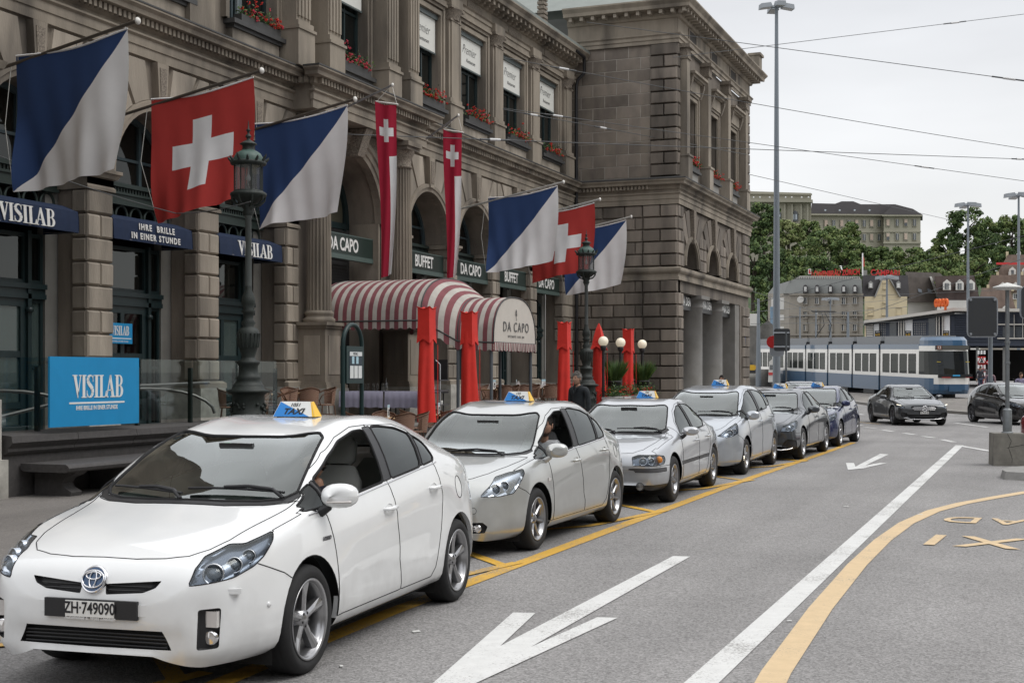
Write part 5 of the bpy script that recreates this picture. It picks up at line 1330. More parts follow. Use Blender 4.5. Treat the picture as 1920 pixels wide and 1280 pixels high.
  if t2: text('awning_lettering',t1,(X+.062,y-.12,4.875),(0,1,0),(-.06,0,1),.185,LETW,aw,bold=.005,sx=.95,space=1.3); text('awning_lettering',t2,(X+.062,y-.14,4.675),(0,1,0),(-.06,0,1),.185,LETW,aw,bold=.005,sx=.92,space=1.3)
  else: serif_word('VISILAB',.34,aw,(X+.062,y-.80 if i else y-1.02,4.60),(0,1,0),(-.06,0,1),LETW,sx=1.2)
 # ---- upper floor
 U = [16.9,20.75,24.6,28.45,33.3,38.3,42.0,45.7,49.4]; uw = {33.3: 1.08}
 b = MB(); ed = 8.0
 for y in U:
  w = uw.get(y,1.06); b.box(X-.5,X-.12,ed,y-w,9.5,14.0); ed = y+w
  b.box(X-.5,X-.12,y-w,y+w,9.5,10.15); b.box(X-.5,X-.12,y-w,y+w,13.15,14.0)
  b.box(X-1.05,X-.5,y-w-.05,y-w,10.15,13.2); b.box(X-1.05,X-.5,y+w,y+w+.05,10.15,13.2); b.box(X-1.05,X-.5,y-w,y+w,13.15,13.2)
 b.box(X-.5,X-.12,ed,52.4,9.5,14.0); b.build('wall',STW,st)
 for k,y in enumerate(U):
  w = uw.get(y,1.06); big = y == 33.3; f = .45 if big else 0
  b = MB()
  for s in (-1,1):
   yy = y+s*w; b.box(X-.12,X-.02,min(yy,yy+s*.16),max(yy,yy+s*.16),10.15,13.31); b.box(X-.12,X+.03,min(yy+s*.10,yy+s*.22),max(yy+s*.10,yy+s*.22),10.15,13.34)
  b.box(X-.12,X-.022,y-w,y+w,13.15,13.30); b.box(X-.12,X+.028,y-w-.22,y+w+.22,13.345,13.44); b.box(X-.12,X+.10,y-w-.28,y+w+.28,13.445,13.52); b.build('window_surround',ST,st)
  frame('sash_window',y-w,y+w,10.15,13.15,X-.42,.09,mull=(y-.30,y+.30),tran=(11.9,))
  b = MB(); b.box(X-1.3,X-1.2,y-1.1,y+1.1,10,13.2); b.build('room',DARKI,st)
  b = MB(); b.tube([(X-.26,y-.62,10.2),(X-.26,y-.62,13.1)],.035,8); b.build('drain_pipe',mat('blue_grey_joinery'),st)
  b = MB(); b.box(X-.12,X+.20,y-w-.12,y+w+.12,10.02,10.13); b.box(X-.12,X+.12,y-w-.02,y+w+.02,9.94,10.02); b.build('window_sill',LEAD,st)
  b = MB(); b.box(X-.12,X+.05,y-w+.02,y+w-.02,9.5,9.94); b.build('sill_panel',STB,st)
  if k >= 4:
   zb = (12.05,11.95,12.0,12.0,12.05)[k-4]
   bl = empty('window_blind',(X-.2,y,12),'white window blind with script lettering, %s upper window from the left' % ('first','second','third','fourth','fifth')[k-4],'blind','white blinds in the upper windows')
   b = MB(); b.box(X-.22,X-.20,y-w+.05,y+w-.05,zb,13.05); b.build('blind_cloth',BLIND,bl)
   b = MB(); b.box(X-.24,X-.18,y-w+.04,y+w-.04,zb-.05,zb); b.box(X-.30,X-.13,y-w,y+w,13.0,13.15); b.build('blind_bar',mat('blind_case',(.10,.12,.12),.5),bl)
   text('script_lettering','Premier',(X-.19,y+.0,zb+.60),(0,1,0),(0,0,1),.44,mat('grey_ink',(.10,.10,.10),.6),bl,shear=.4,sx=.80,extrude=.001,bold=-.008); text('small_lettering','Restaurant',(X-.19,y+.15,zb+.26),(0,1,0),(0,0,1),.17,mat('grey_ink'),bl,shear=.2,extrude=.001)
 # pilasters between the upper windows
 pil = [18.8,22.67,26.0,30.0,31.6,35.0,36.4,40.15,43.85,47.55,51.3]
 for y in pil:
  fl = y in (30.0,31.6,35.0,36.4); x1 = X+(.50 if fl else .14); wd = .34 if fl else .42
  b = MB(); b.box(X-.12,x1-.05,y-wd,y+wd,10.62,13.1)
  if fl:
   for q in range(4): b.box(x1-.05,x1,y-wd+.04+q*.165,y-wd+.14+q*.165,10.75,13.0)
  else: b.box(x1-.05,x1,y-wd+.12,y+wd-.12,10.62,13.1)
  b.build('pilaster',ST,st)
  b = MB(); b.box(X-.12,x1+.05,y-wd-.07,y+wd+.07,9.5,10.40); b.box(X-.12,x1+.09,y-wd-.10,y+wd+.10,10.40,10.47); b.box(X-.12,x1+.03,y-wd-.04,y+wd+.04,10.47,10.62); b.build('pilaster_pedestal',ST,st)
  b = MB(); b.box(X-.12,x1+.02,y-wd-.02,y+wd+.02,13.1,13.16); b.lathe([(wd*.95,13.16),(wd*1.0,13.3),(wd*1.25,13.48)],c=(x1-wd*.75,y,0),n=12); b.box(X-.12,x1+.10,y-wd-.10,y+wd+.10,13.48,13.56); b.build('pilaster_capital',CARV,st)
  b = MB(); b.box(X-.12,x1+.06,y-wd-.03,y+wd+.03,13.565,13.86); b.build('entablature_block',ST,st)
 # top entablature
 b = sweep_y([(0,13.56),(.06,13.56),(.06,13.68),(.10,13.70),(.10,13.82),(.16,13.86),(.03,13.88),(.03,14.20),(.10,14.22),(.14,14.28),(.14,14.44),(.55,14.45),(.58,14.56),(.68,14.66),(.68,14.70),(0,14.72)],X-.02,8,52.4); b.build('top_cornice',ST,st)
 d = MB(); y = 30.0
 while y < 52.2: d.box(X+.10,X+.46,y,y+.16,14.29,14.44); d.box(X+.10,X+.28,y+.01,y+.15,14.22,14.29); y += .42
 stuff(d.build('modillions',ST,st))
 for y in U[3:]:
  b = MB(); b.box(X,X+.03,y-.62,y+.62,13.93,14.16); b.build('carved_frieze',CARV,st)
 b = MB(); b.add([(X+.62,8,14.72),(X+.62,52.4,14.72),(X-2.5,52.4,15.6),(X-2.5,8,15.6)],[(0,1,2,3)]); b.box(X+.52,X+.66,8,52.4,14.70,14.80); b.build('roof',SLATE,st)
 b = MB(); b.box(X-.1,X+.28,48.1,48.6,14.75,15.05)
 for k in range(6): b.box(X-.05,X+.23,48.15,48.55,15.05+k*.17,15.16+k*.17); b.box(X,X+.18,48.2,48.5,15.16+k*.17,15.22+k*.17)
 b.build('roof_ornament',CARV,st)
 # drain pipe in the corner
 dp = MB(); dp.tube([(X+.55,50.9,14.55),(X+.55,51.95,14.5),(X+.5,52.1,14.3),(X+.5,52.1,13.9),(X+.22,52.1,13.65),(X+.16,52.1,13.4),(X+.16,52.15,.5)],.07,8); dp.build('downpipe',mat('pipe_black',(.02,.02,.022),.4),st)
 # marble plinth between columns and below windows, terrace wall bits
 return st
STN = add_station()
def add_wing():
 YS,XF = 52.4,-13.7
 wg = empty('corner_wing',(XF,YS,0),'taller projecting end wing of the station with three arches and three upper windows','building')
 b = MB(); b.box(-18.3,XF-.07,YS+.07,YS+.6,0,14.9); b.build('side_wall',STDW,wg)
 # front wall: arches above an open colonnade
 b = MB(); yc = [54.75,58.55,62.35]
 for y in yc: arch_front(b,y,1.05,1.90,6.15,8.55,XF-.07,.7)
 b.box(XF-.7,XF-.07,52.47,52.85,5.1,14.9); b.box(XF-.7,XF-.07,64.25,66.2,0,14.9); b.box(XF-.7,XF-.07,YS+.07,53.15,0,5.1)
 b.box(XF-.7,XF-.07,52.85,64.25,5.05,5.60)
 uc = [54.75,58.55,62.35]; ed = 52.85
 for y in uc: b.box(XF-.5,XF-.07,ed,y-.72,8.5,14.9); ed = y+.72; b.box(XF-.5,XF-.07,y-.72,y+.72,8.5,10.15); b.box(XF-.5,XF-.07,y-.72,y+.72,13.0,14.9)
 b.box(XF-.5,XF-.07,ed,64.25,8.5,14.9)
 b.build('front_wall',STDW,wg)
 b = MB(); b.box(-18.2,XF-.08,53.0,53.1,5.0,5.1); b.box(-18.2,XF-.72,53.0,66.1,5.05,5.15); b.box(-19.2,-19.0,53,66,5.1,14.8); b.box(XF-1.6,XF-1.5,53.2,64.3,5.2,8.6); b.box(XF-1.4,XF-1.3,53.2,64.3,9.8,13.4); b.build('interior',mat('arch_plaster',(.13,.125,.115),.9,noise=.2,nscale=1),wg)
 for y in yc: b = MB(); ring(b,y,6.15,[(1.05,-.15),(1.05,.02),(1.12,.03),(1.14,.06),(1.24,.06),(1.26,-.05)],x=XF,n=20); b.build('archivolt',ST,wg)
 h = .4887
 # side wall blocks: rustic below, ashlar above, quoins at the corner
 rows = 10
 for r in range(rows):
  z = .62+r*h
  if z > 5.3: break
  qx = XF-1.45; w = (1.45)/2
  if r % 2:
   for k in (0,1): blk(wg,qx+k*w,YS+.0+.07,z,.13,w,h,'y',STD)
  else: blk(wg,qx,YS+.07,z,.13,1.45,h,'y',STD)
  x = -18.25+(.0 if r % 2 else -.45)
  while x < qx-.05:
   a,c = max(x,-18.2),min(x+.93,qx)
   if c-a > .12: blk(wg,a,YS+.07,z,.08,c-a,h,'y',STD)
   x += .93
 for r in range(5):
  z = 6.05+r*h
  qx = XF-1.45; w = 1.45/2
  if r % 2 == 0:
   for k in (0,1): blk(wg,qx+k*w,YS+.07,z,.13,w,h,'y',STD)
  else: blk(wg,qx,YS+.07,z,.13,1.45,h,'y',STD)
  x = -18.25+(.0 if r % 2 else -.45)
  while x < qx-.05:
   a,c = max(x,-18.2),min(x+.93,qx)
   if c-a > .12: blk(wg,a,YS+.07,z,.08,c-a,h,'y',STD)
   x += .93
 ash = mat('wing_ashlar',(.195,.166,.140),.9,noise=.22,nscale=2.6,rand=.30,bump=.4,bscale=60,tint=(.28,.24,.19,1.3,.45),stretch=(1,1,.5))
 am = MB(); am.add([(0,0,0),(0,1,0),(0,1,1),(0,0,1),(1,.006,.012),(1,.994,.012),(1,.994,.988),(1,.006,.988)],[(0,1,5,4),(1,2,6,5),(2,3,7,6),(3,0,4,7),(4,5,6,7)]); am = am.mesh('ashlar_block',ash)
 mo = MB(); mo.box(-18.25,XF-1.15,YS+.062,YS+.08,9.6,14.9); mo.build('mortar',mat('mortar_pale',(.36,.33,.29),.95,noise=.3,nscale=2),wg)
 for r in range(11):
  z = 9.62+r*.48; qx = XF-1.15
  x = -18.25+(0 if r % 2 else -.5)
  while x < qx-.05:
   a,c = max(x,-18.2),min(x+1.0,qx)
   if c-a > .1:
    o = link('stone_block',am,wg,(a+.014-XF,YS+.065-YS,z+.014),(0,0,-PI/2),(.016,c-a-.028,.452))
   x += 1.0
  if r % 2:
   for k in (0,1): blk(wg,qx+k*.575,YS+.07,z,.11,.575,.48,'y',STD)
  else: blk(wg,qx,YS+.07,z,.11,1.15,.48,'y',STD)
  blk(wg,XF-.07,YS,z,.09,.55,.48,'x',STD); blk(wg,XF-.07,65.4,z,.09,.8,.48,'x',STD)
 # front faces: corner piers and spandrels
 for r in range(15):
  z = .62+r*h if r < 10 else 6.05+(r-10)*h
  if r == 9: continue
  w = .80
  if r % 2: blk(wg,XF-.07,YS,z,.10,w,h,'x',STD)
  else:
   for k in (0,1): blk(wg,XF-.07,YS+k*w/2,z,.10,w/2,h,'x',STD)
  for k in ((0,1) if r % 2 else (0,)): blk(wg,XF-.07,64.6+k*.8,z,.09,.8 if r % 2 else 1.6,h,'x',STD)
 for y0,y1 in ((53.05,53.45),(56.05,57.25),(59.85,61.05),(63.65,64.4)):
  for r in range(3):
   z = 6.05+r*h
   if y1-y0 > 1:
    for k in (0,1): blk(wg,XF-.07,y0+k*(y1-y0)/2,z,.07,(y1-y0)/2,h,'x',STD)
   else: blk(wg,XF-.07,y0,z,.07,y1-y0,h,'x',STD)
 for y in yc: voussoirs(wg,y,6.15+.9,.75,1.55,8.5,XF-.07,.06,7,STD) if False else None
 for y in yc:
  for k in (-2,-1,1,2):
   a = PI/2+k*.34; b = MB(); r0,r1 = 1.30,(8.45-6.15)/max(.3,math.sin(a)); r1 = min(r1,2.45)
   P = [(y-r0*math.cos(a-.15),6.15+r0*math.sin(a-.15)),(y-r0*math.cos(a+.15),6.15+r0*math.sin(a+.15)),(y-r1*math.cos(a+.14),6.15+r1*math.sin(a+.14)),(y-r1*math.cos(a-.14),6.15+r1*math.sin(a-.14))]
   P = [(p,min(q,8.47)) for p,q in P]; b.prism(P,lambda p: (XF-.08,p[0],p[1]),lambda p: (XF-.01,y+(p[0]-y)*.99,p[1])); b.build('arch_stone',STD,wg)
  b = MB(); b.prism([(y-.13,7.12),(y+.13,7.12),(y+.20,8.48),(y-.20,8.48)],lambda p: (XF-.07,p[0],p[1]),lambda p: (XF+.12,p[0],p[1])); b.build('keystone',CARV,wg)
 # columns and end pier of the colonnade, lettered boards
 for y in (56.65,60.45):
  b = MB(); b.lathe([(.62,.1),(.62,.5),(.56,.55),(.56,4.55),(.60,4.58),(.60,4.64),(.56,4.67),(.56,4.80),(.70,4.92)],c=(XF-.62,y,0),n=28); b.box(XF-1.36,XF+.10,y-.74,y+.74,4.92,5.07); b.build('column',mat('grey_column_stone',(.19,.18,.165),.85,noise=.15,nscale=2,tint=(.3,.3,.3,.5,.4)),wg)
 b = MB(); b.box(XF-1.3,XF-.1,63.3,64.7,0,5.05); b.box(XF-1.2,XF-.4,65.6,66.1,0,5.05); b.build('end_pier',mat('grey_column_stone'),wg)
 for y in (54.75,58.55,62.35):
  b = MB(); b.box(XF-.55,XF-.35,y-1.25,y+1.2,4.42,5.04); b.build('name_board',mat('board_black',(.015,.015,.015),.4),wg)
  text('board_lettering','BONA DEA',(XF-.34,y-.05,4.76),(0,1,0),(0,0,1),.48,LETW,wg,sx=.90,bold=.012)
 # belt, entablature, cornice on both faces
 def both(prof,nm,m=ST):
  sweep_y(prof,XF,YS,66.2,True,True).build(nm,m,wg); sweep_x(prof,YS,-18.3,XF,0).build(nm,m,wg)
 both([(0,5.50),(.05,5.50),(.05,5.62),(.02,5.64),(.02,5.74),(.10,5.80),(.14,5.86),(.14,5.96),(.0,6.03)],'belt_course')
 both([(p*.9,z) for p,z in ENT],'entablature'); both([(.405,9.462),(.43,9.465),(.43,9.50),(0,9.60)],'flashing',LEAD)
 d = MB(); x = -18.2
 while x < XF-1.1: d.box(x,x+.085,YS-.24,YS-.1,9.11,9.25); x += .155
 stuff(d.build('dentils',ST,wg))
 both([(0,14.88),(.05,14.88),(.05,15.02),(.09,15.04),(.09,15.16),(.15,15.22),(.15,15.26),(.0,15.27),(.0,15.85),(.08,15.87),(.12,15.94),(.12,16.12),(.60,16.13),(.62,16.26),(.74,16.40),(.74,16.46),(0,16.50)],'top_cornice')
 d = MB(); x = -18.1
 while x < XF+.5: d.box(x,x+.13,YS-.50,YS-.10,15.97,16.12); x += .47
 y = YS-.3
 while y < 66.6: d.box(XF+.10,XF+.50,y,y+.13,15.97,16.12); y += .47
 stuff(d.build('modillions',mat('modillion_stone',(.33,.29,.24),.9),wg))
 for y in (54.75,58.55,62.35):
  b = MB(); b.box(XF-.01,XF+.02,y-.55,y+.55,15.35,15.78); b.build('frieze_window',mat('frieze_window_dark',(.05,.045,.04),.9),wg)  # even dark plate between the carved pieces
  b = MB(); b.box(XF+.0,XF+.035,y-.70,y-.55,15.32,15.82); b.box(XF+.0,XF+.035,y+.55,y+.70,15.32,15.82); b.build('carved_frieze',CARV,wg)
 # upper windows with surrounds, hoods on brackets, half columns between
 for y in uc:
  b = MB();
  for s in (-1,1): yy = y+s*.72; b.box(XF-.1,XF+.02,min(yy,yy+s*.14),max(yy,yy+s*.14),10.15,13.14); b.box(XF-.1,XF+.07,min(yy+s*.10,yy+s*.20),max(yy+s*.10,yy+s*.20),10.15,13.17)
  b.box(XF-.1,XF+.018,y-.72,y+.72,13.0,13.14); b.box(XF-.1,XF+.066,y-.92,y+.92,13.175,13.27); b.build('window_surround',ST,wg)
  b = MB(); b.box(XF-.07,XF+.12,y-.85,y+.85,13.275,13.75); b.box(XF-.07,XF+.40,y-1.12,y+1.12,13.90,14.0); b.box(XF-.07,XF+.30,y-1.02,y+1.02,13.80,13.90); b.box(XF-.07,XF+.22,y-.95,y+.95,13.755,13.80); b.build('window_hood',ST,wg)
  for s in (-1,1): b = MB(); b.prism([(XF-.05,13.1),(XF+.12,13.2),(XF+.26,13.6),(XF+.28,13.78),(XF-.05,13.78)],lambda p: (p[0],y+s*.98-.09,p[1]),lambda p: (p[0],y+s*.98+.09,p[1])); b.build('bracket',CARV,wg)
  b = MB(); b.box(XF-.46,XF-.42,y-.72,y-.64,10.15,13.0); b.box(XF-.46,XF-.42,y+.64,y+.72,10.15,13.0); b.box(XF-.46,XF-.42,y-.05,y+.05,10.15,13.0); b.box(XF-.46,XF-.42,y-.64,y+.64,11.9,12.0); b.build('sash_frame',DGRN,wg)
  b = MB(); b.add([(XF-.45,y-.7,10.15),(XF-.45,y+.7,10.15),(XF-.45,y+.7,13.0),(XF-.45,y-.7,13.0)],[(0,1,2,3)]); b.build('window_pane',WGL,wg)
  b = MB(); b.box(XF-.1,XF+.16,y-.9,y+.9,10.03,10.13); b.build('window_sill',LEAD,wg); b = MB(); b.box(XF-.07,XF+.05,y-.75,y+.75,9.55,10.02); b.build('sill_panel',mat('grey_sill',(.30,.29,.27),.8),wg)
 bl = empty('window_blind',(XF-.3,54.75,12),'white blind in the near upper window of the projecting wing','blind')
 b = MB(); b.box(XF-.31,XF-.29,54.08,55.42,11.6,12.85); b.build('blind_cloth',BLIND,bl); text('script_lettering','Premier',(XF-.28,54.7,12.2),(0,1,0),(0,0,1),.40,mat('grey_ink'),bl,shear=.4,sx=.8,extrude=.001)
 for y in (53.0,56.65,60.45,64.2):
  b = MB(); b.box(XF-.07,XF+.28,y-.24,y+.24,10.5,14.3); b.build('pilaster',ST,wg)
  b = MB(); b.box(XF-.07,XF+.36,y-.32,y+.32,9.52,10.42); b.box(XF-.07,XF+.40,y-.36,y+.36,10.42,10.50); b.build('pilaster_pedestal',STB,wg)
  b = MB(); b.box(XF-.07,XF+.33,y-.29,y+.29,14.3,14.38); b.box(XF-.07,XF+.30,y-.26,y+.26,14.38,14.72); b.box(XF-.07,XF+.42,y-.38,y+.38,14.72,14.87); b.build('pilaster_capital',CARV,wg)
 b = MB(); b.box(-22,XF-.3,YS+.5,66.0,16.4,16.9); b.add([(XF+.5,YS-.5,16.48),(XF+.5,66.7,16.48),(-20,62,19.0),(-20,56,19.0)],[(0,1,2,3)]); b.add([(XF+.5,YS-.5,16.48),(-28,YS-.5,16.48),(-28,56,19.0),(-20,56,19.0)],[(0,1,2,3)]); b.build('roof',SLATE,wg)
 b = MB(); b.box(XF+.0,XF+.5,66.0,66.7,16.46,17.3); b.box(XF-.05,XF+.58,65.95,66.8,17.3,17.42); b.build('corner_post',ST,wg)
 b = MB(); b.box(XF-.9,XF+.02,65.1,65.15,3.2,3.55); b.build('street_sign',mat('sign_blue_small',(.03,.08,.3),.4),wg)
 return wg
add_wing()
def add_pavilion():
 pv = empty('central_pavilion',(-13.1,13.9,0),'near corner of the projecting central pavilion at the left edge of the photo','building')
 b = MB(); b.box(-18.3,-13.05,8,14.15,0,16); b.build('wall',STW,pv)
 m = MB(); m.box(-14,-12.86,12.0,14.32,0,.62); m.box(-14,-12.92,12.1,14.26,.62,1.42); m.build('marble_plinth',MARB,pv)
 b = MB(); b.box(-14,-12.93,12.2,14.22,1.42,1.6); b.box(-14,-12.99,12.3,14.18,1.6,1.85); b.build('base_moulding',ST,pv)
 for r in range(8): blk(pv,-13.07,13.2,1.85+r*.487,.10,.95,.487)
 b = sweep_y([(0,5.50),(.05,5.52),(.08,5.58),(.02,5.62),(.02,5.74),(.12,5.78),(.16,5.88),(0,5.9)],-12.98,12.6,14.12,True,True); b.build('impost',ST,pv)
 for r in range(6): blk(pv,-13.07,13.2,5.93+r*.487,.10,.95,.487)
add_pavilion()
# ------------------------------------------------------------ flags, canopy, lamps and furniture in front of the station
FBL = mat('flag_blue',(.024,.056,.160),.85,noise=.05,nscale=3); FWH = mat('flag_white',(.80,.79,.79),.85,noise=.04,nscale=3)
FRD = mat('flag_red',(.44,.040,.034),.85,noise=.05,nscale=3); FDR = mat('banner_crimson',(.40,.012,.040),.8,noise=.06,nscale=3)
POLE = mat('pole_bronze',(.12,.105,.09),.4,.6); PST = mat('pole_steel',(.50,.50,.48),.35,.6); CAP = mat('pole_cap_white',(.72,.70,.66),.5)
ROPE = mat('rope_white',(.55,.55,.52),.8); GMET = mat('grey_metal',(.3,.3,.31),.4,.8)
def flag(y0,kind,label,seed,tipx=-14.22,tipz=7.66,steel=False,dz=0):
 rnd = random.Random(seed)
 f = empty('flag',(-18,y0,7),label,'flag','flags on poles along the station front')
 P0,P1 = Vector((-18.0,y0,6.93+dz)),Vector((tipx,y0,tipz+dz)); d = (P1-P0).normalized()
 b = MB(); b.tube([P0,P1],.032,8); b.build('pole',PST if steel else POLE,f)
 b = MB(); b.lathe([(0,-.01),(.058,0),(.064,.02),(.05,.045),(0,.06)],c=P1,n=12,axis='x'); b.build('pole_cap',CAP,f)
 b = MB(); b.lathe([(0,-.05),(.07,-.04),(.07,.05),(0,.06)],c=P0+Vector((.02,0,0)),n=8,axis='x'); b.build('wall_bracket',POLE,f)
 xa,xb = -16.76,tipx-.18; za,zb = 7.28+dz,tipz-.12+dz
 H_ = 2.33; nu,nv = 44,34; ph = [rnd.uniform(0,6) for _ in range(5)]
 def pos(u,v):
  sag = -.10*math.sin(PI*u)*(1-v)
  inw = -.23*v**1.4*u+ .07*math.sin(PI*v)*u
  x = xa+(xb-xa)*u+inw+.06*v*(1-u); z = za+(zb-za)*u+sag-H_*v+(.05*u-.0)*v
  z += -.10*v*(1-u)+.06*v*math.sin(3*u+ph[0])
  w = .055*math.sin(9*u+2.5*v+ph[1])+.10*math.sin(4*u-2*v+ph[2])*v+.035*math.sin(17*u+3*v+ph[3])*v+.02*math.sin(29*u-4*v+ph[0])*(.3+v)
  if u < .12: w += -(0.12-u)*1.2*v*math.sin(5*v+ph[4])
  return Vector((x,y0+w*(.35+v),z))
 def col(u,v):
  if kind == 'zurich': return 0 if u+.0 < (1-v)*1.0+.012*math.sin(8*v)*0 else 1
  w = 32/2
  a,c = abs(u-.5),abs(v-.5)
  return 1 if (a < .3 and c < .1) or (a < .1 and c < .3) else 0
 b = MB()
 if kind == 'zurich':
  # split exactly along the diagonal
  vs = []; n = 40
  for i in range(n+1):
   for j in range(n+1): vs.append(pos(i/n,j/n))
  w = n+1
  for i in range(n):
   for j in range(n):
    q = (i*w+j,(i+1)*w+j,(i+1)*w+j+1,i*w+j+1); s_ = i+j
    b_ = len(b.v)
    if s_ == n-1:
     b.mi = 0; b.add([vs[q[0]],vs[q[1]],vs[q[3]]],[(0,1,2)],True); b.mi = 1; b.add([vs[q[1]],vs[q[2]],vs[q[3]]],[(0,1,2)],True)
    else: b.mi = 0 if s_ < n-1 else 1; b.add([vs[k] for k in q],[(0,1,2,3)],True)
  mats = [FBL,FWH]
 else:
  n = 40; vs = [pos(i/n,j/n) for i in range(n+1) for j in range(n+1)]; w = n+1
  for i in range(n):
   for j in range(n): b.mi = col((i+.5)/n,(j+.5)/n); b.add([vs[k] for k in (i*w+j,(i+1)*w+j,(i+1)*w+j+1,i*w+j+1)],[(0,1,2,3)],True)
  mats = [FRD,FWH]
 o = b.build('cloth',mats,f,fixn=False)
 bm = bmesh.new(); bm.from_mesh(o.data); bmesh.ops.remove_doubles(bm,verts=bm.verts,dist=1e-4); bm.to_mesh(o.data); bm.free()
 b = MB(); b.tube([pos(i/20,0)+Vector((0,0,.012)) for i in range(21)],.018,5); b.build('header_band',FWH,f)
 b = MB()
 for u,k in ((.98,1.0),(.55,.62),(.02,.02)):
  p = pos(u,0); t = (p.x-P0.x)/(P1.x-P0.x); q = P0+(P1-P0)*t; b.tube([p,q],.008,4)
 b.tube([P0+(P1-P0)*.30,pos(0,.5)+Vector((-.25,0,0)),pos(0,1)],.006,4); b.build('halyard',ROPE,f)
flag(18.85,'zurich','large blue and white flag at the far left, above the first shop awning',3)
flag(22.7,'swiss','large red flag with white cross left of the near lamp post',5,dz=-.03)
flag(26.5,'zurich','blue and white flag right of the cast iron lamp post, left of the red banners',8,dz=.13)
flag(40.25,'zurich','blue and white flag above the end of the striped canopy',11,steel=True,dz=.12)
flag(43.95,'swiss','smaller red flag with white cross partly behind a blue and white flag',14,steel=True,dz=.02)
flag(47.65,'zurich','farthest blue and white flag behind the second lamp post near the wing corner',17,steel=True,dz=-.17)
def banner(y0,xa,xb,za,zb,zbot,label,seed,lean=.0):
 f = empty('banner',(-17.4,y0,9),label,'banner','long narrow red banners hanging over the entrance')
 base = Vector((-17.2,y0,za-.25)); tip = Vector(((xa+xb)/2+.15,y0,za+.38)); b = MB(); b.tube([base,tip],.028,8); b.build('pole',GMET,f)
 b = MB(); b.lathe([(0,-.01),(.05,0),(.05,.03),(0,.05)],c=tip,n=10,axis='x'); b.build('pole_cap',CAP,f)
 W_ = xb-xa; H_ = za-zbot; rnd = random.Random(seed); p0 = rnd.uniform(0,5)
 def pos(u,v):
  k = 1-.45*v*(.4+.6*v)
  return Vector((xa+W_*u*k+lean*v*v+.03*math.sin(5*v+p0),y0+.035*math.sin(9*u+4*v+p0)+.05*math.sin(3*v),za+(zb-za)*u-H_*v*(1-.05*u)-.05*math.sin(PI*u)*(1-v)))
 b = MB(); nu,nv = 14,60
 for i in range(nu):
  for j in range(nv):
   u,v = (i+.5)/nu,(j+.5)/nv; c = 0
   if v < .30:
    a_,c_ = abs(u-.5)*W_,abs(v-.155)*H_
    if (a_ < .19 and c_ < .095) or (a_ < .068 and c_ < .31): c = 1
   elif u > .62: c = 1
   if .298 < v < .306: c = 1
   b.mi = c; b.add([pos(i/nu,j/nv),pos((i+1)/nu,j/nv),pos((i+1)/nu,(j+1)/nv),pos(i/nu,(j+1)/nv)],[(0,1,2,3)],True)
 o = b.build('cloth',[FDR,FWH],f,fixn=False); bm = bmesh.new(); bm.from_mesh(o.data); bmesh.ops.remove_doubles(bm,verts=bm.verts,dist=1e-4); bm.to_mesh(o.data); bm.free()
 b = MB(); b.tube([(xa-.03,y0,za),(xb+.03,y0,zb)],.022,6); b.tube([(xa,y0,za),tip,(xb,y0,zb)],.007,4); b.build('cross_rod',CAP,f)
banner(30.8,-15.89,-15.32,8.67,8.55,4.18,'left one of the two long red banners with a white cross, over the canopy',2,lean=.12)
banner(36.5,-16.60,-16.02,8.96,8.83,4.55,'right one of the two long red banners with a white cross',6,lean=.05)
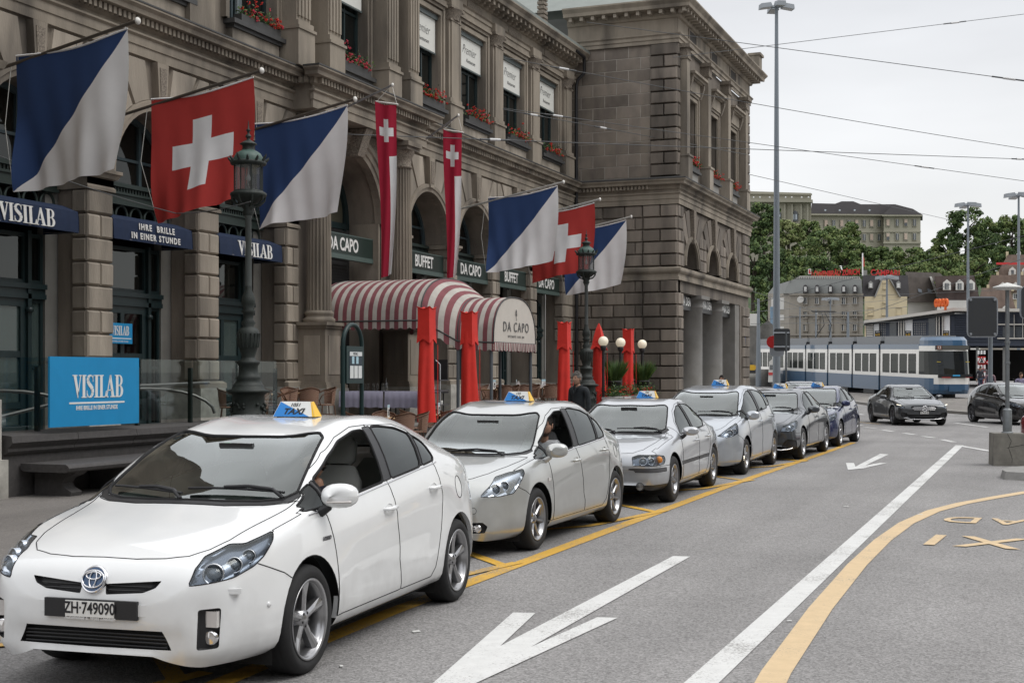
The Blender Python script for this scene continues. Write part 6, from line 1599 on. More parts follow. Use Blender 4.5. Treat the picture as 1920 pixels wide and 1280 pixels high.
# ---- striped canopy
def add_canopy():
 cn = empty('canopy',(-15,32,0),'red and white striped barrel canopy lettered DA CAPO reaching from the entrance to the kerb','canopy')
 R_ = mat('canopy_red',(.20,.065,.075),.85,noise=.28,nscale=2.2,bump=.5,bscale=7); C_ = mat('canopy_cream',(.43,.405,.37),.85,noise=.26,nscale=2.2,bump=.5,bscale=7)
 def hoop(x):
  # y0, y1, spring z, crown z at position x
  K = [(-17.9,(31.3,35.3,3.14,4.30)),(-14.9,(31.3,35.3,3.14,4.30)),(-14.1,(31.8,34.8,2.62,3.77)),(-13.1,(31.8,34.8,2.57,3.77))]
  for (xa,a),(xb,c) in zip(K,K[1:]):
   if x <= xb+1e-6: t = (x-xa)/(xb-xa); return [p+(q-p)*t for p,q in zip(a,c)]
  return list(K[-1][1])
 w = .125; x = -17.9; k = 0; b = MB(); n = 22
 while x < -13.11:
  x2 = min(x+w,-13.1); b.mi = k % 2; m = 2
  for (xa,xb) in ((x,(x+x2)/2),((x+x2)/2,x2)):
   A,B = hoop(xa),hoop(xb)
   def P(h,xx,t): ca = math.cos(PI*t); sa = math.sin(PI*t); e = .8; return Vector((xx,(h[0]+h[1])/2-(h[1]-h[0])/2*math.copysign(abs(ca)**e,ca),h[2]+(h[3]-h[2])*abs(sa)**e))
   b.add([P(A,xa,i/n) for i in range(n+1)]+[P(B,xb,i/n) for i in range(n+1)],[(i,i+1,n+2+i,n+1+i) for i in range(n)],True)
   for s in (0,1):      # hanging valance with scallops
    z0,z1 = A[2],B[2]; ya,yb = A[s],B[s]; q = .22+.03*math.sin((xa+17.9)/w*PI*1.0); r = .22+.03*math.sin((xb+17.9)/w*PI*1.0)
    b.add([(xa,ya,z0),(xb,yb,z1),(xb,yb,z1-r),(xa,ya,z0-q)],[(0,1,2,3)],True)
  x = x2; k += 1
 b.build('striped_cloth',[R_,C_],cn,fixn=False)
 A = hoop(-13.1); n = 24; P = lambda t,x=-13.1: Vector((x,(A[0]+A[1])/2-(A[1]-A[0])/2*math.copysign(abs(math.cos(PI*t))**.8,math.cos(PI*t)),A[2]+(A[3]-A[2])*math.sin(PI*t)**.8))
 b = MB(); b.add([P(i/n) for i in range(n+1)],[tuple(range(n+1))],False); b.build('end_panel',mat('canopy_end',(.56,.52,.47),.85,noise=.06,nscale=3),cn)
 b = MB(); k = 0; y = A[0]
 while y < A[1]-.01: b.mi = k % 2; y2 = min(y+.06,A[1]); z = .20+.02*(k % 4 < 2); dx = .012*math.sin(k*1.2); b.add([(-13.08,y,A[2]),(-13.08,y2,A[2]),(-13.08+dx,y2,A[2]-z),(-13.08+dx,y,A[2]-z)],[(0,1,2,3)]); y = y2; k += 1
 b.build('end_valance',[R_,C_],cn,fixn=False)
 text('canopy_lettering','DA CAPO',(-13.085,33.35,2.98),(0,1,0),(0,0,1),.36,mat('grey_ink'),cn,space=1.25,extrude=.002)
 text('small_lettering','RISTORANTE  CAFFE  BAR',(-13.085,33.35,2.74),(0,1,0),(0,0,1),.085,mat('grey_ink'),cn,space=1.2,extrude=.002)
 b = MB(); c = Vector((-13.085,33.35,3.36))
 for i in range(9): a = 2*PI*i/9; b.tube([c,c+Vector((0,.07*math.cos(a),.10*math.sin(a)))],.006,4)
 b.tube([c+Vector((0,0,-.1)),c+Vector((0,.02,-.2))],.006,4); b.build('emblem',mat('grey_ink'),cn)
 b = MB()
 for x in (-17.8,-14.9,-14.1,-13.1):
  h = hoop(x); b.tube([Vector((x,(h[0]+h[1])/2-(h[1]-h[0])/2*math.copysign(abs(math.cos(PI*t))**.8,math.cos(PI*t)),h[2]+(h[3]-h[2])*abs(math.sin(PI*t))**.8)) for t in [i/20 for i in range(21)]],.02,5)
 for s in (0,1): b.tube([(x,hoop(x)[s],hoop(x)[2]-.01) for x in (-17.8,-14.9,-14.1,-13.1)],.022,5)
 b.tube([(-13.1,31.8,2.57),(-13.1,34.8,2.57)],.022,5); b.build('hoop_frame',mat('frame_dark',(.05,.05,.05),.5),cn)
 PM = mat('post_slate',(.10,.115,.13),.5)
 for x,y,z in ((-13.2,31.9,2.6),(-13.2,34.7,2.6),(-14.1,31.85,2.7),(-14.1,34.7,2.7),(-14.95,31.4,3.1)):
  b = MB(); b.tube([(x,y,.1),(x,y,z)],.045,8); b.build('post',PM,cn)
add_canopy()
# ---- closed red parasols
def parasol(y,flip,label):
 p = empty('closed_parasol',(-12.6,y,.1),label,'parasol','closed red parasols along the terrace')
 RED = mat('parasol_red',(.62,.028,.018),.7,noise=.10,nscale=4,bump=.4,bscale=10)
 b = MB(); rnd = random.Random(int(y*7))
 H_ = 3.27; n = 32; lev = []
 for z,w,d in ((.72,.245,.21),(.9,.235,.20),(1.3,.215,.19),(1.7,.195,.175),(2.1,.175,.165),(2.5,.155,.15),(2.75,.145,.14)):
  lev.append((z,w,d))
 ph = rnd.uniform(0,6); tw = rnd.uniform(-.25,.25)
 def ringp(z,w,d,k=1.0):
  out = []
  for i in range(n):
   a = 2*PI*i/n+tw*(z-1)*.5; q = 1+(.10*math.sin(4*a+ph+z*.6)+.06*math.sin(7*a-z*1.3+ph))*(1.5-.35*z)
   out.append(Vector((-12.6+d*q*k*math.cos(a),y+w*q*k*math.sin(a)*1.0+.03*math.sin(z*1.7+ph),z)))
  return out
 vs = []
 for z,w,d in lev: vs += ringp(z,w,d)
 b.add(vs,[(i*n+j,i*n+(j+1) % n,(i+1)*n+(j+1) % n,(i+1)*n+j) for i in range(len(lev)-1) for j in range(n)],True)
 b.build('furled_cloth',RED,p)
 # square cap with pointed corners over the top
 b = MB()
 def sq(z,w,r=0): return [Vector((-12.6+s*w*.85,y+t*w,z+r*(i % 2))) for i,(s,t) in enumerate(((1,-1),(1,0),(1,1),(0,1),(-1,1),(-1,0),(-1,-1),(0,-1)))]
 if flip == 'peak': R_ = [sq(2.45,.25,.14),sq(2.62,.19),sq(2.9,.14),sq(3.12,.08),sq(H_+.02,.01)]
 else: R_ = [sq(2.42,.185,.10),sq(2.6,.172),sq(2.95,.16),sq(3.18,.165),sq(H_-.04,.185,-.06)]
 vs = sum(R_,[]); b.add(vs,[(i*8+j,i*8+(j+1) % 8,(i+1)*8+(j+1) % 8,(i+1)*8+j) for i in range(4) for j in range(8)],False)
 if flip != 'peak': b.add(R_[-1]+[Vector((-12.6,y,H_-.12))],[(i,(i+1) % 8,8) for i in range(8)],False)
 b.build('cover_cap',RED,p)
 b = MB(); b.tube([(-12.6,y,.1),(-12.6,y,.95)],.03,8); b.build('pole',GMET,p)
 b = MB(); b.lathe([(.30,.1),(.30,.16),(.05,.20),(.045,.4)],c=(-12.6,y,0),n=16); b.build('base',mat('base_dark',(.05,.05,.05),.6),p)
 b = MB(); b.tube([(-12.58+.24,y+.01*math.sin(z),z) for z in (.8,1.4,2.0,2.4)],.008,4); b.build('seam',RED,p)
parasol(26.78,'box','nearest closed red parasol, standing before the canopy right of the menu case')
parasol(29.11,'box','second closed red parasol, standing in front of the open end of the canopy')
parasol(35.77,'box','third closed red parasol, left of the standing man and the far lamp post')
parasol(38.89,'peak','closed red parasol with a pointed top, right of the far lamp post')
parasol(41.94,'box','farthest closed red parasol, between the white globe lamps')
# ---- cast iron lamp posts
IRON = mat('cast_iron_green',(.018,.024,.021),.55,noise=.25,nscale=12,bump=.5,bscale=50); VERD = mat('verdigris',(.055,.10,.085),.5,noise=.35,nscale=14)
def lamp_post(x,y,label,z0=.1,s=1.0):
 l = empty('cast_iron_lamp_post',(x,y,z0),label,'lamp post','ornate cast iron lamp posts')
 c = (x,y,z0)
 def L_(name,prof,m=IRON,n=20,par=l): b = MB(); b.lathe([(r*s,h*s) for r,h in prof],c=c,n=n); return b.build(name,m,par)
 L_('base',[(.62,0),(.62,.12),(.56,.16),(.54,.30),(.48,.36),(.38,.40),(.36,.50),(.34,.54),(.34,.62),(.31,.66),(.29,.95),(.29,1.05),(.31,1.08),(.28,1.12),(.275,1.42),(.30,1.45),(.36,1.47),(.38,1.50),(.28,1.53),(.26,1.60)])
 b = MB(); rnd = random.Random(5)
 for i in range(70):
  a = rnd.uniform(0,2*PI); h = rnd.uniform(.72,1.30); r = .292*s; b.lathe([(0,-.035),(.035,0),(0,.035)],c=(x+r*math.cos(a),y+r*math.sin(a),z0+h*s),n=5)
 stuff(b.build('cast_garland',IRON,l))
 L_('shaft_base',[(.26,1.60),(.19,1.68),(.22,1.72),(.17,1.76),(.16,1.92),(.19,1.96),(.20,2.0),(.13,2.03),(.11,2.08),(.155,2.22),(.19,2.36),(.185,2.50),(.15,2.56),(.09,2.60),(.125,2.66),(.08,2.72),(.09,2.82),(.125,2.86),(.08,2.90),(.12,2.98),(.11,3.10),(.06,3.22),(.055,3.30)])
 b = MB()
 for i in range(16): a = 2*PI*i/16; b.tube([(x+.162*s*math.cos(a),y+.162*s*math.sin(a),z0+2.24*s),(x+.195*s*math.cos(a),y+.195*s*math.sin(a),z0+2.48*s)],.018*s,5)
 stuff(b.build('urn_flutes',IRON,l))
 L_('shaft',[(.056,3.28),(.052,4.45),(.068,4.47),(.068,4.52),(.055,4.55)],mat('shaft_grey_green',(.075,.085,.082),.5,noise=.15,nscale=5),14)
 # lantern
 L_('lantern_foot',[(.075,4.50),(.10,4.56),(.08,4.60),(.13,4.66),(.10,4.70),(.16,4.72),(.25,4.80),(.31,4.84),(.31,4.88),(.28,4.90),(.0,4.905)],IRON)
 b = MB()
 for i in range(8): a = 2*PI*i/8; b.tube([(x+r*s*math.cos(a),y+r*s*math.sin(a),z0+h*s) for r,h in ((.10,4.66),(.20,4.68),(.28,4.76),(.29,4.84))],.020*s,5)
 stuff(b.build('lantern_scrolls',IRON,l))
 g = MB(); g.lathe([(.235*s,4.90*s),(.235*s,5.36*s)],c=c,n=8,cap=False)
 for f in range(len(g.sm)): g.sm[f] = False
 g.build('lantern_glass',glass_mat('lantern_glass',(.62,.64,.66),opac=.12,base=(.5,.5,.5),refl=1.4),l)
 b = MB()
 for i in range(8): a = 2*PI*i/8; b.tube([(x+.24*s*math.cos(a),y+.24*s*math.sin(a),z0+4.88*s),(x+.24*s*math.cos(a),y+.24*s*math.sin(a),z0+5.38*s)],.012*s,5)
 b.lathe([(.25*s,4.89*s),(.255*s,4.92*s),(.235*s,4.93*s)],c=c,n=20,cap=False); stuff(b.build('lantern_bars',IRON,l))
 b = MB(); b.lathe([(0,5.08*s),(.035*s,5.11*s),(.04*s,5.15*s),(.015*s,5.22*s),(.015*s,5.38*s)],c=c,n=10); b.build('bulb',mat('bulb_glass',(.75,.74,.70),.2),l)
 L_('lantern_crown',[(.235,5.35),(.30,5.37),(.31,5.41),(.28,5.43),(.0,5.44)],IRON)
 b = MB()
 for i in range(12):
  a = 2*PI*i/12; k = .10 if i % 3 == 0 else .06; b.tube([(x+.28*s*math.cos(a),y+.28*s*math.sin(a),z0+5.42*s),(x+.33*s*math.cos(a),y+.33*s*math.sin(a),z0+(5.44+k*.5)*s),(x+(.33+k*.3)*s*math.cos(a),y+(.33+k*.3)*s*math.sin(a),z0+(5.44+k)*s)],[.028*s,.022*s,.004*s],5)
 stuff(b.build('crown_leaves',IRON,l))
 L_('lantern_roof',[(.255,5.43),(.25,5.49),(.21,5.56),(.15,5.60),(.115,5.62)],VERD,24)
 L_('lantern_top',[(.115,5.61),(.10,5.66),(.105,5.70),(.15,5.72),(.14,5.735),(.08,5.77),(.03,5.80),(.03,5.83),(.055,5.85),(.045,5.87),(.02,5.90),(.02,5.94),(.045,5.96),(.012,5.99),(.008,6.10),(0,6.14)],IRON)
lamp_post(-12.6,19.72,'ornate cast iron lamp post at the left, beside the large red flag',0.0,.985)
lamp_post(-12.5,37.4,'ornate cast iron lamp post further along, under the far flags behind the standing man',0.0,.97)
# ---- glass screen over the stairs, blue sign, stone parapet and bench
def add_stairs_front():
 p = empty('stone_parapet',(-13.1,17.8,.1),'dark grey stone parapet with moulded coping behind the bench','parapet')
 SD = mat('dark_granite',(.060,.056,.055),.75,noise=.25,nscale=14,bump=.4,bscale=90)
 b = MB(); b.box(-13.35,-12.98,14.35,22.3,.1,.68); b.build('wall',SD,p)
 for k in range(6):
  y0 = 14.35+k*1.33; b = MB(); q = lambda x: x
  b.prism([(-13.40,.68),(-12.94,.68),(-12.90,.72),(-12.90,.76),(-12.86,.80),(-12.82,.84),(-12.84,.93),(-13.38,.97),(-13.44,.93)],lambda t: (t[0],y0+.004,t[1]),lambda t: (t[0],y0+1.325,t[1])); b.build('coping_stone',SD,p)
 bn = empty('stone_bench',(-12.6,16,.1),'dark stone bench on scrolled feet in front of the parapet','bench')
 b = MB(); pr = [(-12.95,.47),(-12.95,.55),(-12.20,.55),(-12.16,.53),(-12.14,.50),(-12.16,.46),(-12.20,.44),(-12.9,.44)]
 b.prism(pr,lambda t: (t[0],14.65,t[1]),lambda t: (t[0],20.3,t[1])); b.build('seat',SD,bn)
 for y in (15.0,16.15,17.3,18.45,19.6):
  b = MB(); b.prism([(-12.92,.1),(-12.32,.1),(-12.30,.16),(-12.42,.22),(-12.46,.28),(-12.40,.35),(-12.26,.40),(-12.22,.44),(-12.92,.44)],lambda t: (t[0],y-.11,t[1]),lambda t: (t[0],y+.11,t[1])); b.build('foot',SD,bn)
 gs = empty('glass_screen',(-13.2,18,1),'clear glass screen on dark posts standing on the parapet','glass screen')
 GS = glass_mat('clear_screen',(.80,.84,.83),refl=1.0)
 ys = [14.4,15.3,17.55,18.95,20.25,21.6]
 for a,c in zip(ys,ys[1:]): b = MB(); b.box(-13.20,-13.18,a+.03,c-.03,1.03,1.99); b.build('glass_pane',GS,gs)
 for y in ys[1:]+[14.42]: b = MB(); b.box(-13.26,-13.20,y-.028,y+.028,.95,1.86); b.build('post',mat('post_dark_green',(.012,.02,.018),.4),gs)
 sg = empty('blue_sign',(-12.95,15.9,1.5),'bright blue sign lettered VISILAB fixed to the glass screen','sign')
 SB = mat('sign_cyan',(.004,.235,.50),.5,noise=.06,nscale=3)
 y0,y1 = 15.05,17.02; xs = -12.80
 b = MB(); b.box(xs-.03,xs,y0,y1,1.02,2.0); b.build('panel',SB,sg)
 serif_word('VISILAB',.325,sg,(xs+.004,y0+.47,1.42),(0,1,0),(0,0,1),LETW,t=.003,sx=.92)
 b = MB(); b.box(xs,xs+.004,y0+.40,y0+1.62,1.335,1.36); b.build('rule',LETW,sg)
 text('sign_lettering','IHRE BRILLE IN EINER STUNDE',(xs+.003,y0+1.0,1.275),(0,1,0),(0,0,1),.085,LETW,sg,sx=.80,bold=.002,extrude=.001)
 b = MB(); b.box(-13.2,xs-.03,y0+.4,y0+.44,1.9,1.94); b.box(-13.2,xs-.03,y1-.44,y1-.4,1.9,1.94); b.build('bracket',GMET,sg)
 d = empty('door_sign',(-18.7,24.3,2),'small blue sign lettered VISILAB inside the middle shop door','sign')
 b = MB(); b.box(-18.70,-18.69,23.78,24.62,2.42,2.86); b.build('panel',SB,d); serif_word('VISILAB',.20,d,(-18.685,23.90,2.60),(0,1,0),(0,0,1),LETW,t=.002,sx=.80)
 b = MB(); b.box(-18.69,-18.685,23.82,24.58,2.52,2.54); b.build('rule',LETW,d)
 text('sign_lettering','IHRE BRILLE IN EINER STUNDE',(-18.684,24.2,2.465),(0,1,0),(0,0,1),.05,LETW,d,sx=.8,extrude=.001)
 # handrails of the stair behind
 hr = MB()
 for y in (16.6,20.2): hr.tube([(-15.0+.9*math.cos(a)*1.0,y+.75*math.cos(a),1.05+.45*math.sin(a)) for a in [PI*i/12 for i in range(13)]],.03,6)
 hr.tube([(-14.6,14.6,.9),(-14.6,19.0,1.55),(-14.6,21.5,1.6)],.03,6); tag(hr.build('stair_handrail',mat('handrail_steel',(.22,.21,.20),.4,.9)),'curved steel stair handrails behind the glass screen','handrail')
add_stairs_front()
# ---- menu case on a hooped frame
def add_menu():
 a,c = 23.02,23.78; x = -12.6
 m = empty('menu_case',(x,23.4,.1),'dark green menu display case with an arched top, left of the canopy','menu case')
 MG = mat('menu_green',(.010,.030,.030),.4); ym = (a+c)/2; r = (c-a)/2
 b = MB(); b.tube([(x,a,.1),(x,a,2.32)]+[(x,ym-r*math.cos(t),2.32+.40*math.sin(t)) for t in [PI*i/12 for i in range(1,12)]]+[(x,c,2.32),(x,c,.1)],.045,8); b.build('frame',MG,m)
 b = MB(); b.box(x-.08,x+.06,a+.04,c-.02,1.58,2.30); b.build('case',MG,m)
 b = MB(); b.box(x+.06,x+.065,a+.14,c-.10,1.66,2.20); b.build('backing',mat('menu_dark',(.02,.035,.05),.4),m)
 pw = mat('paper',(.66,.68,.68),.7)
 for k in range(3): b = MB(); yy = a+.16+k*.17; b.box(x+.066,x+.07,yy,yy+.14,1.68,1.92); b.build('menu_page',pw,m)
 for k in range(2): b = MB(); yy = a+.24+k*.17; b.box(x+.066,x+.07,yy,yy+.09,1.96,2.10); b.build('menu_card',mat('paper_blue',(.40,.58,.66),.7),m)
 b = MB(); b.box(x+.066,x+.07,a+.15,c-.11,2.11,2.19); b.build('menu_title',pw,m); text('menu_lettering','MENU',(x+.072,ym,2.15),(0,1,0),(0,0,1),.07,INK,m,extrude=.001)
add_menu()
# ---- terrace furniture
RAT = mat('rattan_wood',(.10,.045,.022),.5,noise=.3,nscale=20)
def weave():
 m = mat('rattan_weave',(.36,.10,.07),.7); nt = m.node_tree; N = nt.nodes; L = nt.links; b = N['Principled BSDF']
 tc = N.new('ShaderNodeTexCoord'); ck = N.new('ShaderNodeTexChecker'); ck.inputs['Scale'].default_value = 60; ck.inputs[1].default_value = (.12,.022,.02,1); ck.inputs[2].default_value = (.34,.25,.17,1)
 L.new(tc.outputs['Object'],ck.inputs[0]); L.new(ck.outputs[0],b.inputs['Base Color']); return m
WEAVE = weave()
def proto_chair():
 r = bpy.data.objects.new('bistro_chair',None); COL.objects.link(r); r.empty_display_size = .3
 b = LB(); arc = [(.26*math.sin(t),.24-.30*(1-math.cos(t))*0-.26*math.cos(t)*1.0+.02,0) for t in [-1.9+3.8*i/14 for i in range(15)]]
 n = 14; vs = []
 for i in range(n+1):
  t = -1.25+2.5*i/n; x,y = .235*math.sin(t),-.235*math.cos(t)
  for z,k in ((.47,.92),(.60,1.0),(.74,1.06),(.86-.05*abs(t),1.10)): vs.append((x*k,y*k,z))
 b.add(vs,[(i*4+j,(i+1)*4+j,(i+1)*4+j+1,i*4+j+1) for i in range(n) for j in range(3)],True); b.build('backrest',WEAVE,r)
 b = LB(); b.tube([(.26*math.sin(t),-.26*math.cos(t),.87-.06*abs(t)-(.06*max(0,abs(t)-1.2))) for t in [-1.75+3.5*i/16 for i in range(17)]],.016,6)
 for s in (-1,1): b.tube([(s*.255,.05,.74),(s*.27,.20,.68),(s*.24,.26,.56),(s*.19,.20,.44)],.014,6)
 b.build('arm_rail',RAT,r)
 b = LB(); b.lathe([(0,.43),(.20,.43),(.225,.445),(.20,.462),(0,.465)],n=18); b.build('seat',WEAVE,r)
 for x,y in ((.17,.15),(-.17,.15),(.16,-.16),(-.16,-.16)): b = LB(); b.tube([(x,y,.44),(x*1.25,y*1.3,0)],.014,6); b.build('leg',RAT,r)
 b = LB(); b.tube([(.19*math.cos(t),.18*math.sin(t),.22) for t in [2*PI*i/14 for i in range(14)]],.010,5,closed=True); b.build('stretcher',RAT,r)
 return r
def proto_table():
 r = bpy.data.objects.new('bistro_table',None); COL.objects.link(r); r.empty_display_size = .3
 b = LB(); b.lathe([(0,.715),(.34,.715),(.355,.72),(.355,.745),(.34,.75),(0,.75)],n=24); b.build('table_top',mat('table_wood',(.40,.26,.14),.45,noise=.2,nscale=9),r)
 for k in range(4):
  a = PI/4+PI/2*k; b = LB(); b.tube([(.10*math.cos(a),.10*math.sin(a),.71),(.05*math.cos(a),.05*math.sin(a),.40),(.30*math.cos(a),.30*math.sin(a),0)],.016,6); b.build('leg',RAT,r)
 return r
def proto_card():
 r = bpy.data.objects.new('table_card',None); COL.objects.link(r); b = LB(); b.box(-.004,.004,-.10,.10,0,.27); b.build('card',mat('paper'),r)
 b = LB(); b.box(.004,.006,-.10,.10,.21,.27); b.box(-.006,-.004,-.10,.10,.21,.27); b.build('blue_edge',mat('paper_blue'),r); b = LB(); b.tube([(.007,.04*math.cos(a),.09+.045*math.sin(a)) for a in [2*PI*i/14 for i in range(14)]],.008,4,closed=True); b.lathe([(0,-.03),(.03,0),(0,.03)],c=(.007,0,.155),n=6); b.build('print',INK,r)
 return r
def add_furniture():
 pc,pt,pk = proto_chair(),proto_table(),proto_card(); used = {'c': 0,'t': 0,'k': 0}
 def put(p,key,x,y,z,rz,label,cat,grp):
  o = p if used[key] == 0 else copy_tree(p); used[key] += 1; o.location = (x,y,z); o.rotation_euler = (0,0,rz); tag(o,label,cat,grp); return o
 GC,GT,GK = 'rattan chairs on the terrace','round cafe tables','menu cards standing on the tables'
 rnd = random.Random(4)
 rows = [(-16.3,25.9,.58,'beside the first lamp post'),(-16.5,28.1,.58,'left of the menu case'),(-12.95,25.6,.1,'behind the roof of the first taxi'),(-12.9,28.0,.1,'between the two near parasols'),
   (-15.0,36.4,.58,'under the end of the canopy'),(-15.1,38.4,.58,'right of the canopy post'),(-15.0,40.5,.58,'beyond the canopy'),(-15.2,42.6,.58,'beyond the canopy near the third parasol'),(-15.2,44.8,.58,'near the corner of the wing'),(-12.7,32.2,.1,'behind the second taxi')]
 for i,(x,y,z,wh) in enumerate(rows):
  put(pt,'t',x,y,z,rnd.random(),'round wooden cafe table '+wh,'table',GT)
  for k in range(4 if i not in (9,) else 2):
   a = PI/4+PI/2*k+rnd.uniform(-.25,.25); d = .62
   put(pc,'c',x+d*math.cos(a),y+d*math.sin(a),z,a+PI/2,'rattan chair on the '+('far right','far left','near left','near right')[k]+' of the table '+wh,'chair','rattan chairs on the terrace')
  if i not in (1,): put(pk,'k',x+.08,y-.12,z+.75,rnd.uniform(-.4,.4),'white menu card on the table '+wh,'menu card',GK)
  if i in (4,5,6,9):
   for k in range(2):
    nx,ny = x+rnd.uniform(-.2,.2),y+(-.2 if k else .2); b = MB(); zz = z+.75; b.add([(nx-.09,ny-.02,zz),(nx+.09,ny+.02,zz),(nx,ny+.07,zz),(nx+.01,ny,zz+.24)],[(0,1,3),(1,2,3),(2,0,3)]); tag(b.build('folded_napkin',mat('napkin_white',(.74,.74,.76),.8)),('first','second')[k]+' pointed napkin on the table '+wh,'napkin','folded napkins on the tables')
 # serving tables with lilac cloths under the canopy
 for k,(x0,x1) in enumerate(((-16.9,-15.65),(-15.6,-14.3))):
  t = empty('serving_table',((x0+x1)/2,31.2,.58),('serving table with a hanging lilac cloth, left one under the canopy','serving table with a hanging lilac cloth, right one under the canopy')[k],'table')
  for xx in (x0+.1,x1-.1):
   for yy in (30.8,31.6): b = MB(); b.tube([(xx,yy,.58),(xx,yy,1.30)],.02,6); b.build('leg',BLK,t)
  b = MB(); b.box(x0,x1,30.7,31.7,1.28,1.32); b.build('table_top',BLK,t)
  cl = MB(); n = 24
  vs = []
  for i in range(n+1):
   xx = x0+(x1-x0)*i/n; w = .012*math.sin(i*1.9)
   vs += [(xx,31.72,1.325),(xx,30.68,1.325),(xx,30.665+w,1.10),(xx,30.655+w*1.8,.92+.01*math.sin(i))]
  cl.add(vs,[(i*4+j,(i+1)*4+j,(i+1)*4+j+1,i*4+j+1) for i in range(n) for j in range(3)],True); tag(cl.build('table_cloth',mat('lilac_cloth',(.30,.29,.38),.85,noise=.06,nscale=4)),('lilac cloth on the left serving table','lilac cloth on the right serving table')[k],'tablecloth')
 GLS = glass_mat('drinking_glass',(.8,.82,.84),refl=2)
 for k in range(7):
  b = MB(); cx,cy = -16.5+.13*k,31.0+.05*(k % 2); h = .2 if k != 6 else .34; b.lathe([(.03,0),(.035,h*.6),(.028,h)] if k != 6 else [(.04,0),(.045,.18),(.015,.24),(.015,h)],c=(cx,cy,1.33),n=10)
  tag(b.build('glass' if k != 6 else 'carafe',GLS),'drinking glass, number %s from the left on the left serving table' % ('one','two','three','four','five','six')[min(k,5)] if k != 6 else 'clear carafe at the end of the row of glasses','glass' if k != 6 else 'carafe','row of glasses on the serving table' if k != 6 else None)
 # service trolley
 tr = empty('service_trolley',(-14.1,30.4,.58),'dark service trolley with shelves of crockery under the canopy end','trolley')
 for xx in (-14.4,-13.85): b = MB(); b.tube([(xx,30.2,.1),(xx,30.2,2.0),(xx+(.12 if xx < -14 else -.12),30.2,2.1)],.018,6); b.build('upright',GMET,tr)
 for z in (.75,1.0,1.35,1.6): b = MB(); b.box(-14.42,-13.83,30.15,30.7,z,z+.025); b.build('shelf',mat('shelf_dark',(.06,.06,.065),.4),tr)
 b = MB(); b.box(-14.42,-13.83,30.6,30.62,1.6,2.12); b.build('back_panel',BLK,tr)
 for k in range(5):
  b = MB(); b.lathe([(.05,0),(.055,.07),(.05,.09)],c=(-14.3+.1*k,30.35,(.775,1.025,1.375)[k % 3]),n=10); tag(b.build('cup',mat('crockery_white',(.62,.62,.6),.3)),'white cup, %s along the service trolley shelves' % ('first','second','third','fourth','fifth')[k],'cup','crockery on the trolley')
 b = MB(); b.tube([(-13.15,30.3,.3),(-13.0,30.3,2.25)],.022,6); tag(b.build('wooden_pole',mat('pole_wood',(.45,.30,.12),.6)),'leaning bare wooden pole beside the second parasol','pole')
add_furniture()
# ---- planters, globe lamps, flower boxes
LEAF = [mat('leaf_dark',(.020,.050,.014),.6,noise=.3,nscale=9),mat('leaf_mid',(.045,.095,.022),.6,noise=.3,nscale=9),mat('leaf_light',(.095,.150,.035),.6,noise=.3,nscale=9)]
BLOOM = mat('geranium_red',(.62,.028,.015),.6,noise=.35,nscale=20); BLOOM2 = mat('geranium_pink',(.62,.045,.085),.6,noise=.25,nscale=20)
def foliage(b,n,fn,size,rnd,mats=(0,1,2),up=.3):
 for _ in range(n):
  p,nn = fn(); s = size*rnd.uniform(.6,1.3); u = Vector((rnd.gauss(0,1),rnd.gauss(0,1),rnd.gauss(0,1)+up)).normalized(); v = u.cross(Vector((rnd.gauss(0,1),rnd.gauss(0,1),rnd.gauss(0,1)))).normalized()
  b.mi = rnd.choice(mats); b.add([p-u*s,p+v*s*.5,p+u*s,p-v*s*.5],[(0,1,2,3)],False)
def flower_box(x,y,z,w,label,seed,px=True,pink=False):
 rnd = random.Random(seed); f = empty('flower_box',(x,y,z),label,'flower box','window boxes of red geraniums')
 b = MB(); b.box(x-.10,x+.12,y-w,y+w,z,z+.16); b.build('trough',mat('trough_dark',(.05,.05,.048),.6),f)
 b = MB()
 def fn(): return Vector((x+rnd.gauss(.06,.09),y+rnd.uniform(-w,w),z+.16+abs(rnd.gauss(.06,.12)))),None
 foliage(b,330,fn,.045,rnd); stuff(b.build('leaves',LEAF,f,fixn=False))
 b = MB()
 for _ in range(46):
  p = Vector((x+rnd.gauss(.12,.08),y+rnd.uniform(-w,w),z+.14+abs(rnd.gauss(.10,.14)))); b.mi = 1 if (pink or rnd.random() < .25) else 0
  for q in range(7): b.lathe([(0,-.016),(.022,0),(0,.016)],c=p+Vector((rnd.gauss(0,.022),rnd.gauss(0,.022),rnd.gauss(0,.018))),n=5)
 stuff(b.build('blooms',[BLOOM,BLOOM2],f,fixn=False))
wh = ['second','third','fourth','fifth','sixth','seventh','eighth']
for i,y in enumerate((24.6,28.45,33.3,38.3,42.0,45.7,49.4)):
 flower_box(-17.92,y,10.13,.88,'window box of red geraniums, %s from the left on the long upper front' % ('first','second','third','fourth','fifth','sixth','seventh')[i],30+i,pink=i == 2)
for i,y in enumerate((54.75,58.55,62.35)): flower_box(-13.68,y,10.13,.62,'window box of red geraniums on the wing, %s window' % ('nearest','middle','farthest')[i],50+i)
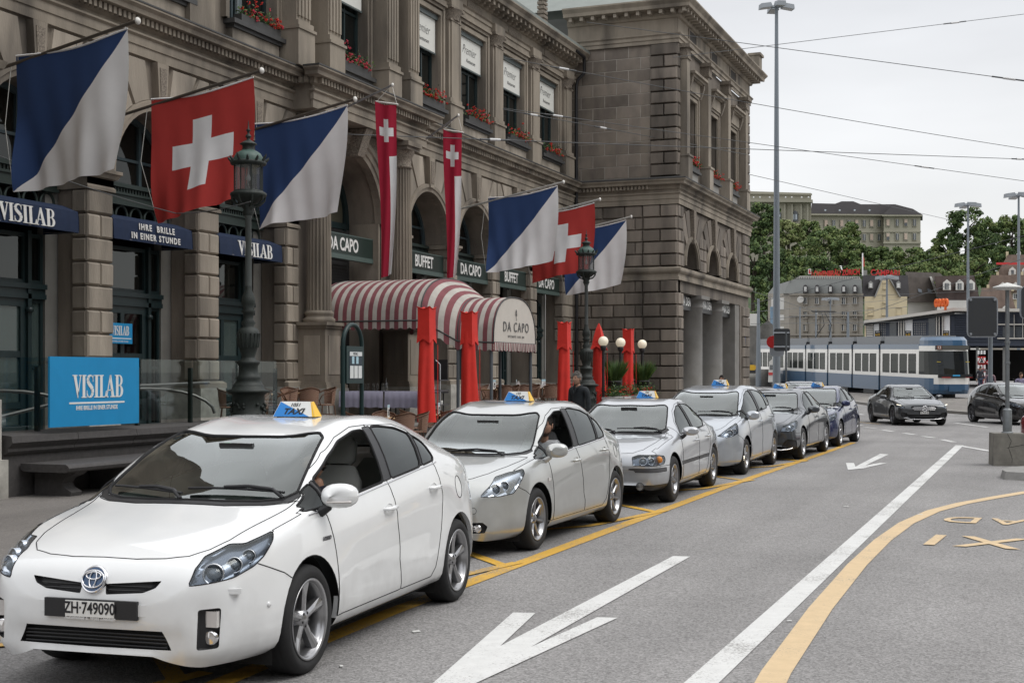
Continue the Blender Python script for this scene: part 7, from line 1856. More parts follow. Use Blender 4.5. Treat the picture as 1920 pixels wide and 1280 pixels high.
def add_planters():
 rnd = random.Random(9)
 for i,y in enumerate((39.5,42.6)):
  p = empty('grass_planter',(-12.35,y,.6),'tall tuft of green grass in a black pot, %s of the far parasols' % ('left' if i == 0 else 'right'),'planter','potted grasses by the globe lamps')
  b = MB(); b.lathe([(.14,1.10),(.17,1.2),(.24,1.50),(.26,1.50),(.26,1.56),(.2,1.56)],c=(-12.35,y,0),n=16); b.build('pot',mat('pot_black',(.012,.012,.012),.5),p)
  b = MB(); b.lathe([(.2,.58),(.2,.64),(.05,.66),(.05,1.1),(.12,1.12)],c=(-12.35,y,0),n=10); b.build('stand',BLK,p)
  b = MB()
  for _ in range(420):
   a = rnd.uniform(0,2*PI); r = rnd.uniform(0,.20); o = Vector((-12.35+r*math.cos(a),y+r*math.sin(a),1.54)); l = rnd.uniform(.4,.72); t = Vector((math.cos(a)*(.18+r)*.9,math.sin(a)*(.18+r)*.9,l)); w = .007
   b.mi = rnd.choice((1,1,2)); s = Vector((-math.sin(a),math.cos(a),0))*w; b.add([o-s,o+s,o+t*.6+s+Vector((0,0,.05)),o+t],[(0,1,2,3)],False)
  stuff(b.build('grass_blades',LEAF,p,fixn=False))
 for i,y in enumerate((38.95,39.85,41.75,42.6)):
  p = empty('white_planter',(-12.2,y,.58),'square white planter of leafy flowers, %s in the row' % ('first','second','third','fourth')[i],'planter','row of white planters at the terrace end')
  b = MB(); b.prism([(-.22,-.36),(.22,-.36),(.22,.36),(-.22,.36)],lambda q: (-12.2+q[0]*.82,y+q[1]*.9,.72),lambda q: (-12.2+q[0],y+q[1],1.08)); b.build('box',mat('planter_white',(.55,.55,.54),.6),p)
  b = MB()
  def fn(): return Vector((-12.2+rnd.gauss(0,.14),y+rnd.gauss(0,.22),1.12+abs(rnd.gauss(.10,.13)))),None
  foliage(b,420,fn,.04,rnd,(0,1,1,2));
  stuff(b.build('leaves',LEAF,p,fixn=False)); b = MB()
  for _ in range(16): b.lathe([(0,-.02),(.028,0),(0,.02)],c=(-12.15+rnd.gauss(0,.13),y+rnd.gauss(0,.22),1.22+rnd.uniform(0,.12)),n=5)
  stuff(b.build('blooms',BLOOM,p,fixn=False))
 b = MB(); b.box(-12.45,-11.95,38.3,43.4,.1,.72); tag(b.build('planter_plinth',mat('base_dark')),'low dark plinth under the white planters','plinth')
 for i,y in enumerate((38.7,40.45,42.85)):
  g = empty('globe_lamp',(-12.4,y,.1),'white globe lamp on a black stem, %s of three by the planters' % ('left','middle','right')[i],'lamp','white globe lamps')
  b = MB(); b.tube([(-12.4,y,.1),(-12.4,y,2.5)],.045,8); b.lathe([(.06,2.46),(.09,2.52),(.10,2.58),(.07,2.62)],c=(-12.4,y,0),n=12); b.build('stem',BLK,g)
  b = MB(); b.lathe([(.15*math.sin(t),2.74-.15*math.cos(t)) for t in [PI*k/14 for k in range(15)]],c=(-12.4,y,0),n=22,cap=False); b.build('globe',mat('opal_glass',(.78,.72,.60),.35,emit=(1,.86,.62,.25)),g)
add_planters()
# ------------------------------------------------------------ tram, masts, wires, city and hill behind
TBL = paint('tram_blue',(.020,.080,.165)); TWH = paint('tram_white',(.82,.81,.77)); TDK = mat('tram_dark',(.018,.02,.022),.4); TGY = mat('tram_grey',(.24,.25,.26),.6)
MAST = mat('mast_grey',(.20,.225,.25),.45,.3); MASTD = mat('mast_dark',(.10,.11,.12),.5,.3)
def add_tram():
 p0 = at_d(1752,702,79); p1 = at_d(1470,702,108); d = (Vector((p1.x-p0.x,p1.y-p0.y))).normalized()
 z0 = gz(p0.x,p0.y)+.05; rz = math.atan2(-d.x,d.y); sl = (gz(p1.x,p1.y)-gz(p0.x,p0.y))/(Vector((p1.x-p0.x,p1.y-p0.y)).length)
 t = empty('tram',(p0.x+.9,p0.y-.5,z0),'long blue and white articulated tram crossing behind the traffic','tram',rz=rz); t.rotation_euler = (math.atan(sl),0,rz); t.scale = (1.07,1.07,1.07)
 W_ = 1.2; H_ = 3.35; mods = [(.0,7.0),(7.3,11.6),(11.9,16.2),(16.5,20.8),(21.1,25.4),(25.7,33)]
 def prof(k=0): return [(W_-.06,.25),(W_,.45),(W_,1.15),(W_,2.55),(W_,2.85),(W_-.04,3.02)]
 for i,(a,c) in enumerate(mods):
  y0 = a if i else 1.35
  b = LB(); b.box(-W_,W_,y0,c,.28,1.12); b.box(-W_-.004,W_+.004,y0,c,2.66,2.94); o = b.build('blue_band',TBL,t)
  # side walls with window openings
  n = (4,3,3,3,3,5)[i]; L_ = c-y0; g = .34; ww = (L_-.5)/n-g*.55
  xs = [y0+.28+(L_-.5)*(k+.5)/n for k in range(n)]
  for s in (1,-1):
   b = LB(); x0,x1 = sorted((s*W_,s*(W_-.05))); e = y0
   for x in xs: b.box(x0,x1,e,x-ww/2,1.12,2.66); b.box(x0,x1,x-ww/2,x+ww/2,1.12,1.32); b.box(x0,x1,x-ww/2,x+ww/2,2.42,2.66); e = x+ww/2
   b.box(x0,x1,e,c,1.12,2.66); b.build('side_wall',TWH,t)
   for x in xs:
    q = LB(); X0 = s*(W_+.004); fr = [(x-ww/2,1.32),(x+ww/2,1.32),(x+ww/2,2.42),(x-ww/2,2.42)]; fi = rounded([(x-ww/2+.05,1.37),(x+ww/2-.05,1.37),(x+ww/2-.05,2.37),(x-ww/2+.05,2.37)],.08,2)
    fo = rounded(fr,.10,2); k_ = len(fo); q.add([(X0,*p) for p in fo]+[(X0,*p) for p in fi],[(j,(j+1) % k_,k_+(j+1) % k_,k_+j) for j in range(k_)]); q.add([(X0,x-ww/2+.05,2.05),(X0,x+ww/2-.05,2.05),(X0,x+ww/2-.05,2.09),(X0,x-ww/2+.05,2.09)],[(0,1,2,3)])
    wo = q.build('window_frame',TDK,t); q = LB(); q.add([(s*(W_-.01),*p) for p in fi],[tuple(range(len(fi)))]); q.build('pane',glass_mat('tram_glass',(.16,.19,.18),opac=.72,base=(.012,.016,.015),refl=.7),wo)
  b = LB(); b.box(-W_+.05,W_-.05,y0,c,2.94,3.0); b.box(-W_+.2,W_-.25,y0+.1,c-.1,3.0,3.42); b.build('roof_equipment',TGY,t)
  b = LB(); b.box(W_-.02,W_+.02,y0+.15,c-.15,2.96,3.30); ad = b.build('advert_board',mat('advert_blue',(.56,.64,.70),.6,noise=.15,nscale=3),t)
  me = text_mesh('Setzt für Zürich ein Zeichen',.20,.001,bold=.003); me.materials.append(mat('advert_ink',(.03,.10,.25),.6)); L2 = min(1.0,(c-y0-1.5)/3.2); link('advert_lettering',me,ad,(W_+.025,(y0+c)/2+.1,3.12),(PI/2,0,PI/2),(L2,1,1))
  b = LB()
  for k in range(16): b.cbox((W_+.024,(y0+.3+.09*(k % 5)) if k % 2 else c-.3-.09*(k % 5),3.02+.07*(k % 4)),(.006,.05,.04))
  b.build('advert_pattern',mat('advert_ink'),ad)
  b = LB(); b.box(-W_+.12,W_-.12,y0,c,.28,.36); b.box(-.35,.35,y0+.3,c-.3,.7,1.3); b.build('floor',TDK,t)
  rnd = random.Random(i); b = LB()
  for k in range(n): x = xs[k]; b.cbox((.75,x,1.35),(.4,.4,.75)); b.cbox((-.75,x+.1,1.35),(.4,.4,.75))
  b.build('seats',mat('tram_seats',(.03,.05,.09),.8),t)
  if i: b = LB(); b.box(-W_+.1,W_-.1,a-.32,a+.02,.4,3.0); b.box(-W_+.04,W_-.04,a-.19,a-.11,.4,3.15); b.build('bellows',TDK,t)
 # people seen inside
 for k,(y,x,z,cl) in enumerate(((3.0,.75,1.35,(.25,.5,.05)),(8.6,.8,1.3,(.35,.4,.5)),(13.0,.8,1.35,(.55,.55,.6)),(17.6,.8,1.4,(.45,.5,.5)))):
  P = Matrix.Translation(t.location) @ t.rotation_euler.to_matrix().to_4x4()
  b = MB(); b.lathe([(.0,0),(.17,.05),(.20,.30),(.19,.45),(.06,.52),(.055,.56),(.09,.60),(.10,.68),(.08,.76),(0,.79)],n=10)
  b.v = [tuple(P @ Vector((x+v[0]*.8,y+v[1],z+v[2]))) for v in b.v]; b.m = [1 if max(b.v[q][2] for q in f) > (P @ Vector((0,0,z+.56))).z else 0 for f in b.f]
  tag(b.build('person',[mat('clothes_%d' % k,cl,.8),mat('skin_far',(.36,.20,.13),.6)],loc=(0,0,0)),('passenger in a bright green top behind a front window of the tram','seated passenger in a grey top in the second tram section','seated passenger in a white top in the third tram section','standing passenger in a pale top in the fourth tram section')[k],'person')
 # driver's cab: rounded nose
 def nose(z):
  f = 0 if z < 1.2 else (z-1.2)*.30; return f
 rows = []; zs = [.28,.5,.8,1.12,1.3,1.32,1.6,2.0,2.42,2.55,2.57,2.85,2.95,3.15,3.33]
 for z in zs:
  r = []; fy = -.62+nose(z)*.62+(.22 if z > 3.2 else 0)+(.12 if z < .4 else 0); wx = W_-(.03 if z > 2.9 else 0)-(.10 if z > 3.2 else 0)
  for k in range(13):
   a = PI*k/12; x = -wx*math.copysign(abs(math.cos(a))**.55,math.cos(a)); y = 1.35-(1.35-fy)*abs(math.sin(a))**.75; r.append((x,y,z))
  rows.append(r)
 b = LB(); m = 13
 b.v = []; vs = [p for r in rows for p in r]
 def mt(j,k):
  z = (zs[j]+zs[j+1])/2
  if z < 1.12 and not (z > .8 and 2 < k < 9): return 0
  if z < 1.3 and z > .8: return 1 if k > 8 or k < 3 else 1
  if 1.3 < z < 2.56: return 2
  if z > 2.9: return 0
  return 1
 for j in range(len(zs)-1):
  for k in range(12): b.mi = mt(j,k); b.add([vs[j*m+k],vs[j*m+k+1],vs[(j+1)*m+k+1],vs[(j+1)*m+k]],[(0,1,2,3)],True)
 b.mi = 0; b.add(rows[-1],[tuple(range(13))],False); b.mi = 0
 WG = glass_mat('cab_glass',(.10,.12,.12),opac=.85,base=(.010,.012,.014),refl=.9)
 b.build('cab',[TBL,TWH,WG],t)
 b = LB(); b.box(-.95,.95,-.375,-.22,2.64,2.87); b.build('destination_box',TDK,t); b = LB(); b.box(-.62,.85,-.385,-.375,2.66,2.86); b.build('destination_display',mat('display_grey',(.10,.10,.09),.4),t); b = LB(); b.box(-.92,-.66,-.385,-.375,2.66,2.86); b.build('line_display',mat('display_orange',(.25,.12,.08),.5),t)
 me = text_mesh('13',.2,.001); me.materials.append(PWHITE); link('display_lettering',me,t,(-.79,-.388,2.755),(PI/2,0,0))
 b = LB(); b.box(-.95,.95,-.66,-.60,1.14,1.34); b.build('cab_panel',TDK,t); b = LB(); b.box(-.75,-.25,-.675,-.665,1.14,1.19); b.box(.55,.95,-.66,-.655,1.14,1.19); stuff(b.build('marker_lamps',mat('marker_red',(.4,.03,.03),.4),t))
 b = LB(); b.box(-.15,.25,-.68,-.667,1.23,1.31); b.build('nose_badge',mat('badge_cyan',(.05,.35,.65),.4),t); b = LB(); b.box(-.9,.9,-.36,-.352,1.98,2.01); b.build('yellow_bar',mat('bar_yellow',(.6,.45,.05),.5),t)
 b = LB(); b.box(-.35,.35,-.70,-.55,.42,.70); b.build('coupler_cover',TBL,t)
 # bogies, pantograph
 for y in (2.5,9.4,14,18.6,23.2,28): b = LB(); b.box(-1.0,1.0,y-.9,y+.9,.02,.42); b.build('bogie',TDK,t)
 b = LB()
 for s in (-.5,.5): b.tube([(s,21.2,3.35),(s*.5,19.9,4.3),(s*.2,20.9,5.25)],.03,5)
 b.tube([(-.85,20.9,5.27),(.85,20.9,5.27)],.03,5); b.tube([(-.85,20.6,5.22),(.85,20.6,5.22)],.025,5); b.build('pantograph',TDK,t)
add_tram()
def mast(px,ytop,Z,r,label,heads=4,base=None,head=1.0,cat='lamp mast'):
 p = at_d(px,ytop,Z); z0 = gz(p.x,p.y) if base is None else base
 o = empty('light_mast',(p.x,p.y,z0),label,cat); b = MB(); b.lathe([(r*1.0,z0),(r,z0+.5),(r*.72,(z0+p.z)/2),(r*.42,p.z)],c=(p.x,p.y,0),n=14); b.build('pole',MAST,o)
 if heads:
  b = MB(); b.tube([(p.x-.3*head,p.y,p.z-.05),(p.x+.3*head,p.y,p.z-.05)],.06*head,6); b.tube([(p.x,p.y-.3*head,p.z-.05),(p.x,p.y+.3*head,p.z-.05)],.06*head,6); b.build('cross_arm',MAST,o)
  for k in range(heads):
   a = 2*PI*k/heads+.5; c = Vector((p.x+.62*head*math.cos(a),p.y+.62*head*math.sin(a),p.z-.02)); h = head*.34
   R_ = Matrix.Rotation(a,3,'Z') @ Matrix.Rotation(.15,3,'Y')
   q = [(-h,-h*.75),(h,-h*.75),(h*.95,h*.75),(-h*.95,h*.75)]; b = MB(); b.prism(q,lambda t: c+R_ @ Vector((t[0],t[1],-h*.35)),lambda t: c+R_ @ Vector((t[0]*.85,t[1]*.85,h*.40))); f = b.build('floodlight',mat('floodlight_grey',(.26,.28,.30),.45,.3),o)
   b = MB(); b.add([c+R_ @ Vector((t[0]*.85,t[1]*.85,-h*.36)) for t in q],[(0,1,2,3)]); b.build('lamp_glass',mat('lamp_glass_grey',(.42,.42,.40),.2),f)
 return o,p
mast(1456,12,74,.215,'very tall grey light mast with four floodlights right of the station wing')
mast(1815,384,150,.22,'tall grey light mast in front of the right hand trees',head=1.5)
mast(1910,366,135,.22,'tall grey light mast at the right edge of the photo',head=1.5)
mast(1663,520,135,.20,'grey light mast in front of the yellow gabled house',head=1.2)
mast(1557,560,150,.16,'grey light mast in front of the pale corner building',head=1.0)
for px,y,Z,r,lb in ((1422,560,105,.22,'square grey catenary mast left of the very tall light mast'),(1590,585,128,.22,'thick grey catenary mast behind the tram, below the red roof lettering'),(1530,580,128,.12,'thin grey catenary mast behind the tram'),(1500,575,140,.15,'grey catenary mast left of the pantograph'),(1857,560,120,.22,'grey catenary mast between the board and the bus shelter')):
 mast(px,y,Z,r,lb,heads=0,cat='mast')
def add_signs():
 # back of a traffic board on the left, with a thin striped pole before it
 p = at_d(1466,634,70); z0 = gz(p.x,p.y); o = empty('traffic_board',(p.x,p.y,z0),'back of a dark square traffic board below the tall mast, beside a red disc sign','traffic sign')
 u = Vector((math.cos(YAW),math.sin(YAW),0)); k = 70/2550
 def plate(par,nm,px0,px1,y0,y1,Z,m,th=.05,off=0,r=.12):
  a,c = at_d(px0,y0,Z),at_d(px1,y1,Z); cen = (a+c)/2; w = (px1-px0)*Z/2550/2; h = (y1-y0)*Z/2550/2
  P = rounded([(-w,-h),(w,-h),(w,h),(-w,h)],r,3); n = Vector((math.sin(YAW),-math.cos(YAW),0))*1.0
  b = MB(); b.prism(P,lambda q: cen+u*q[0]+Vector((0,0,q[1]))+n*off,lambda q: cen+u*q[0]+Vector((0,0,q[1]))+n*(off+th)); return b.build(nm,m,par)
 BD = mat('board_back',(.035,.038,.042),.5); FR = mat('board_rim',(.28,.30,.33),.4,.3)
 plate(o,'back_panel',1451,1481,616,658,70,BD); plate(o,'side_panel',1443,1470,628,668,71,FR,r=.2)
 a = at_d(1449.5,641,71); b = MB(); b.lathe([(.32,-.02),(.32,.02),(0,.021)],c=a-Vector((0,.1,0)),n=20,axis='y'); b.build('red_disc',mat('sign_red',(.45,.02,.02),.4),o)
 b = MB();
 for y in (624,650): q0,q1 = at_d(1451,y,69.9),at_d(1480,y,69.9); b.tube([q0,q1],.04,5)
 b.build('rails',FR,o)
 q = at_d(1474,622,66); b = MB(); b.tube([(q.x,q.y,gz(q.x,q.y)),(q.x,q.y,q.z)],.045,8); pl = tag(b.build('sign_pole',MASTD),'thin sticker covered pole in front of the left traffic board','pole')
 # big board back on the right
 Z = 62; p = at_d(1841,600,Z); o = empty('traffic_board',(p.x,p.y,gz(p.x,p.y)),'large dark rounded traffic board seen from behind, right of the tram','traffic sign')
 plate(o,'rim',1812.5,1870.5,556,632.5,Z,FR,th=.05,r=.25); plate(o,'back_panel',1815,1868,558.5,630,Z,BD,th=.05,off=.02,r=.18)
 for x,y in ((1819,562),(1864,562),(1819,626),(1864,626)): plate(o,'bracket',x-2.2,x+2.2,y-2.2,y+2.2,Z,FR,th=.09,off=.02,r=.04)
 q = at_d(1857,560,63); b = MB(); b.tube([(q.x,q.y,0),(q.x,q.y,q.z)],.10,8); b.build('pole',MAST,o)
 Z = 46; p = at_d(1925,600,Z); o = empty('traffic_board',(p.x,p.y,0),'dark traffic board cut off by the right edge of the photo','traffic sign')
 plate(o,'rim',1911.5,1955,536,598,Z,FR,th=.05,r=.2); plate(o,'back_panel',1914,1953,538,596,Z,BD,th=.05,off=.02,r=.15); q = at_d(1930,560,Z+.3); b = MB(); b.tube([(q.x,q.y,0),(q.x,q.y,q.z)],.06,8); b.build('pole',MAST,o)
 # pole on the concrete block
 CON = mat('block_concrete',(.21,.20,.175),.9,noise=.25,nscale=6,bump=.6,bscale=50,tint=(.12,.11,.10,2.5,.6))
 B = on_z(1888,873); x,y = B.x,B.y+.25; o = empty('concrete_block',(x,y,0),'square cracked concrete block on the asphalt carrying a grey pole','concrete block')
 b = MB(); R_ = Matrix.Rotation(YAW-.18,3,'Z'); w = .30; q = [(-w,-w),(w,-w),(w,w),(-w,w)]
 b.prism(q,lambda t: Vector((x,y,0))+R_ @ Vector((t[0],t[1],0)),lambda t: Vector((x,y,.62))+R_ @ Vector((t[0]*.97,t[1]*.97,0))); b.build('block',CON,o)
 rnd = random.Random(2); b = MB()
 for st,n in (((-.05,.62),9),((.30,.42),7)):
  cx,cz = st; pts = []
  for i in range(n): pts.append(Vector((x,y,0))+R_ @ Vector((cx,-w*(1-.03*cz/.62)-.001,cz))); cz -= .07 if n == 9 else .012; cx += rnd.uniform(-.03,.04) if n == 9 else -.06
  b.tube(pts,.0045,4)
 b.build('crack',mat('crack_dark',(.03,.03,.028),.9),o)
 b = MB(); b.lathe([(.085,.62),(.085,1.06),(.075,1.08),(.042,1.10)],c=(x,y,0),n=16); b.lathe([(.040,1.08),(.038,3.4)],c=(x,y,0),n=12); b.lathe([(.11,.62),(.11,.64),(.085,.65)],c=(x,y,0),n=12)
 for z in (1.95,2.35): b.lathe([(.05,z),(.055,z+.02),(.05,z+.05)],c=(x,y,0),n=10)
 tag(b.build('pole',mat('galvanised',(.20,.215,.225),.45,.5,noise=.15,nscale=10)),'grey galvanised pole with a small lamp cap standing in the concrete block','pole')
 # thin wall sign and little cap lamp on top
 b = MB(); b.lathe([(.04,3.38),(.28,3.42),(.26,3.45),(.03,3.52),(0,3.53)],c=(x,y,0),n=16); tag(b.build('lamp_cap',mat('cap_white',(.6,.6,.58),.4)),'small flat white lamp cap on top of the pole in the concrete block','lamp')
add_signs()
def wire(name,pts,r,label,ins=(),n=16,sag=.0):
 """span wire through two points given by pixel and distance, with its insulators"""
 a,c = at_d(*pts[0]),at_d(*pts[1]); b = MB(); b.tube([a+(c-a)*t-Vector((0,0,sag*4*t*(1-t))) for t in [i/n for i in range(n+1)]],r,5); b.m = [0]*len(b.f)
 for t in ins:
  d = (c-a).normalized(); p = a+(c-a)*t-Vector((0,0,sag*4*t*(1-t))); b.mi = 0; b.tube([p-d*.55,p-d*.2],r*2.2,5); b.tube([p+d*.2,p+d*.55],r*2.2,5); b.mi = 1; b.tube([p-d*.2,p+d*.2],r*3.2,6)
 return tag(b.build(name,[mat('wire_dark',(.09,.095,.10),.5),mat('insulator_white',(.6,.6,.6),.4)],fixn=False),label,'wire','overhead span wires')
wire('span_wire',((945,108,46.5),(1960,285,62)),.0135,'wire from a station pilaster running down to the right across the sky',(.085,),sag=.1)
wire('span_wire',((1100,42,50),(1960,157,44)),.012,'highest wire falling to the right across the sky',(.93,))
wire('span_wire',((1262,108,53),(1960,22,58)),.012,'wire rising to the right across the top of the sky',(.74,))
wire('span_wire',((943,203,46.5),(1960,345,60)),.012,'wire from the station front meeting a level wire in the sky',(.08,.73))
wire('span_wire',((943,205,46.5),(1400,290,60)),.0135,'short wire from the station front across the wing wall',(.10,.35))
wire('span_wire',((600,250,36),(1960,300,60)),.0135,'long nearly level wire crossing the flags, the wing and the sky',(.16,.94))
wire('span_wire',((1400,326,66),(1780,412,100)),.014,'short wire low in the sky right of the wing')
wire('span_wire',((1440,598,90),(1700,575,120)),.02,'thick wire above the tram pantograph')
wire('span_wire',((-20,292,26),(760,386,60)),.008,'thin wire across the lower edge of the left flags')
wire('span_wire',((-20,285,25),(330,400,26.5)),.010,'sagging wire across the first blue and white flag',sag=.06); wire('span_wire',((330,400,26.5),(470,378,21.5)),.010,'wire from the second shop arch to the near lamp post',sag=.05)
for k,(a,c,lb) in enumerate((((1620,590,100),(1960,470,70),'steep tram wire rising to the right'),((1400,572,90),(1960,432,80),'tram wire rising in front of the trees'),((1408,607,85),(1960,600,120),'level tram wire across the shop building'),((1408,585,95),(1700,560,150),'tram wire in front of the pale corner building'),((1408,545,85),(1700,640,150),'tram wire sloping down behind the mast'),((1500,560,120),(1960,540,100),'tram wire in front of the roofs'))): wire('tram_wire',(a,c),.016,lb)
# ---- buildings
def face_building(name,label,corners,Z,z0,cat='building'):
 return empty(name,at_d(corners,702,Z),label,cat)
BST = [mat('far_stone',(.30,.275,.235),.9,noise=.12,nscale=.5,tint=(.20,.18,.15,.2,.4)),mat('far_cream',(.50,.43,.29),.9,noise=.12,nscale=.4),mat('far_white',(.55,.54,.51),.9,noise=.1,nscale=.3)]
FWIN = mat('far_window',(.06,.07,.08),.25,coat=.5); FFR = mat('far_frame',(.55,.55,.53),.7); FROOF = mat('far_slate',(.055,.052,.055),.8,noise=.25,nscale=.6); FZ = mat('far_zinc',(.27,.28,.27),.7,noise=.12,nscale=.3); TILE = mat('far_tile',(.165,.120,.098),.9,noise=.35,nscale=.7)
class Face:
 """a wall plane seen nearly square from the camera; pixel rows give heights on it"""
 def __init__(s,px0,Z0,px1,Z1): s.a = at_d(px0,702,Z0); s.b = at_d(px1,702,Z1); s.px = (px0,px1); s.u = (s.b-s.a); s.u.z = 0; s.L = s.u.length; s.u.normalize(); s.n = Vector((s.u.y,-s.u.x,0)); s.Z = (Z0,Z1)
 def at(s,px,py,off=0):
  d = ray(px,py); o = Vector((0,0,CAMH)); t = (s.a-o).dot(s.n)/d.dot(s.n); p = o+d*t; return p-Vector((d.x,d.y,0)).normalized()*off
 def quad(s,b,p,off=0,th=None):
  """p: pixel corners; off/th in metres towards the viewer"""
  A = [s.at(x,y,off) for x,y in p]; n = len(A)
  if th is None: b.add(A,[tuple(range(n))])
  else: B = [s.at(x,y,off+th) for x,y in p]; b.add(A+B,[tuple(range(n))[::-1],tuple(range(n,2*n))]+[(i,(i+1) % n,n+(i+1) % n,n+i) for i in range(n)])
 def rect(s,b,x0,x1,y0,y1,off=0,th=.2): s.quad(b,[(x0,y1),(x1,y1),(x1,y0),(x0,y0)],off,th)
def far_window(F,par,x0,x1,y0,y1,sash=True,m=None):
 b = MB(); F.rect(b,x0-1.2,x1+1.2,y0-1.2,y0,0,.35); F.rect(b,x0-1.2,x0,y0,y1,0,.25); F.rect(b,x1,x1+1.2,y0,y1,0,.25); F.rect(b,x0-1.5,x1+1.5,y1,y1+1.3,0,.5)
 w = b.build('window',m or BST[0],par); b = MB(); F.rect(b,x0,x1,y0,y1,.02,.03); b.build('pane',FWIN,w)
 if sash: b = MB(); c = (x0+x1)/2; F.rect(b,x0,x0+.9,y0,y1,.05,.06); F.rect(b,x1-.9,x1,y0,y1,.05,.06); F.rect(b,c-.5,c+.5,y0,y1,.05,.06); b.build('frame',FFR,w)
def add_city():
 # pale corner building with mansard roof
 F = Face(1480,190,1618,182); o = empty('corner_building',F.at(1550,700),'pale stone corner building with a grey mansard roof and five arched dormers','building')
 G = Face(1440,205,1480,190)
 b = MB(); F.quad(b,[(1480,712),(1618,712),(1618,550),(1480,550)],-14,14); G.quad(b,[(1440,712),(1479.9,712),(1479.9,550),(1440,550)],-6,6); b.build('wall',BST[0],o)
 b = MB(); F.quad(b,[(1469,550),(1617,550),(1615,524),(1492,522),(1480,527)],-3,3.1); G.quad(b,[(1440,550),(1472,550),(1482,526),(1452,535)],-3,3); b.build('mansard',FZ,o); b = MB(); F.quad(b,[(1488,523),(1616,525),(1612,517),(1500,516)],-6,5); b.build('roof_top',mat('far_flat',(.42,.41,.38),.8),o)
 b = MB()
 for y in (551,590,626,672): F.rect(b,1479,1619,y,y+2.6,0,.5)
 for x in (1487,1508,1532,1556,1580,1604): F.rect(b,x+2,x+5,592,672,0,.18)
 b.build('string_course',BST[0],o)
 xs = (1499,1521,1546,1571,1592)
 for x in xs:
  b = MB(); F.quad(b,[(x+6.5,549),(x+15.5,549),(x+15.5,540),(x+14,536),(x+11,534.5),(x+8,536),(x+6.5,540)],0,1.2); d = b.build('dormer',FROOF,o); b = MB(); F.rect(b,x+8.6,x+13.4,538.5,547.5,1.22,.05); b.build('pane',FFR,d)
 for y0,y1 in ((558,570),(584,596),(608,620),(634,646)):
  for x in xs: far_window(F,o,x+7,x+14,y0,y1)
 for x in (1526,1551): far_window(F,o,x,x+7,584,597)
 for y0,y1,c in ((558,580,(.10,.22,.5)),(590,600,(.12,.16,.3)),(612,640,(.5,.5,.52))):
  b = MB(); G.rect(b,1446,1470,y0,y1,.02,.05); b.build('wall_banner',BST[2],o)
 b = MB(); G.rect(b,1444,1451,575,665,.08,.1); b.build('poster',mat('poster_blue',(.12,.22,.32),.6,noise=.4,nscale=.8),o)
 b = MB(); b.lathe([(.46,-.1),(.46,.1),(0,.11)],c=F.at(1501,562,.8),n=20,axis='y'); cl = b.build('clock',BST[2],o)
 b = MB()
 for k in range(40): x = 1484+k*3.3; F.rect(b,x,x+1.2,519,523,.2,.05)
 stuff(b.build('roof_railing',mat('far_dark',(.05,.05,.05),.7),o))
 RS = mat('roof_sign_red',(.48,.02,.02),.5)
 text('roof_lettering','LÖWENBRÄU ZÜRICH',F.at(1566,508.5,-4),F.u,(0,0,1),1.05,RS,o,sx=.72,bold=.03); b = MB(); F.rect(b,1515,1521,500,510.5,-4,.2); b.build('lion_plate',BST[2],o)
 b = MB(); F.quad(b,[(1516.5,509),(1519.5,509),(1519.6,506),(1518,504.5),(1519.4,502.4),(1517,501.6),(1516.4,505)],-3.8,.1); b.build('lion',RS,o)
 # yellow gabled house
 F = Face(1618,195,1702,198); o = empty('gabled_house',F.at(1660,700),'cream gabled house with dark slate roof and CAMPARI lettering on the ridge','house')
 b = MB(); F.quad(b,[(1621,712),(1701,712),(1701,556),(1689,556),(1670,524),(1652,524),(1640,556),(1621,556)],-12,12.2); b.build('wall',BST[1],o)
 b = MB(); F.quad(b,[(1617,556),(1640,556),(1651,527),(1651,516),(1617,516)],-6,6); F.quad(b,[(1688,556),(1705,556),(1702,516),(1670,516),(1670,527)],-6,6); b.build('roof',FROOF,o)
 b = MB(); F.quad(b,[(1639,557),(1651.5,527),(1653,524),(1655,524),(1642,557)],0,.6); F.quad(b,[(1686.5,557),(1668,524),(1670.5,524),(1689.5,557)],0,.6); b.build('gable_edge',mat('far_grey',(.22,.22,.21),.8),o)
 for x in (1632,1684): b = MB(); F.quad(b,[(x-4,541),(x+5,541),(x+5,531),(x+.5,527),(x-4,531)],0,1.0); d = b.build('dormer',mat('far_grey'),o); b = MB(); F.rect(b,x-2,x+3,532,540,1.02,.05); b.build('pane',FFR,d)
 far_window(F,o,1657,1664,531,541,m=BST[1]); far_window(F,o,1657,1664,554,567,m=BST[1])
 for x in (1629,1655,1682): far_window(F,o,x,x+9,577,590,m=BST[1])
 for x in (1629,1655,1682): far_window(F,o,x,x+9,602,614,m=BST[1])
 text('house_lettering','GLOBUS',F.at(1655,607,.5),F.u,(0,0,1),1.5,mat('far_grey'),o,sx=1.25)
 text('roof_lettering','CAMPARI',F.at(1660,509.5,-3),F.u,(0,0,1),1.28,RS,o,sx=.98,bold=.035)
 b = MB(); F.rect(b,1617,1626,503,516,-4,.5); b.build('roof_plant',mat('far_grey'),o)
 f = empty('roof_flag',F.at(1618,516),'small red flag on a white pole on the roof ridge','flag'); b = MB(); b.tube([F.at(1617.5,517,.5),F.at(1617.5,475,.5)],.10,5); b.build('pole',PWHITE,f); b = MB(); F.quad(b,[(1618,478),(1620.5,486),(1621,500),(1618,501)],.5,.05); b.build('cloth',FRD,f)
 # slate roofs and attic dormers further right
 F = Face(1700,205,1830,212); o = empty('slate_roof_house',F.at(1745,700),'house with a wide brown slate roof and skylights behind the shop building','house')
 b = MB(); F.quad(b,[(1702,700),(1835,700),(1835,562),(1702,562)],-10,9); b.build('wall',BST[2],o)
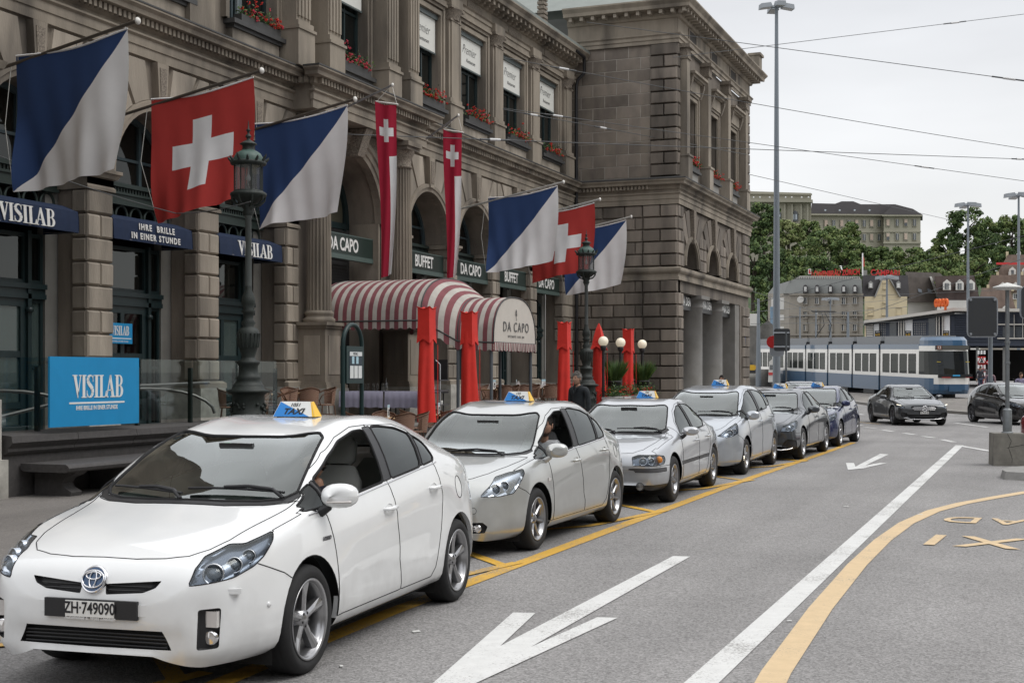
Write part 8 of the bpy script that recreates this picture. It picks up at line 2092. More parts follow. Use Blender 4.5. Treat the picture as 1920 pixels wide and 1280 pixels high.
 b = MB(); F.quad(b,[(1701,566),(1758,566),(1747,520),(1702,520)],-6,6); b.build('roof',mat('far_brown_slate',(.105,.09,.08),.9,noise=.3,nscale=.8),o); b = MB(); F.quad(b,[(1703,521),(1776,521),(1762,507),(1697,505)],-8,3); b.build('roof',mat('far_grey_tile',(.13,.115,.105),.9,noise=.25,nscale=.8),o)
 b = MB(); F.quad(b,[(1743,519),(1747,519),(1762,558),(1757,560)],0,.8); b.build('party_wall',BST[2],o)
 for x in (1722,1740): b = MB(); F.quad(b,[(x,547),(x+7,549),(x+6,543),(x-1,541)],0,.15); b.build('skylight',mat('far_glass',(.25,.28,.32),.3),o)
 o = empty('dormer_house',F.at(1790,700),'dark roofed house with white framed dormers, left of the large traffic board','house')
 b = MB(); F.quad(b,[(1757,700),(1838,700),(1838,566),(1757,566)],1,4); b.build('wall',BST[2],o); b = MB(); F.quad(b,[(1759,567),(1838,567),(1826,520),(1752,522)],1,4); b.build('roof',mat('far_dark_tile',(.075,.055,.05),.9,noise=.3,nscale=.8),o)
 for x in (1768,1792,1813): b = MB(); F.quad(b,[(x,548),(x+15,548),(x+15,535),(x+7.5,529),(x,535)],5,1.6); d = b.build('dormer',BST[2],o); b = MB(); F.rect(b,x+4,x+11,536,547,6.65,.05); b.build('pane',FWIN,d); b = MB(); F.rect(b,x+7.1,x+7.9,536,547,6.75,.05); b.build('frame',FFR,d)
 F = Face(1810,220,1960,230)
 for k,(x0,x1,y0,y1,lb) in enumerate(((1832,1905,540,590,'brown tiled roof behind the large traffic board'),(1850,1960,516,548,'red brown tiled roof with pale chimneys at the right'),(1868,1960,478,520,'steep tiled gable roof high at the right edge'))):
  o = empty('tiled_house',F.at((x0+x1)/2,700),lb,'house'); G = Face(x0,218+8*k,x1,222+8*k)
  b = MB(); G.quad(b,[(x0,700),(x1,700),(x1,y1),(x0,y1)],-6,6); b.build('wall',BST[k % 3],o); b = MB(); G.quad(b,[(x0-3,y1),(x1+3,y1),(x1-12,y0),(x0+(22 if k == 2 else 9),y0)],-4,4.5); b.build('roof',TILE,o)
  for q in range(3): xx = x0+18+q*23; b = MB(); G.rect(b,xx,xx+5,y0-7,y0+5,-2,1.5); b.build('chimney',BST[1+q % 2],o);
  for q in range(4): xx = x0+10+q*20; far_window(G,o,xx,xx+7,y1+3,y1+12,m=BST[2]) if k < 2 else None
  for q in range(2): xx = x0+24+q*24; b = MB(); G.quad(b,[(xx,y1-3),(xx+13,y1-3),(xx+13,y1-12),(xx+6.5,y1-17),(xx,y1-12)],1,2.5); d = b.build('dormer',BST[2],o); b = MB(); G.rect(b,xx+4,xx+9,y1-11,y1-4,3.52,.05); b.build('pane',FWIN,d)
 b = MB(); G.rect(b,1868,1960,499,503,8,.3); tag(b.build('roof_fence',mat('sign_red')),'red netting along the roof edge at the right','netting')
 # low shop building with louvred dark cladding and a pale rising roof edge
 F = Face(1622,112,1790,104); G = Face(1790,104,1990,100); NB = mat('shop_navy',(.050,.060,.085),.6,noise=.15,nscale=.8); PE = mat('shop_pale',(.58,.55,.50),.6)
 o = empty('shop_building',F.at(1740,705),'low modern shop building with dark blue cladding and pale roof edge behind the tram','building')
 b = MB(); F.quad(b,[(1624,712),(1790,712),(1790,588),(1624,608)],-10,10); b.build('wall',NB,o); b = MB(); G.quad(b,[(1790,648),(1990,648),(1990,582),(1790,588)],-10,10); b.build('wall',NB,o)
 b = MB(); F.quad(b,[(1620,607),(1790,584),(1790,578),(1620,602)],-3,4.2); b.build('roof_edge',PE,o); b = MB(); G.quad(b,[(1790,584),(1990,586),(1990,581),(1790,578)],-3,4.2); b.build('roof_edge',PE,o)
 b = MB(); F.quad(b,[(1620,610),(1790,590),(1790,586),(1620,607)],0,.6); b.build('gutter',mat('far_dark'),o)
 def col(x0,x1,nm,m): t = 600-(x0-1640)*.10; b = MB(); F.rect(b,x0,x1,t,640,0,.12); return b.build(nm,m,o)
 for k in range(6): b = MB(); F.rect(b,1625,1637,608+k*4,610.5+k*4,.1,.15); b.build('louvre',PE,o)
 for x0 in (1638,1696,1766): col(x0,x0+10+(x0 > 1690)*5,'poster',PWHITE)
 for x0 in (1684,1688.5,1693,1755,1760,1766): b = MB(); F.rect(b,x0,x0+2,600-(x0-1640)*.10,640,.15,.15); b.build('white_strip',PE,o)
 for x0 in (1668,1741): col(x0,x0+13,'dark_window',FWIN)
 for x0,x1 in ((1648,1663),(1713,1738)):
  b = MB()
  for i in range(int((x1-x0)/3.3)):
   for j in range(10): F.rect(b,x0+1+i*3.3,x0+2.3+i*3.3,606+j*3.3,607+j*3.3,.02,.06)
  stuff(b.build('pierced_holes',PE,o))
 for k in range(11): b = MB(); F.rect(b,1782,1790,594+k*4.4,596+k*4.4,.02,.12); G.rect(b,1791,1880,594+k*4.4,595.6+k*4.4,.02,.12); b.build('louvre',NB,o)
 for x in (1640,1697,1768): b = MB(); F.rect(b,x,x+11,620,631,.14,.05); b.build('black_field',INK,o); text('poster_lettering','OFFEN',F.at(x+5.5,622.5,.22),F.u,(0,0,1),.14,PWHITE,o,sx=1); text('poster_lettering','6-22',F.at(x+5.5,627.5,.22),F.u,(0,0,1),.26,mat('sign_yellow'),o)
 b = MB();
 for y in (607,633): G.rect(b,1870,1990,y,y+2.5,0,.3)
 for x in (1885,1901,1917): G.rect(b,x,x+1.2,590,633,.1,.2)
 b.build('gallery_rail',PE,o); b = MB(); G.rect(b,1880,1990,612,632,.02,.04); b.build('dark_window',FWIN,o)
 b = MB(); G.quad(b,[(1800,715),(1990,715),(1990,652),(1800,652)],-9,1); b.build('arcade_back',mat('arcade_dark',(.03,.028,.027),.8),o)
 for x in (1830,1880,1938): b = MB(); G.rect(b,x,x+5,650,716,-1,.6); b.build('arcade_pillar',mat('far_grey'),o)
 CO = mat('coop_orange',(.75,.13,.015),.45)
 text('roof_sign','coop',F.at(1765,568.5,2.5),F.u,(0,0,1),1.15,CO,o,sx=.55,bold=.05,extrude=.08)
 b = MB()
 for x in (1756,1764,1772): b.tube([F.at(x,574,2.4),F.at(x,580,2.2)],.04,4)
 b.build('sign_bracket',mat('far_dark'),o)
 # low stone wall, digger, van, barriers, hoarding, left of the tram
 p = empty('quay_wall',at_d(1440,715,108),'grey concrete quay wall left of the tall mast','wall'); F = Face(1400,105,1460,108); b = MB(); F.rect(b,1427,1447,692,727,0,.5); b.build('slab',mat('kerb_concrete'),p)
 b = MB(); F.rect(b,1400,1432,700,727,-3,.8); F.rect(b,1404,1425,703,705,-2,.6); b.build('pale_base',mat('far_flat'),p)
 F = Face(1400,150,1460,150); b = MB(); F.quad(b,[(1395,720),(1450,720),(1450,610),(1440,600),(1425,612),(1395,600)],-4,4); tag(b.build('rubble_wall',mat('rubble_grey',(.13,.125,.115),.95,noise=.5,nscale=.9)),'dark rubble retaining wall under the trees at the wing corner','wall')
 b = MB(); F.rect(b,1403,1420,590,612,2,1); tag(b.build('site_cabin',BST[2]),'pale site cabin seen right above the rubble wall','cabin')
 d = empty('digger',at_d(1414,700,140),'small yellow digger beyond the wing corner','digger'); F = Face(1404,140,1424,140); YM = mat('digger_yellow',(.55,.33,.02),.5)
 b = MB(); F.rect(b,1406,1415,684,694,0,1.5); b.build('body',YM,d); b = MB(); F.quad(b,[(1413,690),(1419,681),(1421,683),(1416,693)],0,.5); b.build('arm',YM,d); b = MB(); F.rect(b,1405,1417,694,699,0,1.6); b.build('track',BLK,d); b = MB(); F.rect(b,1407,1411,680,686,0,1.2); b.build('cabin',FWIN,d)
 v = empty('van',at_d(1446,700,104),'white van with red tail lights half hidden by the mast','van'); F = Face(1438,104,1454,103); b = MB(); F.quad(b,[(1440,716),(1452,716),(1452,676),(1448,673),(1442,678)],-3,3); b.build('body',BST[2],v); b = MB(); F.rect(b,1441,1450,698,703,.01,.08); b.build('tail_light',mat('sign_red'),v); b = MB(); F.rect(b,1442,1452,713,719,-.5,.4); b.build('wheel',BLK,v); b = MB(); F.rect(b,1443,1451,684,693,.01,.05); b.build('rear_window',FWIN,v)
 # red and white barrier by the tram
 bz = empty('barrier_stack',at_d(1842,700,92),'stack of red and white warning barriers with a triangular roadworks sign beside the tram','barrier'); F = Face(1830,92,1856,92)
 for k in range(4): b = MB(); y = 668+k*14; F.rect(b,1833,1848,y,y+10,0,.15); b.build('red_board',mat('sign_red'),bz)
 for k in range(5):
  for q in range(3): b = MB(); F.rect(b,1833+q*5.6,1836.6+q*5.6,657+k*13.5,664+k*13.5,.17,.05); b.build('white_patch',PWHITE,bz)
 b = MB(); F.quad(b,[(1832.5,681),(1848.5,681),(1840.5,667)],.24,.03); b.build('triangle_sign',mat('sign_red'),bz); b = MB(); F.quad(b,[(1834.6,679.8),(1846.4,679.8),(1840.5,669.5)],.28,.03); b.build('triangle_field',PWHITE,bz); b = MB(); F.quad(b,[(1837,679),(1844,679),(1842.5,675),(1841.5,671.5),(1839.5,671.8),(1839.8,675.5)],.32,.02); b.build('digging_figure',INK,bz)
 ns = empty('no_entry_sign',at_d(1853,680,91),'small round red no entry sign beside the barriers','sign'); c = F.at(1853,679,.3); b = MB(); b.lathe([(.15,-.02),(.15,.02),(0,.021)],c=c,n=16,axis='y'); b.build('disc',mat('sign_red'),ns); b = MB(); b.cbox(c-Vector((0,.04,0)),(.2,.02,.05)); b.build('bar',PWHITE,ns); b = MB(); b.tube([c,Vector((c.x,c.y+.05,gz(c.x,c.y)))],.03,5); b.build('post',GMET,ns)
 # scooter / motorbikes as a dark row
 for k,px in enumerate((1872,1884)):
  c = at_d(px,702,84); z = gz(c.x,c.y); m_ = empty('scooter',(c.x,c.y,z),('dark scooter parked left under the arcade','dark scooter with an orange lamp parked right under the arcade')[k],'scooter')
  for s in (-.55,.55): b = MB(); b.lathe([(.16,-.05),(.27,-.05),(.28,0),(.27,.05),(.16,.05)],c=(c.x+s,c.y,z+.28),n=16,axis='y'); b.build('wheel',RUB,m_)
  b = MB(); b.prism([(-.7,.35),(-.6,.75),(.0,.72),(.1,.45),(.4,.40),(.55,1.05),(.62,1.05),(.62,.35)],lambda q: (c.x+q[0],c.y-.15,z+q[1]),lambda q: (c.x+q[0],c.y+.15,z+q[1])); b.build('body',BLACK_P,m_); b = MB(); b.tube([(c.x+.5,c.y-.3,z+1.08),(c.x+.5,c.y+.3,z+1.08)],.03,5); b.build('handlebar',BLK,m_)
  if k: b = MB(); b.box(c.x-.8,c.x-.72,c.y-.1,c.y+.1,z+.62,z+.85); b.build('tail_lamp',CO,m_)
add_city()
# ---- hill, trees, university building
def add_hill():
 b = MB(); g = lambda u,v: None; nx,ny = 40,12
 def P(i,j):
  px = 1330+i/nx*800; Z = 250+j/ny*420; t = max(0,(j/ny)); base = gz(*at_d(px,702,Z)[:2]); k = min(1,t*1.9); h = 37*k*k*(3-2*k)+2.5*math.sin(i*.9)*k
  p = at_d(px,702,Z); return (p.x,p.y,base-1+h)
 b.add([P(i,j) for i in range(nx+1) for j in range(ny+1)],[(i*(ny+1)+j,(i+1)*(ny+1)+j,(i+1)*(ny+1)+j+1,i*(ny+1)+j+1) for i in range(nx) for j in range(ny)],True)
 struct(b.build('hill',mat('hill_green',(.035,.062,.02),.9,noise=.4,nscale=.08)))
 F = Face(1400,430,1526,420); G = Face(1521,440,1730,455); UN = mat('university_stone',(.33,.315,.25),.9,noise=.08,nscale=.1); UR = mat('university_roof',(.085,.078,.082),.8,noise=.1,nscale=.1)
 o = empty('university_building',G.at(1620,480),'long pale university building with slate roof on top of the wooded hill','building')
 b = MB(); F.quad(b,[(1385,490),(1521,490),(1521,362),(1385,358)],-30,30); b.build('pavilion_wall',UN,o)
 b = MB(); F.quad(b,[(1385,380),(1524,381),(1524,376),(1385,374.5)],0,2.2); F.quad(b,[(1385,364),(1522.5,366.5),(1522.5,363.5),(1385,361)],0,.8); b.build('cornice',UN,o)
 for x in (1425,1440,1470,1484,1501,1513): b = MB(); F.rect(b,x,x+3,383,440,0,.9); b.build('pilaster',UN,o)
 for x in (1459,1490.5): b = MB(); F.quad(b,[(x-5.5,415),(x+5.5,415),(x+5.5,401),(x+3.5,396.5),(x,395),(x-3.5,396.5),(x-5.5,401)],.05,.3); w = b.build('arched_window',FWIN,o); b = MB(); F.rect(b,x-4,x-1,402,412,.4,.1); F.rect(b,x+1,x+4,402,412,.4,.1); b.build('pane',mat('far_pane',(.45,.50,.55),.3),w)
 for x in (1413,1425,1443,1473,1484.5,1503,1516): b = MB(); b.lathe([(0,-.3),(.32,0),(0,.3)],c=F.at(x,371.5,2),n=8); b.build('roof_lamp',PWHITE,o)
 b = MB(); G.quad(b,[(1521,490),(1660,490),(1660,402),(1521,402)],-18,18); b.build('wall',UN,o); H_ = Face(1657,448,1727,452); b = MB(); H_.quad(b,[(1657,490),(1726,490),(1726,403),(1657,403)],-16,18); b.build('end_wall',UN,o)
 b = MB(); G.quad(b,[(1520,401.5),(1666,403),(1680,384),(1614,384),(1600,378.5),(1578,378.5),(1566,383),(1522,382)],-14,15.5); b.build('roof',UR,o); b = MB(); H_.quad(b,[(1655,405),(1730,405),(1712,394),(1681,386),(1668,393)],-14,17.5); b.build('end_roof',UR,o)
 b = MB(); G.quad(b,[(1520,404.5),(1657,405.5),(1657,402.5),(1520,401.5)],0,1.5); H_.quad(b,[(1654,407.5),(1729,407.5),(1729,404.5),(1654,404.5)],2,1.5); G.rect(b,1521,1657,434.5,436.5,0,.4); H_.rect(b,1656,1727,434.5,436.5,2,.4); H_.rect(b,1656,1727,455,458,2,.6); b.build('cornice',UN,o)
 blindm = mat('far_blind',(.50,.40,.33),.8); n = 0
 for K,xs,off in ((G,[1549,1563.5,1578.5,1592.5,1606.5,1620.5,1634.5,1648.5],0),(H_,[1665,1682.5,1698.5,1715],2)):
  for x in xs:
   for y0,y1 in ((413,425),(439,451)):
    n += 1; b = MB(); K.rect(b,x-4,x+4,y0-1.5,y1+1.5,off,.3); w = b.build('window',UN,o); b = MB(); K.rect(b,x-2.7,x+2.7,y0,y1,off+.32,.1); b.build('pane',FWIN,w)
    if n % 4 in (1,2): b = MB(); K.rect(b,x-2.7,x+2.7,y0,y0+(y1-y0)*(.95 if n % 3 else .5),off+.44,.05); b.build('blind',blindm,w)
    else: b = MB(); K.rect(b,x-.4,x+.4,y0,y1,off+.44,.05); b.build('frame',FFR,w)
 for x in (1547,1574,1602,1630,1695): b = MB(); (H_ if x > 1690 else G).quad(b,[(x-1.5,397.5),(x+1.5,398),(x+2.5,395.5),(x-.5,394.5)],3,.4); b.build('roof_light',mat('far_pane'),o)
 # trees: trunk, and a crown of many leaf faces clumped round boughs
 FM = [mat('crown_dark',(.042,.076,.022),.8),mat('crown_mid',(.092,.142,.044),.8),mat('crown_light',(.135,.180,.052),.8),mat('crown_pale',(.185,.21,.085),.8)]
 TR = mat('bark',(.05,.04,.03),.9)
 def tree(px,ytop,ybot,wpx,Z,tone,seed,label):
  rnd = random.Random(seed); top = at_d(px,ytop,Z); bot = at_d(px,ybot,Z); H2 = top.z-bot.z; R_ = wpx*Z/2550/2; c = Vector((top.x,top.y,bot.z)); t = empty('broadleaf_tree',c-Vector((0,0,2)),label,'tree','trees on the hillside')
  b = MB(); b.tube([c-Vector((0,0,3)),c+Vector((0,0,H2*.3)),c+Vector((R_*.1,0,H2*.7))],[.5,.38,.12],7)
  for k in range(6): a = rnd.uniform(0,6.28); b.tube([c+Vector((0,0,H2*(.2+.08*k))),c+Vector((R_*.55*math.cos(a),R_*.55*math.sin(a),H2*(.42+.08*k)))],[.2,.06],5)
  b.build('trunk',TR,t)
  b = MB(); nc = 58; ls = .125*Z/150
  for k in range(nc):
   th = rnd.uniform(0,2*PI); zz = rnd.uniform(.12,.93); rr = math.sqrt(max(.05,1-((zz-.45)/.58)**2))*R_*rnd.uniform(.45,.92); q = c+Vector((rr*math.cos(th),rr*math.sin(th)*.8,H2*zz)); cr = R_*rnd.uniform(.16,.30); ch = cr*.8
   tn = rnd.choice(tone)
   for _ in range(135):
    v = Vector((rnd.gauss(0,1),rnd.gauss(0,1),rnd.gauss(0,1))); v.normalize(); f_ = rnd.uniform(.55,1.12)
    if v.z < -.35 and rnd.random() < .6: continue
    p = q+Vector((v.x*cr*f_,v.y*cr*f_,v.z*ch*f_)); n_ = (v+Vector((rnd.gauss(0,.45),rnd.gauss(0,.45),rnd.gauss(0,.45)+.25))).normalized(); u = n_.orthogonal().normalized(); w = n_.cross(u); an = rnd.uniform(0,6.28); u2 = u*math.cos(an)+w*math.sin(an); w2 = n_.cross(u2); s_ = ls*rnd.uniform(.6,1.5)
    b.mi = min(3,max(0,tn+rnd.choice((0,0,0,1,-1)))); b.add([p-u2*s_,p-w2*s_*.7,p+u2*s_,p+w2*s_*.8],[(0,1,2,3)],False)
  b.build('crown',FM,t,fixn=False)
 D,M2,L2,Pq = (0,1),(1,1,2),(1,2,2),(2,3)
 T = [(1432,378,470,74,330,(0,1,1),'dark tall tree touching the wing corner below the university'),(1412,450,560,60,300,D,'dark tree low behind the wing corner'),(1448,455,560,70,310,D,'dark dense tree behind the tall mast'),(1478,408,500,62,350,Pq,'pale green tree below the arched windows'),(1516,412,470,50,380,M2,'mid green tree at the corner of the university pavilion'),
   (1545,424,530,84,320,(1,2,1),'broad leafy green tree in the middle of the slope'),(1583,440,530,60,310,M2,'green tree right of the broad leafy one'),(1500,480,560,74,290,(0,1,2),'mixed green tree above the pale corner building'),(1478,515,600,54,250,L2,'light green bush tree beside the mast above the mansard roof'),(1440,545,640,60,255,M2,'green tree at the foot of the slope by the wing corner'),(1413,590,680,50,240,D,'lowest dark tree beside the wing corner'),
   (1540,480,550,66,285,(0,1),'dark tree behind the red roof letters'),(1595,415,470,40,400,(1,2),'small tree in front of the university wall'),(1608,455,530,60,320,(0,1,1),'dark green tree under the university windows'),(1643,462,530,60,330,M2,'green tree above the white pole flag'),(1672,462,520,50,340,(0,1,1),'dark tree right of the centre of the slope'),(1705,462,530,66,330,L2,'light green tree below the end of the university'),(1738,468,530,60,325,M2,'green tree right of the university end'),(1658,490,545,70,300,(1,2),'tree behind the CAMPARI letters'),(1615,490,545,54,290,M2,'tree behind the small roof flag'),
   (1720,492,550,60,290,(0,1,2),'tree above the wide slate roof'),(1770,470,545,80,280,L2,'light green tree left of the second mast'),(1752,500,550,50,270,(1,1,2),'bushy tree behind the brown roofs'),(1812,386,500,84,300,(0,1,1),'tallest dark tree against the sky at the right'),(1775,425,520,60,310,M2,'green tree left of the tallest one'),(1850,430,520,60,305,D,'dark tree right of the tallest one'),(1862,405,500,60,330,L2,'lighter green tree against the sky left of the right edge'),(1895,402,510,70,330,M2,'green tree at the upper right edge'),(1935,420,520,70,320,(0,1,1),'tree cut off by the right edge'),(1880,460,530,60,290,D,'dark tree above the steep tiled roof'),(1830,480,545,66,270,(0,1,2),'tree behind the dormer house'),(1790,505,550,50,262,(1,2,2),'small light tree above the dark roofed house')]
 for i,(px,yt,yb,w,Z,tn,lb) in enumerate(T): tree(px,yt,yb,w,Z,tn,100+i,lb)
add_hill()
# ------------------------------------------------------------ invented unseen buildings right of and behind the camera, added for cars to mirror
def add_opposite():
 for i,(x0,y0,y1,H_,m) in enumerate(((27,-34,-8,19,BST[0]),(27,-7.6,16,17,BST[2]),(28,16.4,40,20,BST[1]),(34,52,76,19,BST[0]))):
  o = empty('added_reflection_building',(x0,(y0+y1)/2,0),'invented unseen building across the square, added for car reflections, %s' % ('behind the camera','beside the camera','beside the rank','beyond the side street')[i],'building')
  b = MB(); b.box(x0,x0+12,y0,y1,0,H_); b.box(x0-.5,x0,y0,y1,H_-.8,H_-.3); b.box(x0-.2,x0,y0,y1,4.2,4.6); b.build('wall',m,o)
  b = MB(); z = 5.6
  while z < H_-2.5:
   y = y0+1.2
   while y < y1-1.6: b.box(x0-.02,x0,y,y+1.3,z,z+2.1); y += 2.6
   z += 3.4
  y = y0+.8
  while y < y1-3: b.box(x0-.03,x0,y,y+2.8,.4,3.8); y += 3.8
  stuff(b.build('windows',FWIN,o))
 o = empty('added_reflection_building',(0,-30,0),'invented long building behind the camera, added to be mirrored in car paint','building')
 b = MB(); b.box(-22,24,-46,-32,0,18); b.build('wall',BST[0],o); b = MB()
 for k in range(16):
  for z in (1,5.5,9,12.5): b.box(-20+k*2.7,-18.6+k*2.7,-32,-31.98,z,z+2.2)
 stuff(b.build('windows',FWIN,o))
add_opposite()
# ------------------------------------------------------------ the rank of taxis and the traffic
G_TAXI = 'taxis waiting in the rank'
def add_cars():
 S = prius3(); S['open_window'] = True; S['taxi'] = ('1051',2.42,.46); S['mirror_sides'] = (1,); S['seatm'] = mat('light_seat_fabric',(.36,.36,.34),.9)
 make_car('taxi',S,'white hatchback taxi at the head of the rank, sign number 1051, driver window open','taxi',(-4.81,5.99,0),math.radians(4.9),G_TAXI)
 S = prius2(); S['open_window'] = True; S['taxi'] = ('135',2.5,.46); S['plate'] = (.45,'ZH 531 602')
 make_car('taxi',S,'pale silver hatchback taxi second in the rank, driver leaning at the open window','taxi',(-5.60,11.80,0),math.radians(.65),G_TAXI)
 S = volvo(); S['taxi'] = ('720',2.75,.46); S['mirror_sides'] = (1,)
 make_car('taxi',S,'silver saloon taxi with square headlights and a dark rub strip, third in the rank','taxi',(-5.66,17.25,0),math.radians(2.0),G_TAXI)
 S = priusplus(); S['taxi'] = ('288',2.6,.46); S['mirror_sides'] = (1,); S['plate'] = (.50,'')
 make_car('taxi',S,'tall bluish silver estate taxi with daytime lamps lit, fourth in the rank','taxi',(-5.82,22.75,0),math.radians(.8),G_TAXI)
 S = eclass(); S['taxi'] = ('904',2.8,.46); S['mirror_sides'] = (1,)
 make_car('taxi',S,'dark grey saloon taxi with chrome bumper line, fifth in the rank','taxi',(-5.67,27.55,0),math.radians(-.5),G_TAXI)
 S = hatch(); S['paint'] = BLUE_P; S['mirror_mat'] = BLUE_P; S['taxi'] = ('617',2.3,.46); S['mirror_sides'] = (1,); S['rimm'] = None
 make_car('taxi',S,'dark blue hatchback taxi, last in the rank','taxi',(-5.66,32.95,0),math.radians(-1.5),G_TAXI)
 S = hatch(); S['paint'] = GREY_P; S['mirror_mat'] = BLACK_P
 make_car('car',S,'dark grey car behind the last taxi, only its roof and windscreen showing','car',(-9.35,55.6,0),math.radians(12))
 make_car('car',coupe(),'dark grey coupe with star badge driving towards the camera in the road','car',(-4.0,48.35,0),math.radians(21.4))
 make_car('car',hatch(),'black hatchback turning behind the pole on the concrete block','car',(-.35,50.1,0),math.radians(27))
 S = hatch(); S['paint'] = RED_P; S['mirror_mat'] = RED_P
 make_car('car',S,'wine red car cut off by the right edge of the photo','car',(-.30,34.9,0),math.radians(-48))
add_cars()
# ------------------------------------------------------------ people
SKIN = mat('skin',(.42,.24,.165),.55,noise=.08,nscale=30)
def head(par,name_mat,hair,c,yaw,s=1.0,beard=None,style='wavy'):
 """head about .23 m tall with eyes, brow, nose, mouth, ears and hair; faces local -y turned by yaw"""
 R_ = Matrix.Rotation(yaw,3,'Z'); c = Vector(c)
 T = lambda p: c+R_ @ (Vector(p)*s)
 def surf(a,e):     # a azimuth from front, e elevation
  x,y,z = math.sin(a)*math.cos(e),-math.cos(a)*math.cos(e),math.sin(e)
  w = .074*(1-.22*max(0,-z)**1.2); d = .095; h = .118
  px,py,pz = x*w,y*d*(1-.10*max(0,-z)),z*h
  f = max(0,-y)
  py -= .020*math.exp(-(px/.013)**2)*math.exp(-((pz+.022)/.022)**2)*f; py -= .012*math.exp(-(px/.010)**2)*math.exp(-((pz-.005)/.03)**2)*f       # nose
  for sx in (-1,1): py += .011*math.exp(-((px-sx*.030)/.016)**2-((pz-.016)/.012)**2)*f
  py -= .007*math.exp(-((pz-.036)/.010)**2)*math.exp(-(px/.045)**2)*f                   # brow
  py -= .006*math.exp(-(px/.022)**2-((pz+.058)/.008)**2)*f; py -= .008*math.exp(-(px/.022)**2-((pz+.092)/.014)**2)*f
  return T((px,py,pz))
 b = MB(); nu,nv = 44,30
 b.grid(lambda u,v: surf(-PI+2*PI*u,-PI/2+PI*v),nu,nv); b.build('head',SKIN,par)
 b = MB()
 for sx in (-1,1): b.lathe([(0,-.010),(.0115,0),(0,.010)],c=T((sx*.030,-.076,.016)),n=10,M=Matrix.Scale(s,3));
 b.build('eyes',mat('eye_dark',(.05,.035,.03),.2),par)
 for sx in (-1,1): b = MB(); b.lathe([(0,-.032),(.012,-.026),(.018,0),(.020,.02),(.010,.032),(0,.034)],c=T((sx*.076,.005,.0)),n=10,M=R_ @ Matrix.Diagonal((.55,1,1))*s if False else R_ @ Matrix.Diagonal((.5*s,1.0*s,1.0*s))); b.build('ear',SKIN,par)
 b = MB(); b.tube([T((-.024,-.0905,-.056)),T((0,-.097,-.054)),T((.024,-.0905,-.056))],.0035,5); b.build('lips',mat('lips',(.33,.13,.11),.5),par)
 rnd = random.Random(int(c.x*100)); b = MB(); nu,nv = 40,16
 def hs(u,v):
  a = -PI+2*PI*u; low = .36 if abs(a) < .9 else (-.05 if abs(a) < 1.5 else -.50); lo = low+.15*math.sin(a*2); e = lo+(PI/2-lo)*v
  p = surf(a,e); q = (p-c); k = 1.10+.05*math.sin(9*a+3*e)*math.sin(7*e)+.025*math.sin(23*a); k = k if v > .001 else 1.005
  return c+q*k+Vector((0,0,.006*s))
 b.grid(hs,nu,nv); b.build('hair',hair,par)
 b = MB()
 for _ in range(150):
  a = rnd.uniform(-PI,PI); v = rnd.uniform(.1,.95); p = hs((a+PI)/(2*PI),v); q = p-c; t = R_ @ Vector((math.cos(a),math.sin(a),0))*.03*s; b.tube([p,p+q*.08+t*.6,p+t*1.2-Vector((0,0,.012*s))],[.0045*s,.004*s,.001],4)
 stuff(b.build('hair_strands',hair,par))
 if beard: b = MB(); b.grid(lambda u,v: (lambda p: c+(p-c)*1.02)(surf(-1.5+3.0*u,-1.25+.72*v*(1-.25*math.cos(3*u-1.5)))),24,8); b.build('beard',beard,par)
def skin_figure(name,joints,edges,radii,m,par,sub=2,root=0):
 me = bpy.data.meshes.new(name); me.from_pydata(joints,edges,[]); o = bpy.data.objects.new(name,me); COL.objects.link(o)
 md = o.modifiers.new('s','SKIN');
 for v,r in zip(me.skin_vertices[0].data,radii): v.radius = (r,r) if not isinstance(r,tuple) else r
 me.skin_vertices[0].data[root].use_root = True; md.use_smooth_shade = True
 sd = o.modifiers.new('d','SUBSURF'); sd.levels = sub; sd.render_levels = sub
 dg = bpy.context.evaluated_depsgraph_get(); m2 = bpy.data.meshes.new_from_object(o.evaluated_get(dg)); bpy.data.objects.remove(o)
 m2.materials.clear(); m2.materials.append(m);
 for p in m2.polygons: p.use_smooth = True
 o = bpy.data.objects.new(name,m2); COL.objects.link(o); o.parent = par
 if par: m2.transform(Matrix.Translation(-par.location))
 return o
def hand(par,w,d,m=None,s=1.0,side=1,bend=.5):
 """relaxed hand: palm, four unequal bent fingers and a thumb"""
 w = Vector(w); d = Vector(d).normalized(); u = d.orthogonal().normalized(); n = d.cross(u)
 J = [w-d*.02,w+d*.045,w+d*.085]; E = [(0,1),(1,2)]; R_ = [(.027,.019),(.034,.017),(.032,.015)]
 J = [tuple(p) for p in J]
 for k,(o_,L_) in enumerate(((-.030,.062),(-.010,.072),(.010,.068),(.029,.052))):
  i = len(J); a = w+d*.07+u*o_; p1 = a+d*.030; dd = (d*math.cos(bend)+n*math.sin(bend)); p2 = p1+dd*L_*.45; dd2 = (d*math.cos(bend*2)+n*math.sin(bend*2)); p3 = p2+dd2*L_*.4
  J += [tuple(a),tuple(p1),tuple(p2),tuple(p3)]; E += [(1,i),(i,i+1),(i+1,i+2),(i+2,i+3)]; R_ += [.0095,.0090,.0082,.0068]
 i = len(J); t0 = w+d*.02-u*.028*side; t1 = w+d*.05-u*.055*side+n*.012; t2 = w+d*.078-u*.058*side+n*.024; J += [tuple(t0),tuple(t1),tuple(t2)]; E += [(0,i),(i,i+1),(i+1,i+2)]; R_ += [.014,.0115,.0085]
 return skin_figure('hand',J,E,[(r if isinstance(r,tuple) else (r,r)) for r in R_],m or SKIN,par,1,root=1)
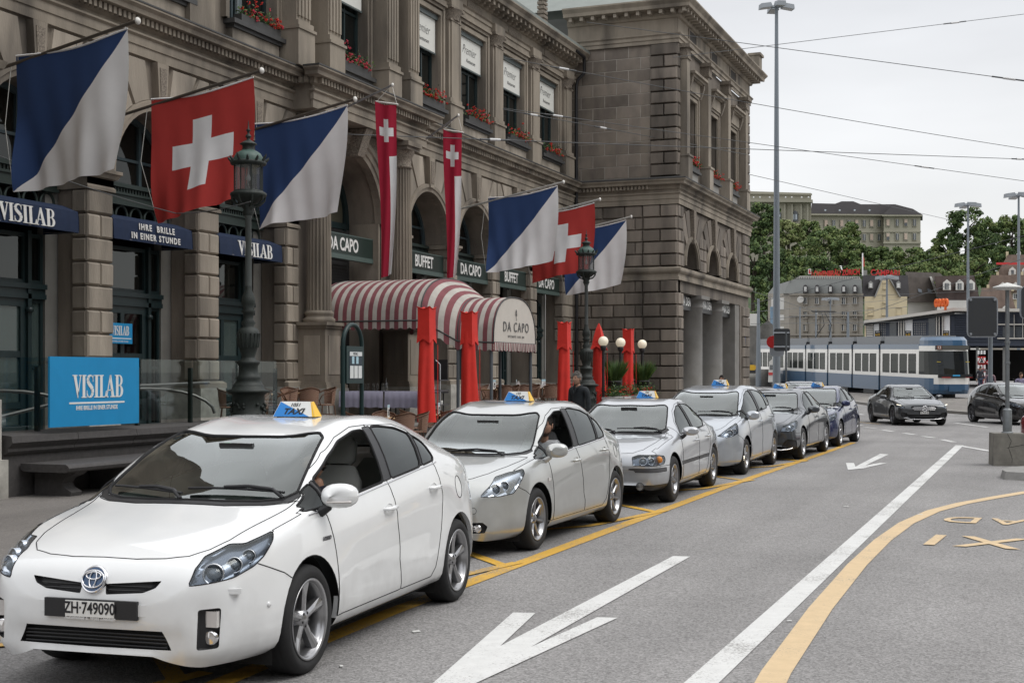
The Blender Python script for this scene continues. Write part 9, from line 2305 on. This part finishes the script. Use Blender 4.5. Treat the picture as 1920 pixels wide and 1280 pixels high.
def person(x,y,z,yaw,H_,label,shirt,trousers,hairm,group=None,parts=True,lean=0,shoes=None,step=.0,beard=None,arms=(0,0)):
 p = empty('person',(x,y,z),label,'person',group); k = H_/1.75; R_ = Matrix.Rotation(yaw,3,'Z'); O = Vector((x,y,z))
 T = lambda a,b_,c_: tuple(O+R_ @ Vector((a*k,b_*k,c_*k)))
 # local: -y is the facing direction
 J = [T(0,.01,.95),T(0,.02,1.12),T(0,.015,1.30),T(0,.01,1.42),T(-.19,.02,1.43),T(.19,.02,1.43)]
 E = [(0,1),(1,2),(2,3),(3,4),(3,5)]; R_r = [(.165,.115),(.155,.105),(.175,.115),(.135,.095),(.062,.062),(.062,.062)]
 el = []
 for s,sw in ((-1,arms[0]),(1,arms[1])):
  i = len(J); J += [T(s*.235,.04-sw*.1,1.16),T(s*.245,.0-sw*.32,.93)]; E += [(4 if s < 0 else 5,i),(i,i+1)]; R_r += [(.050,.050),(.037,.037)]; el.append((Vector(J[i]),Vector(J[i+1])))
 skin_figure('jacket',J,E,[(a*k,b_*k) for a,b_ in R_r],shirt,p,2,root=0)
 J = [T(0,.01,.97),T(-.09,.0,.90),T(.09,.0,.90),T(-.10,-.02-step*.3,.50),T(.10,-.02+step*.3,.50),T(-.10,.02-step*.8,.09),T(.10,.02+step*.8,.09)]; E = [(0,1),(0,2),(1,3),(2,4),(3,5),(4,6)]
 skin_figure('trousers',J,E,[(.14*k,.11*k),(.10*k,.10*k),(.10*k,.10*k),(.062*k,.062*k),(.062*k,.062*k),(.048*k,.048*k),(.048*k,.048*k)],trousers,p,2,root=0)
 J = [T(0,.01,1.42),T(0,-.005,1.54)]; skin_figure('neck',J,[(0,1)],[.058*k,.052*k],SKIN,p,1)
 hc = T(0,-.03-lean*.3,1.625); head(p,None,hairm,hc,yaw,k*.98,beard)
 for (e_,h_),sd in zip(el,(-1,1)): hand(p,h_,h_-e_,side=sd,s=k)
 for s,st in ((-1,-step),(1,step)):
  b = MB(); c = Vector(T(s*.10,.02+st*.8,0)); q = [(-.045,-.17),(-.02,-.20),(.02,-.20),(.045,-.17),(.045,.06),(.02,.08),(-.02,.08),(-.045,.06)]
  b.prism(q,lambda t: c+R_ @ Vector((t[0],t[1],0)),lambda t: c+R_ @ Vector((t[0]*.8,t[1]*.8+.02,.085))); b.build('shoe',BLK,p)
 return p
def add_people():
 GH = mat('grey_hair',(.15,.14,.13),.7,noise=.4,nscale=60); DH = mat('dark_hair',(.02,.015,.012),.6); BJ = mat('dark_jacket',(.018,.022,.026),.85,noise=.3,nscale=12,bump=.6,bscale=14); JN = mat('jeans',(.04,.055,.09),.85)
 # man on the pavement behind the second taxi, looking down
 m = at_d(1084,702,24.3)
 p = person(m.x,m.y,.105,-.62+.2,1.69,'grey haired man in a dark jacket looking down, standing behind the second taxi',BJ,mat('trousers_black',(.02,.02,.022),.85),GH)
 b = MB(); R_ = Matrix.Rotation(-.42,3,'Z');
 for s in (-1,1): b.tube([Vector((m.x,m.y,.105))+R_ @ Vector(v) for v in ((0,-.115,1.30),(s*.045,-.10,1.40),(s*.075,-.02,1.44),(s*.05,.06,1.46))],[.012,.018,.018,.014],6)
 b.build('collar',BJ,p)
 # driver seen through the window of the second taxi
 d = empty('person',(-5.24,14.0,.3),'bearded driver in a pale shirt at the open window of the second taxi','person'); x,y,z = -5.22,14.05,.56
 SH = mat('pale_shirt',(.55,.56,.58),.8,noise=.2,nscale=40)
 skin_figure('shirt',[(x,y,z),(x,y+.04,z+.22),(x,y+.03,z+.42),(x-.17,y+.02,z+.43),(x+.17,y+.02,z+.43),(x-.20,y-.12,z+.24),(x+.20,y-.14,z+.24),(x-.16,y-.36,z+.28),(x+.14,y-.36,z+.30)],[(0,1),(1,2),(2,3),(2,4),(3,5),(4,6),(5,7),(6,8)],[(.16,.12),(.15,.11),(.14,.10),(.06,.06),(.06,.06),(.05,.05),(.05,.05),(.035,.035),(.035,.035)],SH,d,2)
 skin_figure('trousers',[(x,y,z-.02),(x-.09,y-.30,z),(x+.09,y-.30,z),(x-.09,y-.45,z-.05),(x+.09,y-.45,z-.05)],[(0,1),(0,2),(1,3),(2,4)],[.13,.09,.09,.06,.06],JN,d,2)
 skin_figure('neck',[(x+.02,y+.02,z+.42),(x+.05,y-.01,z+.54)],[(0,1)],[.055,.05],SKIN,d,1)
 head(d,None,DH,(x+.07,y-.05,z+.625),.10,.98,mat('stubble',(.10,.06,.045),.8))
 for s in (-1,1): hand(d,(x+s*.14,y-.40,z+.30),(0,-.8,.4),side=s,bend=1.0)
 # driver's sleeve in the first taxi
 x,y,z = -4.35,8.05,.56; d = empty('person',(x,y,.4),'driver in a navy jacket leaning back inside the first taxi','person')
 skin_figure('jacket',[(x-.22,y,z),(x-.24,y+.02,z+.20),(x-.25,y,z+.38),(x-.42,y,z+.38),(x-.08,y-.02,z+.38),(x-.44,y-.12,z+.18),(x-.04,y-.16,z+.16),(x-.36,y-.34,z+.19),(x-.12,y-.36,z+.19)],[(0,1),(1,2),(2,3),(2,4),(3,5),(4,6),(5,7),(6,8)],[(.15,.11),(.15,.11),(.13,.09),(.06,.06),(.06,.06),(.05,.05),(.05,.05),(.035,.035),(.035,.035)],mat('navy_jacket',(.012,.014,.03),.85),d,2)
 skin_figure('trousers',[(x-.22,y,z-.02),(x-.31,y-.30,z),(x-.13,y-.30,z),(x-.31,y-.45,z-.05),(x-.13,y-.45,z-.05)],[(0,1),(0,2),(1,3),(2,4)],[.13,.09,.09,.06,.06],JN,d,2)
 skin_figure('neck',[(x-.25,y,z+.38),(x-.25,y-.02,z+.50)],[(0,1)],[.055,.05],SKIN,d,1); head(d,None,DH,(x-.25,y-.05,z+.60),-.1,.95)
 for s in (-1,1): hand(d,(x-.24+s*.12,y-.38,z+.20),(0,-.9,.1),side=s,bend=1.0)
 # others far off
 q = at_d(1354,702,44); person(q.x,q.y,.1,-.3,1.62,'dark haired person with sunglasses behind the roof sign of the fourth taxi',BJ,JN,DH)
 q = at_d(1857,702,70); g = gz(q.x,q.y); person(q.x,q.y,g+.12,PI-.2,1.74,'walker with a dark backpack and pale jeans right of the tram',mat('pink_grey_top',(.25,.16,.18),.8),mat('pale_jeans',(.28,.38,.46),.85),DH,step=.22,arms=(.3,-.2))
 b = MB(); c = Vector((q.x,q.y-.24,g+.12+1.22)); b.lathe([(0,-.26),(.13,-.24),(.16,-.1),(.15,.12),(.10,.22),(0,.24)],c=c,n=12,M=Matrix.Diagonal((1,.6,1))); tag(b.build('backpack',mat('navy_bag',(.015,.02,.05),.8)),'dark blue backpack on the walker right of the tram','backpack')
 q = at_d(1914,702,60); g = gz(q.x,q.y); person(q.x,q.y,g+.1,.4,1.72,'walker in a checked lilac shirt at the right edge of the photo',mat('checked_shirt',(.22,.20,.30),.8,noise=.5,nscale=18),JN,mat('brown_hair',(.07,.04,.02),.6),step=.2)
 for i,(px,Z,col,lb) in enumerate(((1838,88,(.03,.03,.04),'small dark figure left of the barriers'),(1846,93,(.10,.09,.10),'small figure between the barriers and the mast'))): q = at_d(px,702,Z); g = gz(q.x,q.y); person(q.x,q.y,g+.1,.5,1.7,lb,mat('far_coat_%d' % i,col,.8),JN,DH,step=.15)
add_people()
